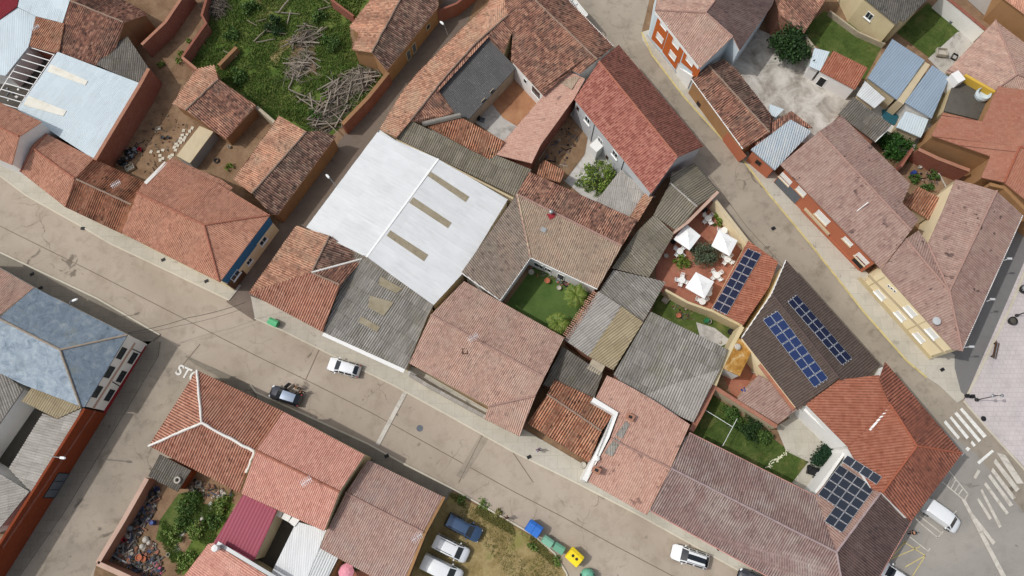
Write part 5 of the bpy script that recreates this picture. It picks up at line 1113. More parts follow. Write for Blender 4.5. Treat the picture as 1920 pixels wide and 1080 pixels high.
solar('single row of four slate panels at the edge of the orange hipped roof', byl('orange-red hipped'), (1588, 853), (1653, 894), (1642, 909), (1577, 866), 4, 1, 'cells_slate')
# ================================================================ vehicles
M['tyre'] = plain('tyre', (24, 24, 25), .85, .1); M['rim'] = plain('rim', (150, 152, 156), .35, .5, .7)
M['cglass'] = plain('car_glass', (22, 28, 34), .08, .7); M['lampglass'] = plain('headlight', (226, 230, 232), .15, .6); M['tail'] = plain('taillight', (150, 20, 24), .25, .5)
PROF = {
 'hatch': [(0, .74, .30, .52, .60, .70), (.03, .88, .24, .60, .70, .76), (.10, .96, .2, .70, .80, .80), (.25, 1, .2, .88, .98, .80), (.42, 1, .2, .92, 1.44, .70), (.6, 1, .2, .93, 1.5, .70), (.84, .99, .2, .95, 1.43, .66), (.955, .93, .22, .96, 1.04, .72), (1, .82, .3, .70, .80, .70)],
 'suv': [(0, .76, .34, .62, .72, .72), (.03, .9, .28, .70, .82, .78), (.10, .97, .24, .84, .94, .82), (.24, 1, .24, 1.0, 1.1, .82), (.40, 1, .24, 1.03, 1.56, .72), (.6, 1, .24, 1.04, 1.63, .73), (.87, .99, .24, 1.05, 1.56, .70), (.965, .94, .26, 1.05, 1.12, .76), (1, .84, .34, .78, .9, .74)],
 'mpv': [(0, .78, .32, .62, .72, .72), (.03, .92, .26, .72, .84, .8), (.10, .98, .22, .86, .96, .84), (.22, 1, .22, 1.0, 1.1, .84), (.37, 1, .22, 1.05, 1.72, .76), (.6, 1, .22, 1.06, 1.78, .77), (.93, .99, .22, 1.06, 1.74, .75), (.985, .96, .24, 1.0, 1.1, .82), (1, .9, .3, .7, .8, .8)],
 'van': [(0, .78, .32, .66, .76, .74), (.03, .92, .26, .78, .9, .82), (.09, .98, .22, .92, 1.02, .86), (.18, 1, .22, 1.06, 1.16, .86), (.33, 1, .22, 1.1, 1.8, .80), (.5, 1, .22, 1.12, 1.86, .83), (.95, 1, .22, 1.12, 1.86, .83), (.99, .98, .24, 1.1, 1.74, .80), (1, .94, .3, .8, 1.0, .84)],
}
def car(name, cat, label, front, rear, Ln, Wd, Ht, style, body, roofglass=False, blank=False, door=False, rails=False, roofm=None):
    a, b = P(*front, .8), P(*rear, .8); c = (a + b) / 2; ang = math.atan2(a.y - b.y, a.x - b.x)
    t = thing(name, label, cat, (c.x, c.y, .02), None, ang)
    st = list(PROF[style]); f0, l0 = st[0], st[-1]
    st = [(0, f0[1] * .68, f0[2] + .06, f0[3] - .05, f0[4] - .08, f0[5] * .66), (.014,) + (f0[1] * 1.05, *f0[2:])] + [(.05 if i == 0 else s[0], *s[1:]) for i, s in enumerate(st[1:-1])] + [(.985, *l0[1:]), (1, l0[1] * .8, l0[2] + .06, l0[3] - .06, l0[4] - .1, l0[5] * .8)]
    sc = Ht / max(s[4] for s in st); hw = Wd / 2
    rings = []
    for f, wb, zs, zb, zt, wt in st:
        x = Ln / 2 - f * Ln; zb *= sc; zt *= sc; wb *= hw; wt_ = wt * hw
        half = [(wb * .93, zs), (wb, zs + .2), (wb, zb - .14), (wb * .965, zb), (wt_ + .02, zt - .07), (wt_ * .88, zt - .015), (wt_ * .45, zt + .012), (0, zt + .02)]
        rings.append([V((x, y, z)) for y, z in half] + [V((x, -y, z)) for y, z in half[-2::-1]])
    parts = {k: MB() for k in ('body', 'windscreen', 'rear_window', 'sidel', 'sider', 'roof_glass', 'roof')}
    n = len(rings[0])
    for i in range(len(rings) - 1):
        for j in range(n - 1):
            s = j if j < n // 2 else n - 2 - j
            key = 'body'
            if i == 4 and s >= 5: key = 'windscreen'
            elif i == 7 and s >= 5 and style != 'van': key = 'rear_window'
            elif s == 3 and 4 <= i <= 7 and not (blank and i >= 5): key = 'sidel' if j < n // 2 else 'sider'
            elif s >= 5 and i in (5, 6): key = 'roof_glass' if (roofglass and s >= 6) else ('roof' if roofm else 'body')
            q = [rings[i][j], rings[i + 1][j], rings[i + 1][j + 1], rings[i][j + 1]]
            if key in ('sidel', 'sider'):
                # glazing framed by the painted pillar: keep a strip of body round it
                m_ = sum(q, V((0, 0, 0))) / 4; g = [m_ + (p - m_) * .86 for p in q]
                parts[key].face(g)
                for e in range(4): parts['body'].face([q[e], q[(e + 1) % 4], g[(e + 1) % 4], g[e]])
                continue
            parts[key].face(q)
    for r, rev in ((rings[0], False), (rings[-1], True)): parts['body'].face(r if rev else r[::-1])
    parts['body'].face([rings[i][0] for i in range(len(rings))] + [rings[i][-1] for i in range(len(rings) - 1, -1, -1)])
    def weld(nm, mb, m):
        o = obj(nm, mb, m, t); me = o.data
        import bmesh
        bm = bmesh.new(); bm.from_mesh(me); bmesh.ops.remove_doubles(bm, verts=bm.verts, dist=.002); bmesh.ops.recalc_face_normals(bm, faces=bm.faces)
        for e in bm.edges:
            if len(e.link_faces) == 2 and e.calc_face_angle(0) > .7: e.smooth = False
        for f in bm.faces: f.smooth = True
        bm.to_mesh(me); bm.free(); return o
    weld('body', parts['body'], body); weld('windscreen', parts['windscreen'], M['cglass'])
    for k in ('sidel', 'sider'):
        if parts[k].f: weld('side_window', parts[k], M['cglass'])
    if parts['rear_window'].f: weld('rear_window', parts['rear_window'], M['cglass'])
    if parts['roof_glass'].f: weld('roof_window', parts['roof_glass'], M['cglass'])
    if parts['roof'].f: weld('roof', parts['roof'], roofm)
    r = .31 * (1.06 if style != 'hatch' else 1)
    for fx in (.19, .81):
        for sy in (-1, 1):
            x = Ln / 2 - fx * Ln; mb = MB(); mb.tube([V((x, sy * (hw - .2), r)), V((x, sy * (hw + .01), r))], r, 18); w = obj('wheel', mb, M['tyre'], t)
            mb = MB(); mb.tube([V((x, sy * (hw - .1), r)), V((x, sy * (hw + .02), r))], r * .62, 12); obj('rim', mb, M['rim'], w)
    for sy in (-1, 1):
        mb = MB(); mb.box((Ln / 2 - .2, sy * hw * .74, .64 * sc), (.3, .2, .1), Matrix.Rotation(-sy * .75, 3, 'Z')); obj('headlight', mb, M['lampglass'], t)
        mb = MB(); mb.box((-Ln / 2 + .13, sy * hw * .8, (.92 if style != 'van' else 1.2) * sc * .95), (.12, .16, .26)); obj('taillight', mb, M['tail'], t)
        mb = MB(); mb.box((Ln / 2 - .31 * Ln, sy * (hw + .1), 1.0 * sc), (.14, .2, .15)); obj('mirror', mb, body, t)
    if rails:
        mb = MB()
        for sy in (-1, 1): mb.bar((Ln * .1, sy * hw * .66, Ht + .04), (-Ln * .36, sy * hw * .66, Ht + .02), .05, .05)
        obj('roof_rail', mb, M['blackmetal'], t)
    if door:
        mb = MB(); mb.box((.25, -hw - .42, .72), (.85, .09, 1.0), Matrix.Rotation(math.radians(62), 3, 'Z')); d = obj('door', mb, body, t)
        mb = MB(); mb.box((.25, -hw - .42, 1.15), (.7, .1, .34), Matrix.Rotation(math.radians(62), 3, 'Z')); obj('side_window', mb, M['cglass'], d)
    return t
PW = paint('paint_white', (226, 228, 228)); PB = paint('paint_steel_blue', (62, 86, 116), .28, .6, .35); PK = paint('paint_black', (34, 36, 46), .2, .8); PS = paint('paint_silver', (132, 146, 164), .4, .3, .2)
car('parked_car', 'car', 'white hatchback parked at the kerb below the grey corrugated roof', (614, 680), (675, 697), 4.25, 1.78, 1.46, 'hatch', PW)
car('parked_car', 'car', 'dark hatchback with a pale shiny roof and an open door', (505, 732), (565, 752), 4.2, 1.74, 1.55, 'hatch', PK, door=True, roofm=PS)
car('parked_car', 'car', 'steel blue people carrier parked nose out on the grass plot', (901, 1006), (837, 972), 4.6, 1.84, 1.72, 'mpv', PB, rails=True)
car('parked_van', 'van', 'white car-derived van between the blue car and the bottom van', (879, 1045), (813, 1012), 4.4, 1.82, 1.82, 'van', PW, rails=True)
car('parked_van', 'van', 'white panel van on the grass plot cut by the bottom edge', (864, 1085), (794, 1051), 5.0, 1.92, 2.1, 'van', PW, blank=True)
car('parked_car', 'car', 'white crossover with a dark glass roof beside the long hall', (1258, 1032), (1331, 1056), 4.5, 1.86, 1.62, 'suv', PW, roofglass=True, rails=True)
car('parked_van', 'van', 'white delivery van in a marked bay by the orange corner house', (1797, 990), (1736, 946), 4.5, 1.84, 1.84, 'van', PW, blank=True)
car('parked_car', 'car', 'white car cut by the bottom edge under the long hall eaves', (1650, 1061), (1705, 1098), 4.3, 1.78, 1.48, 'hatch', PW)
car('parked_car', 'car', 'black car just entering at the bottom edge', (1386, 1078), (1450, 1103), 4.3, 1.8, 1.5, 'hatch', PK)
# ================================================================ containers
def container(label, px, py, w, d, hh, ang, col, lids=2, holes=0, lidcol=None):
    c = P(px, py, hh * .6); t = thing('recycling_container', label, 'container', (c.x, c.y, .02), 'waste containers along the kerb', ang)
    m = flat('plastic_%d_%d_%d' % col, col, .45, .4, 0, .06); ml = flat('lid_%d_%d_%d' % col, lidcol or tuple(min(255, v + 14) for v in col), .4, .4, 0, .05)
    mb = MB(); k = .86
    lo = [V((x * w / 2 * k, y * d / 2 * k, .08)) for x, y in ((-1, -1), (1, -1), (1, 1), (-1, 1))]; hi = [V((x * w / 2, y * d / 2, hh * .82)) for x, y in ((-1, -1), (1, -1), (1, 1), (-1, 1))]
    mb.face(lo[::-1])
    for i in range(4): mb.face([lo[i], lo[(i + 1) % 4], hi[(i + 1) % 4], hi[i]])
    for s in (-1, 1): mb.box((0, s * (d / 2 + .03), hh * .78), (w * 1.02, .06, .1)); mb.box((s * (w / 2 + .03), 0, hh * .78), (.06, d * .9, .1))
    obj('body', mb, m, t)
    for i in range(lids):
        x0, x1 = -w / 2 + w * i / lids + .015, -w / 2 + w * (i + 1) / lids - .015; mb = MB()
        pr = [(-d / 2 - .04, hh * .83), (-d * .2, hh), (d * .25, hh * .99), (d / 2 + .04, hh * .85)]
        for (y0, z0), (y1, z1) in zip(pr, pr[1:]): mb.face([V((x0, y0, z0)), V((x1, y0, z0)), V((x1, y1, z1)), V((x0, y1, z1))])
        for x in (x0, x1): mb.face([V((x, y, z)) for y, z in pr])
        mb.face([V((x0, pr[0][0], pr[0][1])), V((x1, pr[0][0], pr[0][1])), V((x1, pr[-1][0], pr[-1][1])), V((x0, pr[-1][0], pr[-1][1]))]); obj('lid', mb, ml, t)
    for i in range(holes):
        mb = MB(); mb.lathe((-.28 + .56 * i, -.02, hh * .985), [(.17, 0), (.17, .05), (.12, .055)], 14); obj('slot', mb, M['dark'], t)
    for sx in (-1, 1):
        for sy in (-1, 1): mb = MB(); mb.tube([(sx * w * .36, sy * d * .36 - .03, .09), (sx * w * .36, sy * d * .36 + .03, .09)], .09, 8); obj('wheel', mb, M['tyre'], t)
    return t
container('large blue container with two lids at the kerb of the grass plot', 1001, 991, 1.75, 1.35, 1.7, math.radians(-34), (36, 96, 178))
container('pale green rubbish bin next to the blue container', 1027, 1015, 1.3, .85, 1.2, math.radians(-35), (108, 158, 132), 1)
container('green rubbish bin next to the yellow container', 1048, 1028, 1.3, .85, 1.2, math.radians(-31), (92, 146, 118), 1)
container('yellow container with two dark round slots in its lid', 1077, 1044, 1.75, 1.4, 1.7, math.radians(-42), (226, 196, 22), 1, 2)
container('green wheeled bin alone by the L-shaped old house', 513, 605, 1.3, .8, 1.15, math.radians(-25), (72, 158, 104), 1)
ig = thing('bottle_bank', 'mint green domed bottle bank at the bottom edge', 'bottle bank', P(1101, 1079, 0)); mg = flat('igloo_green', (112, 178, 150), .5)
mb = MB(); mb.lathe(P(1101, 1079, 0), [(.55, 0), (.85, .1), (.88, .6), (.78, 1.1), (.5, 1.45), (.18, 1.6), (.0, 1.62)], 24, caps=False); obj('shell', mb, mg, ig, smooth=True)
for s in (-1, 1): mb = MB(); mb.box(P(1101, 1079, 1.1) + V((s * .78, 0, 0)), (.12, .4, .3)); obj('slot', mb, M['dark'], ig)
mb = MB(); mb.tube([P(1101, 1079, 1.58) + V((-.12, 0, 0)), P(1101, 1079, 1.58) + V((-.08, 0, .2)), P(1101, 1079, 1.58) + V((.08, 0, .2)), P(1101, 1079, 1.58) + V((.12, 0, 0))], .025, 6); obj('lifting_ring', mb, M['greymetal'], ig)
# ================================================================ street lamps, cables, plaza furniture
def wall_lamp(label, head, hz, foot, fz):
    a, b = P(*foot, fz), P(*head, hz); t = thing('street_lamp', label, 'street lamp', (a.x, a.y, fz), 'street lamps'); d = (b - a)
    mb = MB(); mb.tube([a, a + d * .4 + V((0, 0, .25)), a + d * .85 + V((0, 0, .3)), b + V((0, 0, .05))], .055, 8); obj('arm', mb, M['greymetal'], t)
    x = V((d.x, d.y, 0)).normalized(); y = V((-x.y, x.x, 0)); mb = MB(); q = []
    for i in range(14):
        an = 2 * math.pi * i / 14; q.append(b + x * (.42 * math.cos(an) + .25) + y * .17 * math.sin(an))
    lo = [p - V((0, 0, .1)) + (b + x * .3 - p) * .25 for p in q]; hi = [p + V((0, 0, .05)) + (b + x * .3 - p) * .3 for p in q]
    mb.face([p + V((0, 0, .05)) for p in hi]); mb.face(lo[::-1])
    for i in range(14): j = (i + 1) % 14; mb.face([q[i], q[j], hi[j] + V((0, 0, .05)), hi[i] + V((0, 0, .05))]); mb.face([lo[i], lo[j], q[j], q[i]])
    obj('lamp_head', mb, M['white'], t); return t
wall_lamp('street lamp reaching over the lane from the white warehouse', (617, 333), 5.2, (631, 350), 4.2)
wall_lamp('street lamp high in the lane near the top tiled house', (831, 45), 5.4, (840, 66), 3.6)
wall_lamp('street lamp on the street eave of the blue slate house', (136, 564), 6.2, (130, 575), 5.0)
wall_lamp('street lamp on the brown brick wall beside the side road', (113, 858), 6.2, (92, 855), 4.6)
def cable(label, pts, r=.03, sag=.5):
    mb = MB(); P3 = [P(*p) for p in pts]; q = []
    for a, b in zip(P3, P3[1:]):
        for i in range(9): s = i / 8; q.append(a.lerp(b, s) - V((0, 0, sag * 4 * s * (1 - s))))
    mb.tube(q, r, 5); o = obj('overhead_cable', mb, M['blackmetal'], None, P3[0]); tag(o, label, 'cable')
cable('black overhead cable crossing the wide street by the slate house', [(240, 624, 5.4), (352, 596, 5.0), (460, 567, 4.6)])
cable('thin cable from the slate house wall to the road corner', [(240, 626, 5.2), (330, 612, 4.9), (452, 580, 4.4)], .02)
t = thing('lamp_post', 'dark lamp post with two lanterns on the pink plaza', 'lamp post', P(1830, 750)); a = P(1830, 750)
mb = MB(); mb.lathe(a, [(.22, 0), (.22, .3), (.1, .4), (.06, .5), (.05, 4.2)], 10); obj('post', mb, M['blackmetal'], t)
for s in (-1, 1):
    mb = MB(); mb.tube([a + V((0, 0, 4.1)), a + V((s * .35, 0, 4.3)), a + V((s * .55, 0, 4.2))], .03, 6); obj('arm', mb, M['blackmetal'], t)
    mb = MB(); mb.lathe(a + V((s * .55, 0, 3.85)), [(.1, 0), (.2, .3), (.22, .33), (.05, .42)], 10); obj('lantern', mb, M['greymetal'], t)
t = thing('lamp_post', 'dark lamp post at the right edge beside the round planters', 'lamp post', P(1905, 592)); a = P(1905, 592)
mb = MB(); mb.lathe(a, [(.2, 0), (.2, .3), (.08, .4), (.05, 4.0)], 10); obj('post', mb, M['blackmetal'], t); mb = MB(); mb.lathe(a + V((0, 0, 3.95)), [(.1, 0), (.2, .25), (.24, .3), (.05, .4)], 10); obj('lantern', mb, M['greymetal'], t)
t = thing('bench', 'grey slatted bench on the pink plaza', 'bench', P(1863, 658, .02), None, math.radians(68))
for i in range(4): mb = MB(); mb.box((0, -.2 + .13 * i, .45), (2.2, .1, .05)); obj('seat_slat', mb, M['greymetal'] if i % 2 else M['brownwood'], t)
for i in range(3): mb = MB(); mb.box((0, .32 + .04 * i, .6 + .14 * i), (2.2, .05, .1)); obj('back_slat', mb, M['brownwood'], t)
for s in (-1, 1): mb = MB(); mb.box((s * .9, 0, .22), (.08, .5, .44)); mb.box((s * .9, .34, .6), (.06, .06, .6)); obj('leg', mb, M['blackmetal'], t)
def planter(label, px, py, r, plant):
    t = thing('planter', label, 'planter', P(px, py)); a = P(px, py)
    mb = MB(); mb.lathe(a, [(r * .8, 0), (r, .45), (r, .6), (r * .86, .6), (r * .84, .45), (.01, .44)], 20, caps=False); obj('bowl', mb, M['blackmetal'], t, smooth=False)
    if plant:
        mb = MB()
        for i in range(6): an = math.pi * i / 6; mb.bar(a + V((math.cos(an) * r * .85, math.sin(an) * r * .85, .62)), a - V((math.cos(an) * r * .85, math.sin(an) * r * .85, -.62)), .06, .05)
        mb.lathe(a + V((0, 0, .6)), [(r * .45, 0), (r * .5, .05), (r * .52, .0)], 16, caps=False); obj('grating', mb, M['w_grey'], t)
    else:
        mb = MB(); mb.lathe(a + V((0, 0, .3)), [(r * .84, .16), (r * .4, .22), (.01, .24)], 16, caps=False); obj('soil', mb, M['yard_dark'], t)
planter('round dark planter bowl filled with soil on the plaza', 1895, 603, .55, False); planter('round dark planter with a pale spoked grating at the right edge', 1917, 544, .6, True)
for i, (x, y) in enumerate(((1810, 743), (1820, 744))):
    t = thing('litter_bin', ['dark square litter bin nearer the street corner', 'dark square litter bin nearer the plaza lamp post'][i], 'litter bin', P(x, y)); mb = MB(); mb.prism([(p[0] + P(x, y).x, p[1] + P(x, y).y) for p in ((-.2, -.2), (.2, -.2), (.2, .2), (-.2, .2))], .02, .5); obj('body', mb, M['blackmetal'], t)
    mb = MB(); mb.box(P(x, y, 0) + V((0, 0, .53)), (.46, .46, .06)); obj('lid', mb, M['dark'], t)
mb = MB(); mb.lathe(P(1844, 785, 0), [(.33, .0), (.33, .045), (.29, .05), (.27, .042), (.01, .042)], 20, caps=False); o = obj('manhole_cover', mb, M['dark'], None, P(1841, 787)); tag(o, 'dark round manhole cover on the plaza near the crossing', 'manhole cover')
mb = MB(); mb.lathe(P(787, 803, 0), [(.42, .0), (.42, .025), (.36, .03), (.34, .024), (.01, .024)], 20, caps=False); o = obj('manhole_cover', mb, M['greydoor'], None, P(787, 803)); tag(o, 'grey round manhole cover in the wide street', 'manhole cover')
gr = MB(); gr.box((0, 0, .0), (.55, .4, .05))
for i in range(5): gr.box((-.2 + .1 * i, 0, .03), (.05, .34, .03))
g0 = None
for x, y, l in ((155, 428, 'drain grate at the kerb below the striped old house'), (306, 487, 'drain grate beside the terracotta hipped house'), (387, 527, 'drain grate near the corner of the terracotta hipped house'), (60, 514, 'drain grate on the shaded pavement near the left edge'),
                (76, 540, 'drain grate beside the pink roof and slate roof joint'), (992, 857, 'drain grate by the walled forecourt'), (725, 855, 'drain grate on the south kerb near the white bar'), (1348, 1028, 'drain grate by the long hall wall'), (1767, 693, 'drain grate at the pavement tip near the plaza'), (1450, 428, 'drain grate in front of the grey garage door')):
    p = P(x, y, .16)
    if g0 is None: g0 = obj('drain_grate', gr, M['dark'], None, V((0, 0, 0))); g0.location = p; tag(g0, l, 'drain grate', 'drain grates along the kerbs')
    else: copy_thing(g0, p, .5, l)
for nm, hl, x, y in (('television aerial on the ridge of the pink-brown tiled house', 'wide pink-brown', 888, 640), ('television aerial on the salmon tiled house', 'salmon tiled gable', 583, 904), ('television aerial on the grey-pink tiled house', 'grey-pink tiled house', 785, 1006), ('television aerial on the old orange tiles, top left', 'low orange tiled', 82, 70), ('television aerial on the striped old house', 'striped old orange', 232, 358)):
    h = byl(hl); a = roof_pt(h, x, y); t = thing('television_aerial', nm, 'aerial', a); mb = MB(); mb.tube([a - V((0, 0, .1)), a + V((0, 0, 2.2))], .03, 6); obj('mast', mb, M['greymetal'], t)
    mb = MB(); b = a + V((0, 0, 2.1)); mb.bar(b + V((-.5, -.35, 0)), b + V((.6, .4, 0)), .05)
    for i in range(6): c = b + V((-.4 + .18 * i, -.28 + .125 * i, 0)); mb.bar(c + V((-.25, .36, 0)) * (1 - i * .09), c + V((.25, -.36, 0)) * (1 - i * .09), .03) if False else mb.bar(c + V((-.22, .34, 0)), c - V((-.22, .34, 0)), .03)
    obj('antenna', mb, M['alu'], t)
# ================================================================ patio
M['canvas'] = flat('white_canvas', (236, 236, 232), .8, .1, 0, .03); M['plastic'] = flat('white_plastic', (232, 232, 228), .5, .3, 0, .03)
def parasol(label, pxs, hz=2.5):
    q = [P(x, y, hz) for x, y in pxs]; c = sum(q, V((0, 0, 0))) / 4; t = thing('parasol', label, 'parasol', (c.x, c.y, .02), 'square white parasols')
    top = c + V((0, 0, .45)); mb = MB()
    for i in range(4):
        a, b = q[i], q[(i + 1) % 4]; N = 6
        for k in range(N):
            p0, p1 = a.lerp(b, k / N), a.lerp(b, (k + 1) / N)
            dip = lambda p, s: p - V((0, 0, s))
            m0, m1 = p0.lerp(top, .5) - V((0, 0, .06)), p1.lerp(top, .5) - V((0, 0, .06))
            mb.face([p0, p1, m1, m0]); mb.face([m0, m1, top]); mb.face([p0 - V((0, 0, .16)), p1 - V((0, 0, .16)), p1, p0])
    obj('canopy', mb, M['canvas'], t)
    mb = MB(); mb.tube([V((c.x, c.y, .05)), top + V((0, 0, .1))], .03, 8); obj('pole', mb, M['greymetal'], t)
    mb = MB(); mb.lathe(V((c.x, c.y, .02)), [(.35, 0), (.35, .08), (.1, .14)], 14); obj('base', mb, M['w_plaster'], t)
    for i in range(4): mb = MB(); mb.bar(top - V((0, 0, .1)), q[i] - V((0, 0, .05)), .025); obj('rib', mb, M['greymetal'], t)
parasol('square white parasol tucked under the mossy roof edge', [(1287, 420), (1314, 442), (1293, 469), (1263, 448)])
parasol('square white parasol nearest the street wall', [(1348, 431), (1383, 451), (1368, 480), (1334, 461)])
parasol('square white parasol next to the panel array and garden wall', [(1305, 510), (1339, 528), (1321, 560), (1285, 539)])
tt = thing('round_table', 'x', 'table', (0, 0, 0), 'white round patio tables')
mb = MB(); mb.lathe(V((0, 0, .7)), [(.01, 0), (.45, 0), (.46, .02), (.45, .04), (.01, .045)], 18, caps=False); obj('tabletop', mb, M['plastic'], tt)
for i in range(4): an = math.pi / 4 + math.pi / 2 * i; mb = MB(); mb.bar((math.cos(an) * .36, math.sin(an) * .36, 0), (math.cos(an) * .2, math.sin(an) * .2, .7), .05); obj('leg', mb, M['plastic'], tt)
ct = thing('plastic_chair', 'x', 'chair', (0, 0, 0), 'white plastic chairs round the patio tables')
mb = MB(); mb.box((0, 0, .44), (.46, .44, .04)); obj('seat', mb, M['plastic'], ct)
mb = MB()
for i in range(5): mb.bar((-.2 + .1 * i, .22, .46), (-.22 + .11 * i, .34, .88), .05, .02)
mb.bar((-.25, .34, .88), (.25, .34, .88), .06, .03); obj('backrest', mb, M['plastic'], ct)
for s in (-1, 1):
    mb = MB(); mb.bar((s * .24, -.2, .64), (s * .24, .28, .66), .05, .03); mb.bar((s * .24, -.2, .44), (s * .24, -.2, .64), .04); obj('armrest', mb, M['plastic'], ct)
    for y in (-.2, .2): mb = MB(); mb.bar((s * .21, y, .44), (s * .25, y * 1.15, 0), .045); obj('leg', mb, M['plastic'], ct)
first = [True]
for x, y, n, lt, lc in ((1327, 411, 4, 'white round table in the top corner of the patio', 'white plastic chair at the table in the top corner of the patio'), (1274, 472, 4, 'white round table by the shaded left wall of the patio', 'white plastic chair at the table by the shaded left wall'),
                   (1363, 487, 4, 'white round table below the street-side parasol', 'white plastic chair at the table below the street-side parasol'), (1278, 526, 4, 'white round table left of the lowest parasol', 'white plastic chair at the table left of the lowest parasol'),
                   (1343, 517, 4, 'white round table between the lowest parasol and panels', 'white plastic chair at the table between lowest parasol and panels'), (1357, 433, 3, 'white round table half under the street-side parasol', 'white plastic chair at the table half under the street-side parasol'),
                   (1316, 566, 2, 'white round table against the cream garden wall', 'white plastic chair at the table against the garden wall'), (1328, 550, 2, 'white round table under the lowest parasol', 'white plastic chair at the table under the lowest parasol')):
    p = P(x, y, .5); p.z = .02; rz = U(0, 1.5)
    if first[0]: T0 = tt; T0.location = p; T0.rotation_euler.z = rz; T0['label'] = lt
    else: copy_thing(tt, p, rz, lt)
    for k in range(n):
        an = rz + 2 * math.pi * k / max(n, 3) + U(-.2, .2); rr = .6; q = p + V((math.cos(an) * rr, math.sin(an) * rr, 0)); g = an - math.pi / 2
        if first[0] and k == 0: ct.location = q; ct.rotation_euler.z = g; ct['label'] = lc; c1 = ct
        else: c1 = copy_thing(ct, q, g, lc)
        c1['group'] = 'chairs at the ' + lt
    first[0] = False
# ================================================================ plants
LM = {
 'olive': leaf_mat('leaf_olive', [(58, 68, 48), (78, 88, 64), (98, 106, 84), (66, 78, 52)]), 'fig': leaf_mat('leaf_fig', [(26, 46, 22), (38, 62, 28), (54, 80, 38), (44, 66, 34)]),
 'bright': leaf_mat('leaf_bright', [(74, 100, 30), (98, 122, 44), (124, 142, 66), (86, 96, 36)]), 'bush': leaf_mat('leaf_bush', [(40, 62, 26), (58, 86, 34), (78, 106, 48), (96, 118, 60)]),
 'weed': leaf_mat('leaf_weed', [(64, 94, 34), (86, 118, 48), (114, 136, 66), (140, 142, 88)]), 'dry': leaf_mat('leaf_dry', [(126, 118, 70), (112, 116, 56), (148, 136, 92), (92, 104, 44)]),
 'palm': leaf_mat('leaf_palm', [(64, 92, 30), (86, 112, 40), (118, 132, 58), (134, 132, 66)]), 'hedge': leaf_mat('leaf_hedge', [(22, 46, 28), (30, 56, 34), (38, 66, 40)]), 'vine': leaf_mat('leaf_vine', [(30, 60, 20), (42, 78, 26), (58, 94, 34)]),
 'grassy': leaf_mat('grass_blade', [(62, 86, 34), (86, 114, 46), (112, 134, 62), (146, 144, 90)]), 'lawnb': leaf_mat('lawn_blade', [(36, 60, 20), (48, 74, 26), (62, 90, 34)])}
M['bark'] = flat('bark', (96, 80, 62), .95, .1, 0, .3, 5)
def leaf(mb, p, d, s, up=.4):
    a = V((U(-1, 1), U(-1, 1), U(-.5, .5))); a = a.normalized() if a.length > .01 else V((1, 0, 0)); b = V((U(-1, 1), U(-1, 1), U(-1, 1))).cross(a).normalized()
    g = U(.55, 1.6); l, w = s * g * U(.8, 1.2), s * g * U(.28, .48)
    mb.face([p - a * l * .5, p + b * w, p + a * l * .5 + V((0, 0, -.1 * s)), p - b * w])
def crown(mb, c, r, hgt, n, s, clumps=14, flat_=.8):
    cl = []
    for i in range(clumps):
        an = U(0, 6.283); rr = math.sqrt(R()) * U(.7, 1.05); z = U(.15, 1); cl.append((c + V((math.cos(an) * rr * r, math.sin(an) * rr * r, hgt * z * (1 - .5 * rr * rr))), U(.16, .48) * r))
    for i in range(n):
        q, cr = random.choice(cl); d = V((random.gauss(0, .5), random.gauss(0, .5), random.gauss(0, .4))); leaf(mb, q + d * cr, d, s)
def bush(name, label, cat, px, py, r, hgt, n, s, mat, group=None, trunk=False, z=0.0, clumps=12):
    p = P(px, py, hgt * .6 + z); p.z = z; t = thing(name, label, cat, p, group)
    if trunk:
        mb = MB(); mb.tube([p, p + V((.05, .03, hgt * .35)), p + V((-.02, .05, hgt * .55))], [.14, .1, .07], 8)
        for k in range(6): an = U(0, 6.28); mb.tube([p + V((0, 0, hgt * .35)), p + V((math.cos(an) * r * .35, math.sin(an) * r * .35, hgt * .6)), p + V((math.cos(an) * r * .7, math.sin(an) * r * .7, hgt * .75))], [.06, .04, .02], 6)
        obj('trunk', mb, M['bark'], t)
        mb = MB(); crown(mb, p + V((0, 0, hgt * .3)), r, hgt * .7, n, s, clumps)
    else:
        mb = MB()
        for k in range(7): an = U(0, 6.28); mb.tube([p, p + V((math.cos(an) * r * .4, math.sin(an) * r * .4, hgt * .6))], [.03, .01], 5)
        obj('stem', mb, M['bark'], t); mb = MB(); crown(mb, p, r, hgt, n, s, clumps)
    obj('crown' if trunk else 'foliage', mb, LM[mat], t); return t
bush('olive_tree', 'grey-green olive tree in the middle of the patio', 'tree', 1322, 478, 1.75, 2.6, 4200, .16, 'olive', trunk=True, clumps=30)
bush('shrub', 'yellow-green shrub between the top corner table and parasol', 'shrub', 1350, 412, 1.1, 1.3, 700, .22, 'bright'); bush('shrub', 'yellow-green shrub by the shaded left table of the patio', 'shrub', 1279, 489, 1.1, 1.1, 600, .22, 'bright')
bush('fig_tree', 'dense dark fig tree over the concrete yard', 'tree', 1482, 84, 2.9, 4.2, 6000, .3, 'fig', trunk=True, clumps=40)
bush('courtyard_tree', 'loose pale green tree in the yard beside the red two-storey house', 'tree', 1124, 333, 2.2, 3.0, 1500, .26, 'bright', trunk=True, clumps=26)
bush('vine', 'thick green vine mass behind the large mauve house', 'vine', 1683, 272, 2.3, 1.8, 3600, .24, 'vine', clumps=30); bush('vine', 'smaller green vine clump at the shaded end behind the mauve house', 'vine', 1660, 262, 1.2, 1.5, 1200, .24, 'vine')
for x, y, l in ((1718, 335, 'shrub nearest the red wall in the shrub courtyard'), (1742, 352, 'low shrub in the middle of the shrub courtyard'), (1752, 330, 'shrub at the far side of the shrub courtyard')): bush('shrub', l, 'shrub', x, y, .8, 1.0, 420, .2, 'bush', 'shrubs in the walled courtyard')
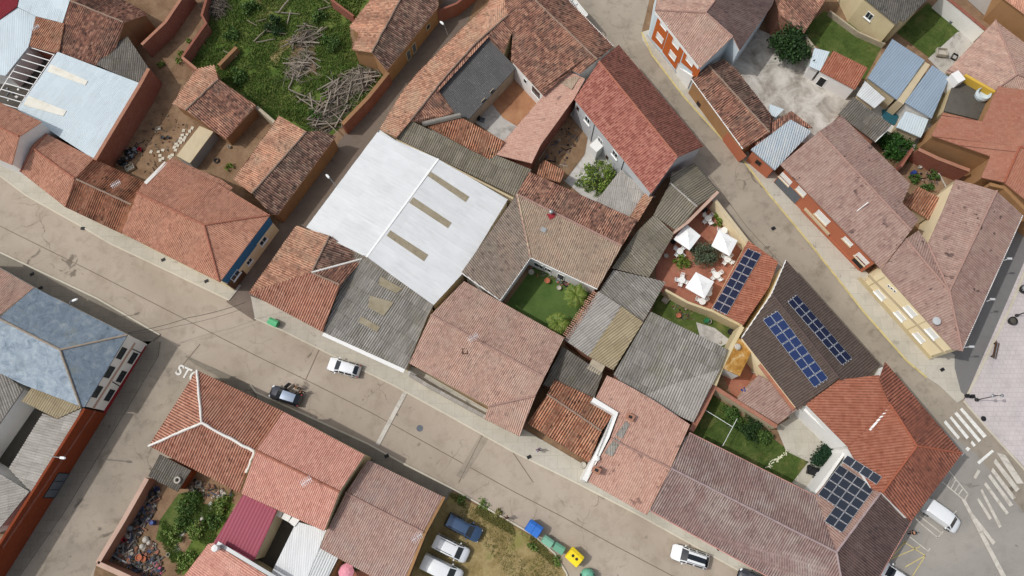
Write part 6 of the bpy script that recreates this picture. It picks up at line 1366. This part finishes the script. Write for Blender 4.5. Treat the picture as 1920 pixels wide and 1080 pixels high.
for x, y, l, r in ((1367, 775, 'climbing shrub against the tile-capped wall of the lawn garden', 1.2), (1385, 786, 'leafy shrub hanging over the lawn garden wall', 1.1), (1418, 806, 'rounded dark bush in the lawn garden border', 1.5), (1405, 798, 'dark bush beside the rounded one in the lawn border', 1.2), (1436, 818, 'low bush at the end of the lawn border', 1.0)): bush('garden_bush', l, 'bush', x, y, r, 1.5, 1500, .17, 'fig' if 'dark' in l else 'bush')
mb = MB()
for i in range(3200):
    s = R(); a = P(1529 + 34 * s, 866 - 32 * s, .3); leaf(mb, a + V((random.gauss(0, .38), random.gauss(0, .38), U(0, .5))), None, .2)
o = obj('hedge', mb, LM['hedge'], None, P(1545, 850)); tag(o, 'dark green clipped hedge on the white terrace of the lawn garden', 'hedge')
def palm(label, px, py, r, hz):
    p = P(px, py, hz); t = thing('palm', label, 'palm tree', (p.x, p.y, 0)); mb = MB(); mb.tube([V((p.x, p.y, 0)), V((p.x, p.y, hz * .5)), p], [.3, .24, .22], 10); obj('trunk', mb, M['bark'], t)
    mb = MB()
    for k in range(34):
        an = k * 2.399 + U(-.2, .2); el = U(.1, 1.25); L_ = r * U(.8, 1.1); pts = []
        for i in range(9):
            s = i / 8; pts.append(p + V((math.cos(an) * L_ * s * math.cos(el * (1 - s * .6)), math.sin(an) * L_ * s * math.cos(el * (1 - s * .6)), L_ * (math.sin(el) * s - .75 * s * s))))
        side = V((-math.sin(an), math.cos(an), 0))
        for i in range(1, 9):
            for j in range(3):
                q = pts[i - 1].lerp(pts[i], j / 3); d = (pts[i] - pts[i - 1]).normalized(); w = .42 * math.sin(math.pi * min(1, (i + j / 3) / 9.5)) + .05
                for sg in (-1, 1): e = q + side * sg * w + d * w * .8 - V((0, 0, w * .35)); mb.face([q - d * .03, q + d * .05, e])
    obj('crown', mb, LM['palm'], t); return t
palm('taller feathery palm by the white wall of the turf courtyard', 1080, 553, 1.7, 2.6); palm('lower feathery palm at the tile edge of the turf courtyard', 1046, 607, 1.6, 2.2)
for i, (x, y, r, hh_, l) in enumerate(((510, 42, 1.7, 2.0, 'big dark bush near the top of the overgrown plot'), (600, 30, 1.1, 1.2, 'bush left of the top tiled house'), (617, 80, 1.5, 1.5, 'dark bush between the upper timbers and the top tiled house'), (448, 150, 1.0, 1.0, 'bush touching the back of the small barn'), (443, 142, 1.2, 1.2, 'bush behind the small barn ridge'), (467, 10, 1.3, 1.4, 'bush at the very top of the overgrown plot'),
                             (432, 60, 1.2, 1.1, 'bush beside the brushwood heap'), (590, 215, 1.1, 1.0, 'bush by the lowest timbers'), )):
    bush('bush', l, 'bush', x, y, r, hh_, int(900 * r), .2, 'bush' if i else 'fig')
for i, (x, y, r, hh_, l) in enumerate(((345, 955, 1.6, 1.4, 'tall green bush in the middle of the junk garden'), (325, 1005, 1.1, 1.0, 'green bush near the pale stones of the junk garden'), (365, 1000, 1.2, 1.0, 'bush in the lower part of the junk garden'),
                             (395, 975, 1.2, 1.0, 'bush along the wine red roof'), (420, 950, 1.1, .9, 'bush at the eave of the salmon house'), (345, 1050, 1.1, .9, 'bush at the bottom of the junk garden'), (362, 930, .9, .8, 'small bush under the hipped house eave'))):
    bush('bush', l, 'bush', x, y, r, hh_, int(850 * r), .19, 'weed' if i % 3 else 'bush')
for x, y, l in ((352, 78, 'small sapling in the bare earth alley'), (333, 112, 'sapling nearest the plot corner wall'), (300, 118, 'sapling near the grey lean-to'), (338, 100, 'middle sapling in the earth alley'), (360, 277, 'potted shrub on the flat concrete shed side'), (430, 312, 'bright round shrub in the pale paved yard')):
    bush('small_plant', l, 'plant', x, y, .6, .7, 180, .18, 'bright', 'small plants in the dirt yards')
for x, y, l in ((1045, 1053, 'green weed clump on the plot edge by the yellow container'), (1000, 1022, 'weed clump behind the blue container'), (905, 945, 'weed clump near the road edge of the grass plot'), (930, 962, 'second weed clump along the plot edge'), (868, 938, 'dark weed clump by the grey-pink house corner')): bush('weed', l, 'weed', x, y, .7, .5, 300, .16, 'weed' if 'second' not in l else 'dry')
def pip(poly):
    xs = [p[0] for p in poly]; ys = [p[1] for p in poly]
    while True:
        x, y = U(min(xs), max(xs)), U(min(ys), max(ys))
        if inside(x, y, poly): return x, y
def tufts(name, poly, n, hgt, mat, label, thr=None, fs=.25):
    mb = MB(); k = 0; tries = 0
    while k < n and tries < n * 6:
        tries += 1; x, y = pip(poly); p = P(x, y, .01)
        if thr is not None and noise.noise(p * fs) < thr: continue
        k += 1
        for b in range(4):
            an = U(0, 6.28); w = .05; d = V((math.cos(an), math.sin(an), 0)); e = V((-d.y, d.x, 0)) * w; hh = hgt * U(.5, 1.3)
            q = p + V((U(-.15, .15), U(-.15, .15), 0)); mb.face([q - e, q + e, q + d * hh * .6 + V((0, 0, hh))])
    o = obj(name, mb, LM[mat], None, V((0, 0, 0))); o['kind'] = 'stuff'; tag(o, label, 'grass', None, 'stuff')
PLOT = [(345, 110), (387, 50), (395, 0), (690, -10), (655, 50), (660, 93), (697, 104), (722, 137), (643, 228), (600, 250), (520, 215), (480, 195), (409, 140)]
tufts('rough_grass', PLOT, 15000, .26, 'grassy', 'rough green grass covering the overgrown plot', -.35, .5)
tufts('tall_weeds', PLOT, 2200, .55, 'weed', 'taller pale weeds standing in patches on the overgrown plot', .12, .3)
tufts('yard_weeds', [(1075, 345), (1120, 300), (1165, 322), (1120, 372)], 700, .3, 'weed', 'weeds in the yard beside the smooth grey lean-to', -.1, .6)
tufts('lawn_grass', [(1336, 740), (1394, 785), (1474, 842), (1514, 864), (1490, 905), (1296, 812)], 3500, .09, 'lawnb', 'short mown grass of the lawn garden')
tufts('plot_grass', [(835, 925), (950, 982), (1000, 1012), (1050, 1060), (1060, 1090), (960, 1090)], 1300, .12, 'dry', 'dry grass of the car plot', -.2, .35)
tufts('verge_weeds', [(835, 918), (950, 975), (1003, 1008), (1050, 1052), (1040, 1060), (985, 1015), (930, 985), (860, 945)], 1500, .25, 'dry', 'weeds along the kerb of the car plot', -.1, .5)
tufts('garden_grass', [(335, 925), (440, 925), (400, 1020), (335, 1075), (300, 1010), (310, 960)], 2600, .3, 'weed', 'weeds between the bushes of the junk garden', 0, .4)
tufts('lawn_grass', [(1500, 62), (1545, 24), (1655, 75), (1620, 145)], 1500, .1, 'lawnb', 'short grass of the lawn below the dark roofed house'); tufts('lawn_grass', [(1685, 60), (1740, 10), (1795, 60), (1745, 105)], 1200, .1, 'lawnb', 'short grass of the lawn beside the white table')
# ================================================================ timber heaps on the plot
WM = wood_mat('weathered_timber', [(104, 94, 84), (130, 120, 108), (156, 146, 132), (116, 98, 80)])
protos = []
for i in range(7):
    mb = MB(); l = U(1.8, 4.4); r = U(.055, .115); mb.tube([(-l / 2, 0, 0), (-l / 6, U(-.06, .06), U(-.04, .04)), (l / 5, U(-.06, .06), U(-.04, .04)), (l / 2, 0, 0)], [r, r * 1.05, r * .95, r * .8], 6); protos.append(mb)
pm = []
def beam(p, az, el, label, group, sc=1):
    i = random.randrange(7)
    while len(pm) <= i: 
        o = obj('timber_beam', protos[len(pm)], WM, None, V((0, 0, 0))); o['_used'] = 0; pm.append(o)
    s = pm[i]
    if not s['_used']: o = s; s['_used'] = 1
    else: o = s.copy(); COL.objects.link(o)
    o.location = p; o.rotation_euler = (U(0, 6), el, az); o.scale = (sc,) * 3; tag(o, label, 'timber beam', group)
for i in range(7): pass
for gi, (nm, pts, n, ang) in enumerate((('heap against the lane wall', [(690, 140), (672, 150), (655, 150), (665, 170), (640, 175), (650, 190), (685, 150), (630, 160), (660, 160), (645, 180), (625, 190)], 110, .75), ('heap below the big dark bush', [(575, 62), (568, 75), (590, 60), (560, 80)], 30, .4), ('heap in the middle of the overgrown plot', [(560, 112), (575, 120), (545, 132), (585, 140), (560, 125)], 36, -.2),
      ('heap at the end of the long old house', [(615, 235), (600, 225), (595, 200), (635, 215), (580, 190)], 40, .5), ('loose beams near the top of the plot', [(520, 66), (540, 20), (470, 40), (610, 10), (440, 95), (500, 70)], 12, .2))):
    for k in range(n):
        x, y = random.choice(pts); p = P(x + random.gauss(0, 7), y + random.gauss(0, 7), .1); p.z = .1 + abs(random.gauss(0, .35)); beam(p, ang + random.gauss(0, .75), random.gauss(0, .16), 'grey weathered timber beam in the ' + nm, 'timbers: ' + nm, U(.6, 1.05))
for o in pm:
    if not o['_used']: bpy.data.objects.remove(o)
M['dry_earth'] = ground_mat('dry_earth', [(128, 104, 74), (156, 132, 98), (112, 110, 66)], .9, 8, .3)
mb = MB()
for i in range(420):
    an = U(0, 6.28); p = P(408 + random.gauss(0, 9), 14 + random.gauss(0, 9), 0); p.z = abs(random.gauss(.5, .35)); d = V((math.cos(an), math.sin(an), U(-.3, .3))) * U(.5, 1.3); mb.tube([p - d, p + d], [.035, .02], 4, cap=False)
o = obj('brushwood', mb, WM, None, P(408, 14)); tag(o, 'heap of thin grey brushwood at the top of the plot', 'brushwood', None, 'stuff')
for cx_, cy_, sx_, n_, l in ((664, 162, 30, 700, 'tangle of thin grey twigs under the timbers by the lane wall'), (575, 72, 14, 160, 'thin grey twigs among the upper timber heap'), (562, 125, 18, 200, 'thin grey twigs among the middle timbers'), (610, 222, 20, 260, 'thin grey twigs at the end of the long old house')):
    mb = MB()
    for i in range(n_):
        an = U(0, 6.28); u_ = random.gauss(0, 1) * sx_ * .62; p = P(cx_ + u_ + random.gauss(0, 5), cy_ - u_ * .75 + random.gauss(0, 10), 0); p.z = abs(random.gauss(.2, .2)); d = V((math.cos(an), math.sin(an), U(-.2, .2))) * U(.3, 1.1); mb.tube([p - d, p + d * .2 + V((U(-.1, .1), U(-.1, .1), .05)), p + d], [.03, .025, .012], 4, cap=False)
    o = obj('brushwood', mb, WM, None, P(cx_, cy_)); tag(o, l, 'brushwood', None, 'stuff')
# ================================================================ yard clutter
M['stoneslab'] = stucco('pale_slab', (206, 198, 180), (160, 150, 132), .4, 1.5)
s0 = None
for a, b in ((675, 577), (652, 605), (628, 635), (597, 600), (610, 662), (597, 685), (573, 705), (585, 640), (570, 670), (555, 690), (530, 718), (545, 735), (515, 750), (525, 775), (495, 820), (470, 835), (480, 850), (385, 825), (410, 850), (385, 865), (305, 790), (410, 775), (370, 790)):
    p = P(220 + a / 4.8, 120 + b / 4.8, .05)
    if s0 is None:
        mb = MB(); mb.prism([(-.22, -.2), (.2, -.22), (.22, .2), (-.2, .21)], -.05, .05); s0 = obj('stone_slab', mb, M['stoneslab'], None, V((0, 0, 0))); tag(s0, 'pale square stone slab laid in the dirt yard behind the hipped house', 'stone slab', 'pale slabs in the dirt yard'); o = s0
    else: o = copy_thing(s0, p)
    o.location = p; o.rotation_euler.z = U(-.4, .4); o.scale = (U(.85, 1.2), U(.85, 1.2), 1)
CC = {'blue': flat('plastic_blue', (44, 66, 130), .5), 'red': flat('plastic_red', (168, 40, 60), .5), 'white': stucco('pale_stone', (190, 184, 172), (140, 132, 120), .5, 3), 'grey': flat('zinc', (120, 126, 130), .4), 'dark': M['blackmetal'], 'terra': M['w_terra'], 'pink': flat('cloth_pink', (206, 110, 140), .9, .1, 0, .3, 6), 'green': flat('plastic_green', (40, 112, 72), .5)}
def clutter(kind, label, px, py, col, z=0.0, s=1.0):
    p = P(px, py, .3 + z); p.z = z; mb = MB(); m = CC[col]; rot = Matrix.Rotation(U(0, 3), 3, 'Z')
    if kind == 'barrel': prof = [(.26, 0), (.3, .1), (.31, .4), (.3, .7), (.26, .8), (.22, .8), (.2, .74), (.01, .74)]; mb.lathe(p, [(a * s, b * s) for a, b in prof], 14, caps=False)
    elif kind == 'bucket': prof = [(.14, 0), (.2, .32), (.22, .33), (.19, .32), (.13, .04), (.01, .04)]; mb.lathe(p, [(a * s, b * s) for a, b in prof], 12, caps=False)
    elif kind == 'flower_pot': prof = [(.14, 0), (.2, .3), (.24, .3), (.24, .36), (.19, .36), (.18, .3), (.01, .29)]; mb.lathe(p, [(a * s, b * s) for a, b in prof], 12, caps=False)
    elif kind == 'crate':
        for q, d in (((0, -.3, .18), (.8, .03, .3)), ((0, .3, .18), (.8, .03, .3)), ((-.4, 0, .18), (.03, .6, .3)), ((.4, 0, .18), (.03, .6, .3)), ((0, 0, .03), (.8, .6, .03))): mb.box(p + rot @ (V(q) * s), V(d) * s, rot)
    elif kind == 'plank':
        mb.box(p + V((0, 0, .12)), (2.2 * s, .2, .05), rot); mb.box(p + V((0, 0, .04)) + rot @ V((.6, 0, 0)), (.1, .3, .1), rot)
    elif kind == 'rubble_stone': mb.lathe(p, [(.1 * s, -.05), (.3 * s, .05), (.34 * s, .2 * s), (.2 * s, .36 * s), (.01, .4 * s)], 7, caps=False)
    elif kind == 'cloth_heap':
        for i in range(16): mb.lathe(p + V((random.gauss(0, .34) * s, random.gauss(0, .3) * s, -.05)), [(U(.1, .24) * s, 0), (U(.1, .2) * s, U(.1, .2)), (.01, U(.2, .3))], 7, caps=False)
    elif kind == 'tyre':
        pts = [(.32 + .11 * math.cos(a), .11 + .11 * math.sin(a)) for a in [i * math.pi / 4 for i in range(9)]]; mb.lathe(p, pts, 16, caps=False)
    o = obj(kind, mb, m, None, p); tag(o, label, kind.replace('_', ' ')); return o
for a in (('barrel', 'blue plastic barrel beside the tallest bush of the junk garden', 287, 980, 'blue'), ('barrel', 'zinc barrel by the pinkish wall', 246, 990, 'grey'), ('bucket', 'red bucket in the junk garden', 233, 1012, 'red', 0, 1.4), ('tyre', 'old tyre lying near the red bucket', 239, 1004, 'white'), ('barrel', 'dark barrel near the corrugated shed', 260, 980, 'dark'),
          ('crate', 'zinc crate at the lower corner of the junk garden', 226, 1030, 'grey', 0, 1.2), ('plank', 'grey plank leaning low in the junk garden corner', 213, 1042, 'grey'), ('plank', 'second plank across the junk garden corner', 222, 1048, 'grey', .15), ('plank', 'plank by the pile of terracotta', 255, 1058, 'grey'), ('plank', 'plank under the pink clothes heap', 275, 1070, 'grey'),
          ('cloth_heap', 'heap of pink and white clothes in the junk garden', 293, 1060, 'pink'), ('flower_pot', 'stack of terracotta pots at the junk garden bottom', 262, 1045, 'terra', 0, 1.7), ('flower_pot', 'terracotta pot beside the bigger one in the junk garden', 270, 1048, 'terra', 0, 1.3), ('flower_pot', 'terracotta pot between the bushes', 350, 950, 'terra', 0, 1.5),
          ('rubble_stone', 'pale rubble block in the junk garden', 272, 1012, 'white', 0, 1.2), ('rubble_stone', 'pale stone by the rubble block', 265, 1025, 'white', 0, 1.0), ('rubble_stone', 'white stone at the end of the garden path', 378, 973, 'white', 0, .8), ('bucket', 'white bucket on the garden path', 315, 1040, 'white', 0, 1.1), ('rubble_stone', 'small stone near the shed front', 278, 1018, 'white', 0, .9),
          ('cloth_heap', 'blue and white bundle on the paving by the hipped house', 412, 929, 'white'), ('crate', 'white broken crate under the hipped house eave', 372, 908, 'white'), ('tyre', 'yellowed ring lying on the corrugated shed roof', 331, 900, 'white', 2.65), ('barrel', 'dark barrel under the corrugated shed edge', 288, 925, 'dark'), ('bucket', 'blue bucket by the shed', 295, 917, 'blue', 0, 1.3),
          ('crate', 'white sink tub standing by the red brick wall in the dirt yard', 243, 314, 'white', 0, 1.4), ('barrel', 'dark barrel stored along the red brick wall', 232, 300, 'dark'), ('crate', 'dark crate stored along the red brick wall', 240, 285, 'dark', 0, 1.2), ('plank', 'plank propped along the red brick wall', 250, 285, 'grey'), ('barrel', 'dark drum nearest the striped old roof', 226, 306, 'dark'), ('bucket', 'red bucket at the foot of the red brick wall', 262, 280, 'red', 0, 1.4),
          ('flower_pot', 'dark pot alone in the dirt yard', 305, 258, 'dark', 0, 1.2), ('flower_pot', 'dark pot next to the other in the dirt yard', 315, 257, 'dark', 0, 1.0), ('crate', 'pale box near the brick wall shadow line', 296, 240, 'white', 0, .8), ('tyre', 'tyre on the pale paving by the grey wall', 405, 300, 'dark', 0, 1.2), ('bucket', 'white bucket in the yard behind the small barn', 429, 275, 'white', 0, 1.1),
          ('barrel', 'dark barrel in the upper courtyard under the grey roof', 897, 222, 'dark'), ('crate', 'pale crate in the upper courtyard shadow', 903, 224, 'grey', 0, 1.0), ('barrel', 'white boiler drum in the forecourt by the white party wall', 1093, 872, 'white', .0, 1.3), ('barrel', 'green drum in the strip garden', 1324, 602, 'green', 0, 1.1), ('bucket', 'white tub beside the green drum', 1329, 603, 'white', 0, 1.5),
          ('crate', 'white garden box at the shaded end of the strip garden', 1249, 561, 'white', 0, 1.3), ('flower_pot', 'terracotta pot in the strip garden', 1272, 592, 'terra', 0, 1.4), ('rubble_stone', 'rock at the path end of the strip garden', 1351, 641, 'white', 0, .7), ('flower_pot', 'dark pot at the strip garden end', 1369, 623, 'dark', 0, 1.7),
          ('crate', 'white storage box in the small court below the rusty roof', 1418, 692, 'white', 0, 1.5), ('cloth_heap', 'blue tarpaulin bundle on the mauve annex roof edge', 1399, 733, 'blue', 2.6, .6), ('rubble_stone', 'white rubble on the rusty roof', 1384, 650, 'white', 3.4, 1.3), ('crate', 'dark low table on the white terrace', 1524, 883, 'dark', 0, 1.6), ('crate', 'dark bench box on the white terrace wall side', 1531, 897, 'dark', 0, .9),
          ('flower_pot', 'dark pot at the lawn garden steps', 1517, 876, 'dark', 0, 1.3), ('barrel', 'white tank at the white terrace top', 1481, 778, 'white', 0, 1.2), ('crate', 'white garden table on the lawn end at the top right', 1766, 98, 'white', .4, 1.8), ('crate', 'dark box on the paved end of the right lawn', 1790, 106, 'dark', 0, 1.2), ('crate', 'green box by the white wall with red coping', 1814, 56, 'green', 0, 1.2), ('crate', 'grey garden seat by the white wall with red coping', 1788, 37, 'grey', 0, 1.6),
          ('tyre', 'white wire ring in the vine corner', 1683, 291, 'white', 0, 1.5), ('bucket', 'white pot in the shrub courtyard', 1725, 313, 'white', 0, 1.2), ('barrel', 'blue barrel in the shrub courtyard', 1712, 325, 'blue', 0, 1.0), ('plank', 'white plank in the shrub courtyard', 1768, 336, 'white', .2), ('crate', 'dark crate among the plants of the turf courtyard', 1062, 531, 'dark', 0, 1.2), ('flower_pot', 'terracotta pot row end in the turf courtyard', 1026, 527, 'terra', 0, 1.6), ('flower_pot', 'pale pot under the taller palm', 1048, 540, 'white', 0, 1.3), ('flower_pot', 'white urn in the shaded corner of the turf courtyard', 996, 511, 'white', 0, 1.6), ('barrel', 'black barbecue in the top corner of the patio', 1322, 395, 'dark', 0, 1.0), ('flower_pot', 'dark pot under the left patio parasol', 1262, 454, 'dark', 0, 1.4), ('flower_pot', 'white pot by the left patio wall', 1249, 480, 'white', 0, 1.3)): clutter(*a)
def debris(label, poly, n, mats, s=.3):
    mb = MB()
    for i in range(n):
        x, y = pip(poly); p = P(x, y, .05); k = random.randrange(len(mats)); rot = Matrix.Rotation(U(0, 3), 3, 'Z') @ Matrix.Rotation(U(-.4, .4), 3, 'X'); a = s * U(.4, 1.8)
        if R() < .45: mb.box(p + V((0, 0, U(0, .15))), (a * 2.6, a * .3, a * .2), rot, k)
        elif R() < .5: mb.box(p + V((0, 0, U(0, .1))), (a, a * .8, a * .4), rot, k)
        else: mb.lathe(p, [(a * .5, -.02), (a * .4, a * .4), (.01, a * .5)], 6, k, caps=False)
    o = obj('debris', mb, mats, None, V((0, 0, 0))); tag(o, label, 'debris', None, 'stuff')
CAT = [flat('rag_blue', (62, 72, 98), .8), flat('old_board', (112, 102, 90), .9), M['brownwood'], M['blackmetal'], flat('broken_tile', (140, 96, 78), .9), flat('old_iron', (84, 86, 88), .6), flat('dusty_block', (150, 142, 130), .9), M['brownwood'], M['dark'], M['dark'], M['yard_dark']]
debris('mixed junk heaped along the pinkish wall of the junk garden', [(283, 905), (300, 915), (290, 960), (255, 1015), (245, 1050), (205, 1045), (240, 975)], 420, CAT)
debris('mixed junk and boards across the bottom of the junk garden', [(215, 1040), (290, 1015), (310, 1075), (280, 1085), (235, 1065)], 260, CAT)
debris('rubble and tins on the paving under the hipped house eave', [(345, 905), (375, 898), (440, 925), (420, 940), (360, 925)], 90, CAT, .22)
debris('bits of rubble scattered in the dirt yard', [(262, 250), (300, 190), (360, 240), (300, 330), (250, 330)], 90, CAT[1:], .16)
debris('clutter stacked in shadow along the red brick wall', [(225, 310), (255, 268), (262, 275), (240, 315)], 70, [M['blackmetal'], M['dark'], CC['grey'], M['brownwood']], .3)
debris('small pots and clutter along the turf courtyard walls', [(985, 505), (1005, 497), (1075, 530), (1065, 540), (1010, 520)], 60, [M['w_terra'], M['w_plaster'], M['brownwood'], CC['grey']], .22)
debris('clutter on the shaded floor under the white beams', [(0, 140), (50, 92), (90, 105), (30, 195), (-10, 185)], 60, [M['blackmetal'], M['dark'], CC['grey'], M['w_white']], .3)
debris('clutter in the shaded half of the grey courtyard', [(1010, 308), (1066, 220), (1090, 255), (1050, 330)], 90, CAT, .25)
debris('rubble in the walled shrub courtyard', [(1715, 320), (1740, 315), (1765, 340), (1740, 360)], 60, CAT[1:], .2)
debris('odds and ends in the strip garden', [(1255, 560), (1300, 580), (1300, 605), (1265, 595)], 50, CAT[1:], .2)
t = thing('umbrella', 'round pink sun umbrella on the small terrace at the bottom', 'umbrella', P(649, 1074, 0)); c = P(649, 1072, 2.2); mb = MB()
for i in range(8):
    a0, a1 = i * math.pi / 4, (i + 1) * math.pi / 4; p0, p1 = c + V((math.cos(a0), math.sin(a0), 0)) * .95, c + V((math.cos(a1), math.sin(a1), 0)) * .95; m0, m1 = p0.lerp(c, .5) + V((0, 0, .25)), p1.lerp(c, .5) + V((0, 0, .25)); mb.face([p0, p1, m1, m0]); mb.face([m0, m1, c + V((0, 0, .36))])
obj('canopy', mb, flat('umbrella_pink', (226, 152, 166), .8, .1), t); mb = MB(); mb.tube([V((c.x, c.y, 0)), c + V((0, 0, .45))], .025, 6); obj('pole', mb, M['white'], t)
mb = MB(); a = V((c.x, c.y, 0)); mb.lathe(a, [(.25, 0), (.25, .1), (.06, .16)], 12); obj('base', mb, M['w_plaster'], t)
for x, y, l in ((636, 1058, 'plant beside the pink umbrella'), (625, 1066, 'plant at the ochre terrace wall'), (668, 1062, 'flowering plant right of the pink umbrella'), (700, 1068, 'plant along the pink terrace wall')): bush('terrace_plant', l, 'plant', x, y, .6, .8, 260, .17, 'bush', 'plants on the small terrace')
M['pole_line'] = M['greymetal']
t = thing('washing_line', 'thin white washing line on posts over the lawn garden', 'washing line', P(1373, 800)); mb = MB()
for a, b in (((1321, 768), (1373, 800)), ((1382, 785), (1355, 836))): mb.bar(P(*a, 1.9), P(*b, 1.9), .05)
obj('line', mb, M['white'], t); mb = MB()
for a in ((1322, 769), (1373, 799), (1355, 835)): q = P(*a, 1.9); mb.bar(V((q.x, q.y, 0)), q, .06)
obj('post', mb, M['greymetal'], t)
fl = MB()
for i in range(60):
    s = R(); p = P(1439 + 36 * s + random.gauss(0, 2), 875 - 27 * s + random.gauss(0, 2), .12); fl.lathe(p, [(.02, 0), (.08, .03), (.01, .08)], 6, caps=False)
o = obj('flower_row', fl, flat('petal_white', (222, 220, 190), .8), None, P(1455, 862)); tag(o, 'row of small white flowers across the lawn', 'flowers', None, 'stuff')
# steps and pergola frame on the white terrace
t = thing('framed_bed', 'white framed bed on the terrace behind the orange corner house', 'garden bed', P(1545, 815)); mb = MB()
for a, b in (((1529, 797), (1540, 795)), ((1540, 795), (1563, 823)), ((1563, 823), (1551, 826)), ((1551, 826), (1529, 797)), ((1540, 811), (1552, 809))): mb.bar(P(*a, .3), P(*b, .3), .12, .12)
obj('frame', mb, M['white'], t); mb = MB(); mb.prism([P(1531, 798), P(1540, 797), P(1560, 823), P(1551, 825)], .0, .2); obj('bed', mb, M['w_terra'], t)
# ================================================================ people
def skin_mesh(name, verts, edges, radii, mat, parent, root=0, sub=1):
    me = bpy.data.meshes.new(name); me.from_pydata([V(v) for v in verts], edges, []); o = bpy.data.objects.new(name, me); COL.objects.link(o); o.parent = parent
    md = o.modifiers.new('skin', 'SKIN'); md.use_smooth_shade = True
    for i, r in enumerate(radii): d = me.skin_vertices[0].data[i]; d.radius = (r, r) if not hasattr(r, '__len__') else r; d.use_root = (i == root)
    s = o.modifiers.new('sub', 'SUBSURF'); s.levels = sub; s.render_levels = sub
    me.materials.append(mat); return o
SK = flat('skin', (196, 146, 118), .6, .3, 0, .05); HAIR = flat('hair', (36, 28, 24), .8)
def person(label, px, py, ang, shirt, trousers, shoes, lean=0.0, stride=.16, arms=((.1, .2), (.1, -.15)), skirt=False):
    p = P(px, py, .9); t = thing('person', label, 'person', (p.x, p.y, .02), None, ang)
    f = lambda x, y, z: (x + lean * max(0, z - .9), y, z)   # x = forward
    vs = [f(0, 0, .95), f(0, 0, 1.15), f(0, 0, 1.38), f(0, 0, 1.5), f(.02, 0, 1.6), f(.02, 0, 1.72)]; rd = [.13, .13, .14, .06, .085, .075]; es = [(0, 1), (1, 2), (2, 3), (3, 4), (4, 5)]
    leg = []
    for s, q in ((1, stride), (-1, -stride)):
        i = len(vs); vs += [(0, s * .1, .88), (q * .5 + .03, s * .1, .5), (q, s * .1, .1), (q + .16, s * .11, .05)]; rd += [.09, .065, .045, .04]; es += [(0, i), (i, i + 1), (i + 1, i + 2), (i + 2, i + 3)]; leg.append(i)
    arm = []
    for s, (el, wr) in zip((1, -1), arms):
        i = len(vs); vs += [f(0, s * .19, 1.4), f(el, s * .25, 1.13), f(el + wr + .06, s * .25, .92), f(el + wr + .1, s * .25, .85)]; rd += [.06, .045, .032, (.038, .018)]; es += [(2, i), (i, i + 1), (i + 1, i + 2), (i + 2, i + 3)]; arm.append(i)
        b = V(vs[i + 3])
        for k, ln in enumerate((.07, .08, .075, .06)):
            j = len(vs); y = b.y - .027 + .018 * k; vs += [(b.x + .015, y, b.z - .04), (b.x + .03, y, b.z - .04 - ln * .5), (b.x + .02, y, b.z - .04 - ln)]; rd += [.009, .0085, .007]; es += [(i + 3, j), (j, j + 1), (j + 1, j + 2)]
        j = len(vs); vs += [(b.x + .04, b.y - s * .02, b.z), (b.x + .06, b.y - s * .02, b.z - .045)]; rd += [.01, .008]; es += [(i + 3, j), (j, j + 1)]
    skin_mesh('body', vs, es, rd, SK, t)
    g = lambda i: vs[i]; k = 1.18
    sv = [vs[0], vs[1], vs[2]]; sr = [.155, .155, .165]; se = [(0, 1), (1, 2)]
    for a in arm: i = len(sv); sv += [vs[a], vs[a + 1], tuple(V(vs[a + 1]).lerp(V(vs[a + 2]), .8))]; sr += [.078, .06, .05]; se += [(2, i), (i, i + 1), (i + 1, i + 2)]
    skin_mesh('shirt', sv, se, sr, shirt, t)
    tv = [(0, 0, .98), (0, 0, .9)]; tr = [.15, .15]; te = [(0, 1)]
    for a in leg: i = len(tv); tv += [vs[a], vs[a + 1], tuple(V(vs[a + 1]).lerp(V(vs[a + 2]), .92))]; tr += [.105, .08, .062]; te += [(1, i), (i, i + 1), (i + 1, i + 2)]
    skin_mesh('trousers', tv, te, tr, trousers, t)
    for a in leg:
        q = V(vs[a + 2]); mb = MB(); mb.lathe((q.x + .07, q.y, .0), [(.09, 0), (.09, .06), (.05, .1), (.01, .1)], 10, caps=False); obj('shoe', mb, shoes, t)
    hd = V(vs[5]); mb = MB(); mb.lathe((hd.x - .02, 0, hd.z - .06), [(.095, 0), (.1, .06), (.075, .125), (.01, .15)], 14, caps=False); obj('hair', mb, HAIR, t, smooth=True)
    for s in (-1, 1): mb = MB(); mb.box((hd.x + .085, s * .03, hd.z - .05), (.012, .022, .012)); obj('eye', mb, M['dark'], t)
    mb = MB(); mb.box((hd.x + .095, 0, hd.z - .085), (.03, .022, .04)); obj('nose', mb, SK, t)
    mb = MB(); mb.box((hd.x + .078, 0, hd.z - .125), (.012, .045, .01)); obj('mouth', mb, M['maroon'], t)
    return t
BLK = flat('cloth_black', (30, 28, 30), .9); BEI = flat('cloth_beige', (190, 178, 148), .9); BLU = flat('cloth_blue', (40, 48, 150), .9); JE = flat('denim', (48, 56, 78), .9); GRY = flat('cloth_grey', (84, 84, 88), .9)
person('person in a beige top standing at the open car door', 558, 727, math.radians(160), BEI, BLK, BLK, .25, .1, ((.2, .2), (.2, .2)))
person('person in dark clothes beside the open car door', 566, 735, math.radians(170), BLK, BLK, BLK, .1)
person('person in black walking at the kerb of the grass plot', 950, 971, math.radians(150), BLK, BLK, BLK, .05, .22)
person('person in blue walking past the walled forecourt', 1009, 843, math.radians(-30), BLU, JE, GRY, .08, .24)
person('person in black clothes and white shoes by the marked bays', 1709, 999, math.radians(20), BLK, BLK, M['white'], .15, .24)
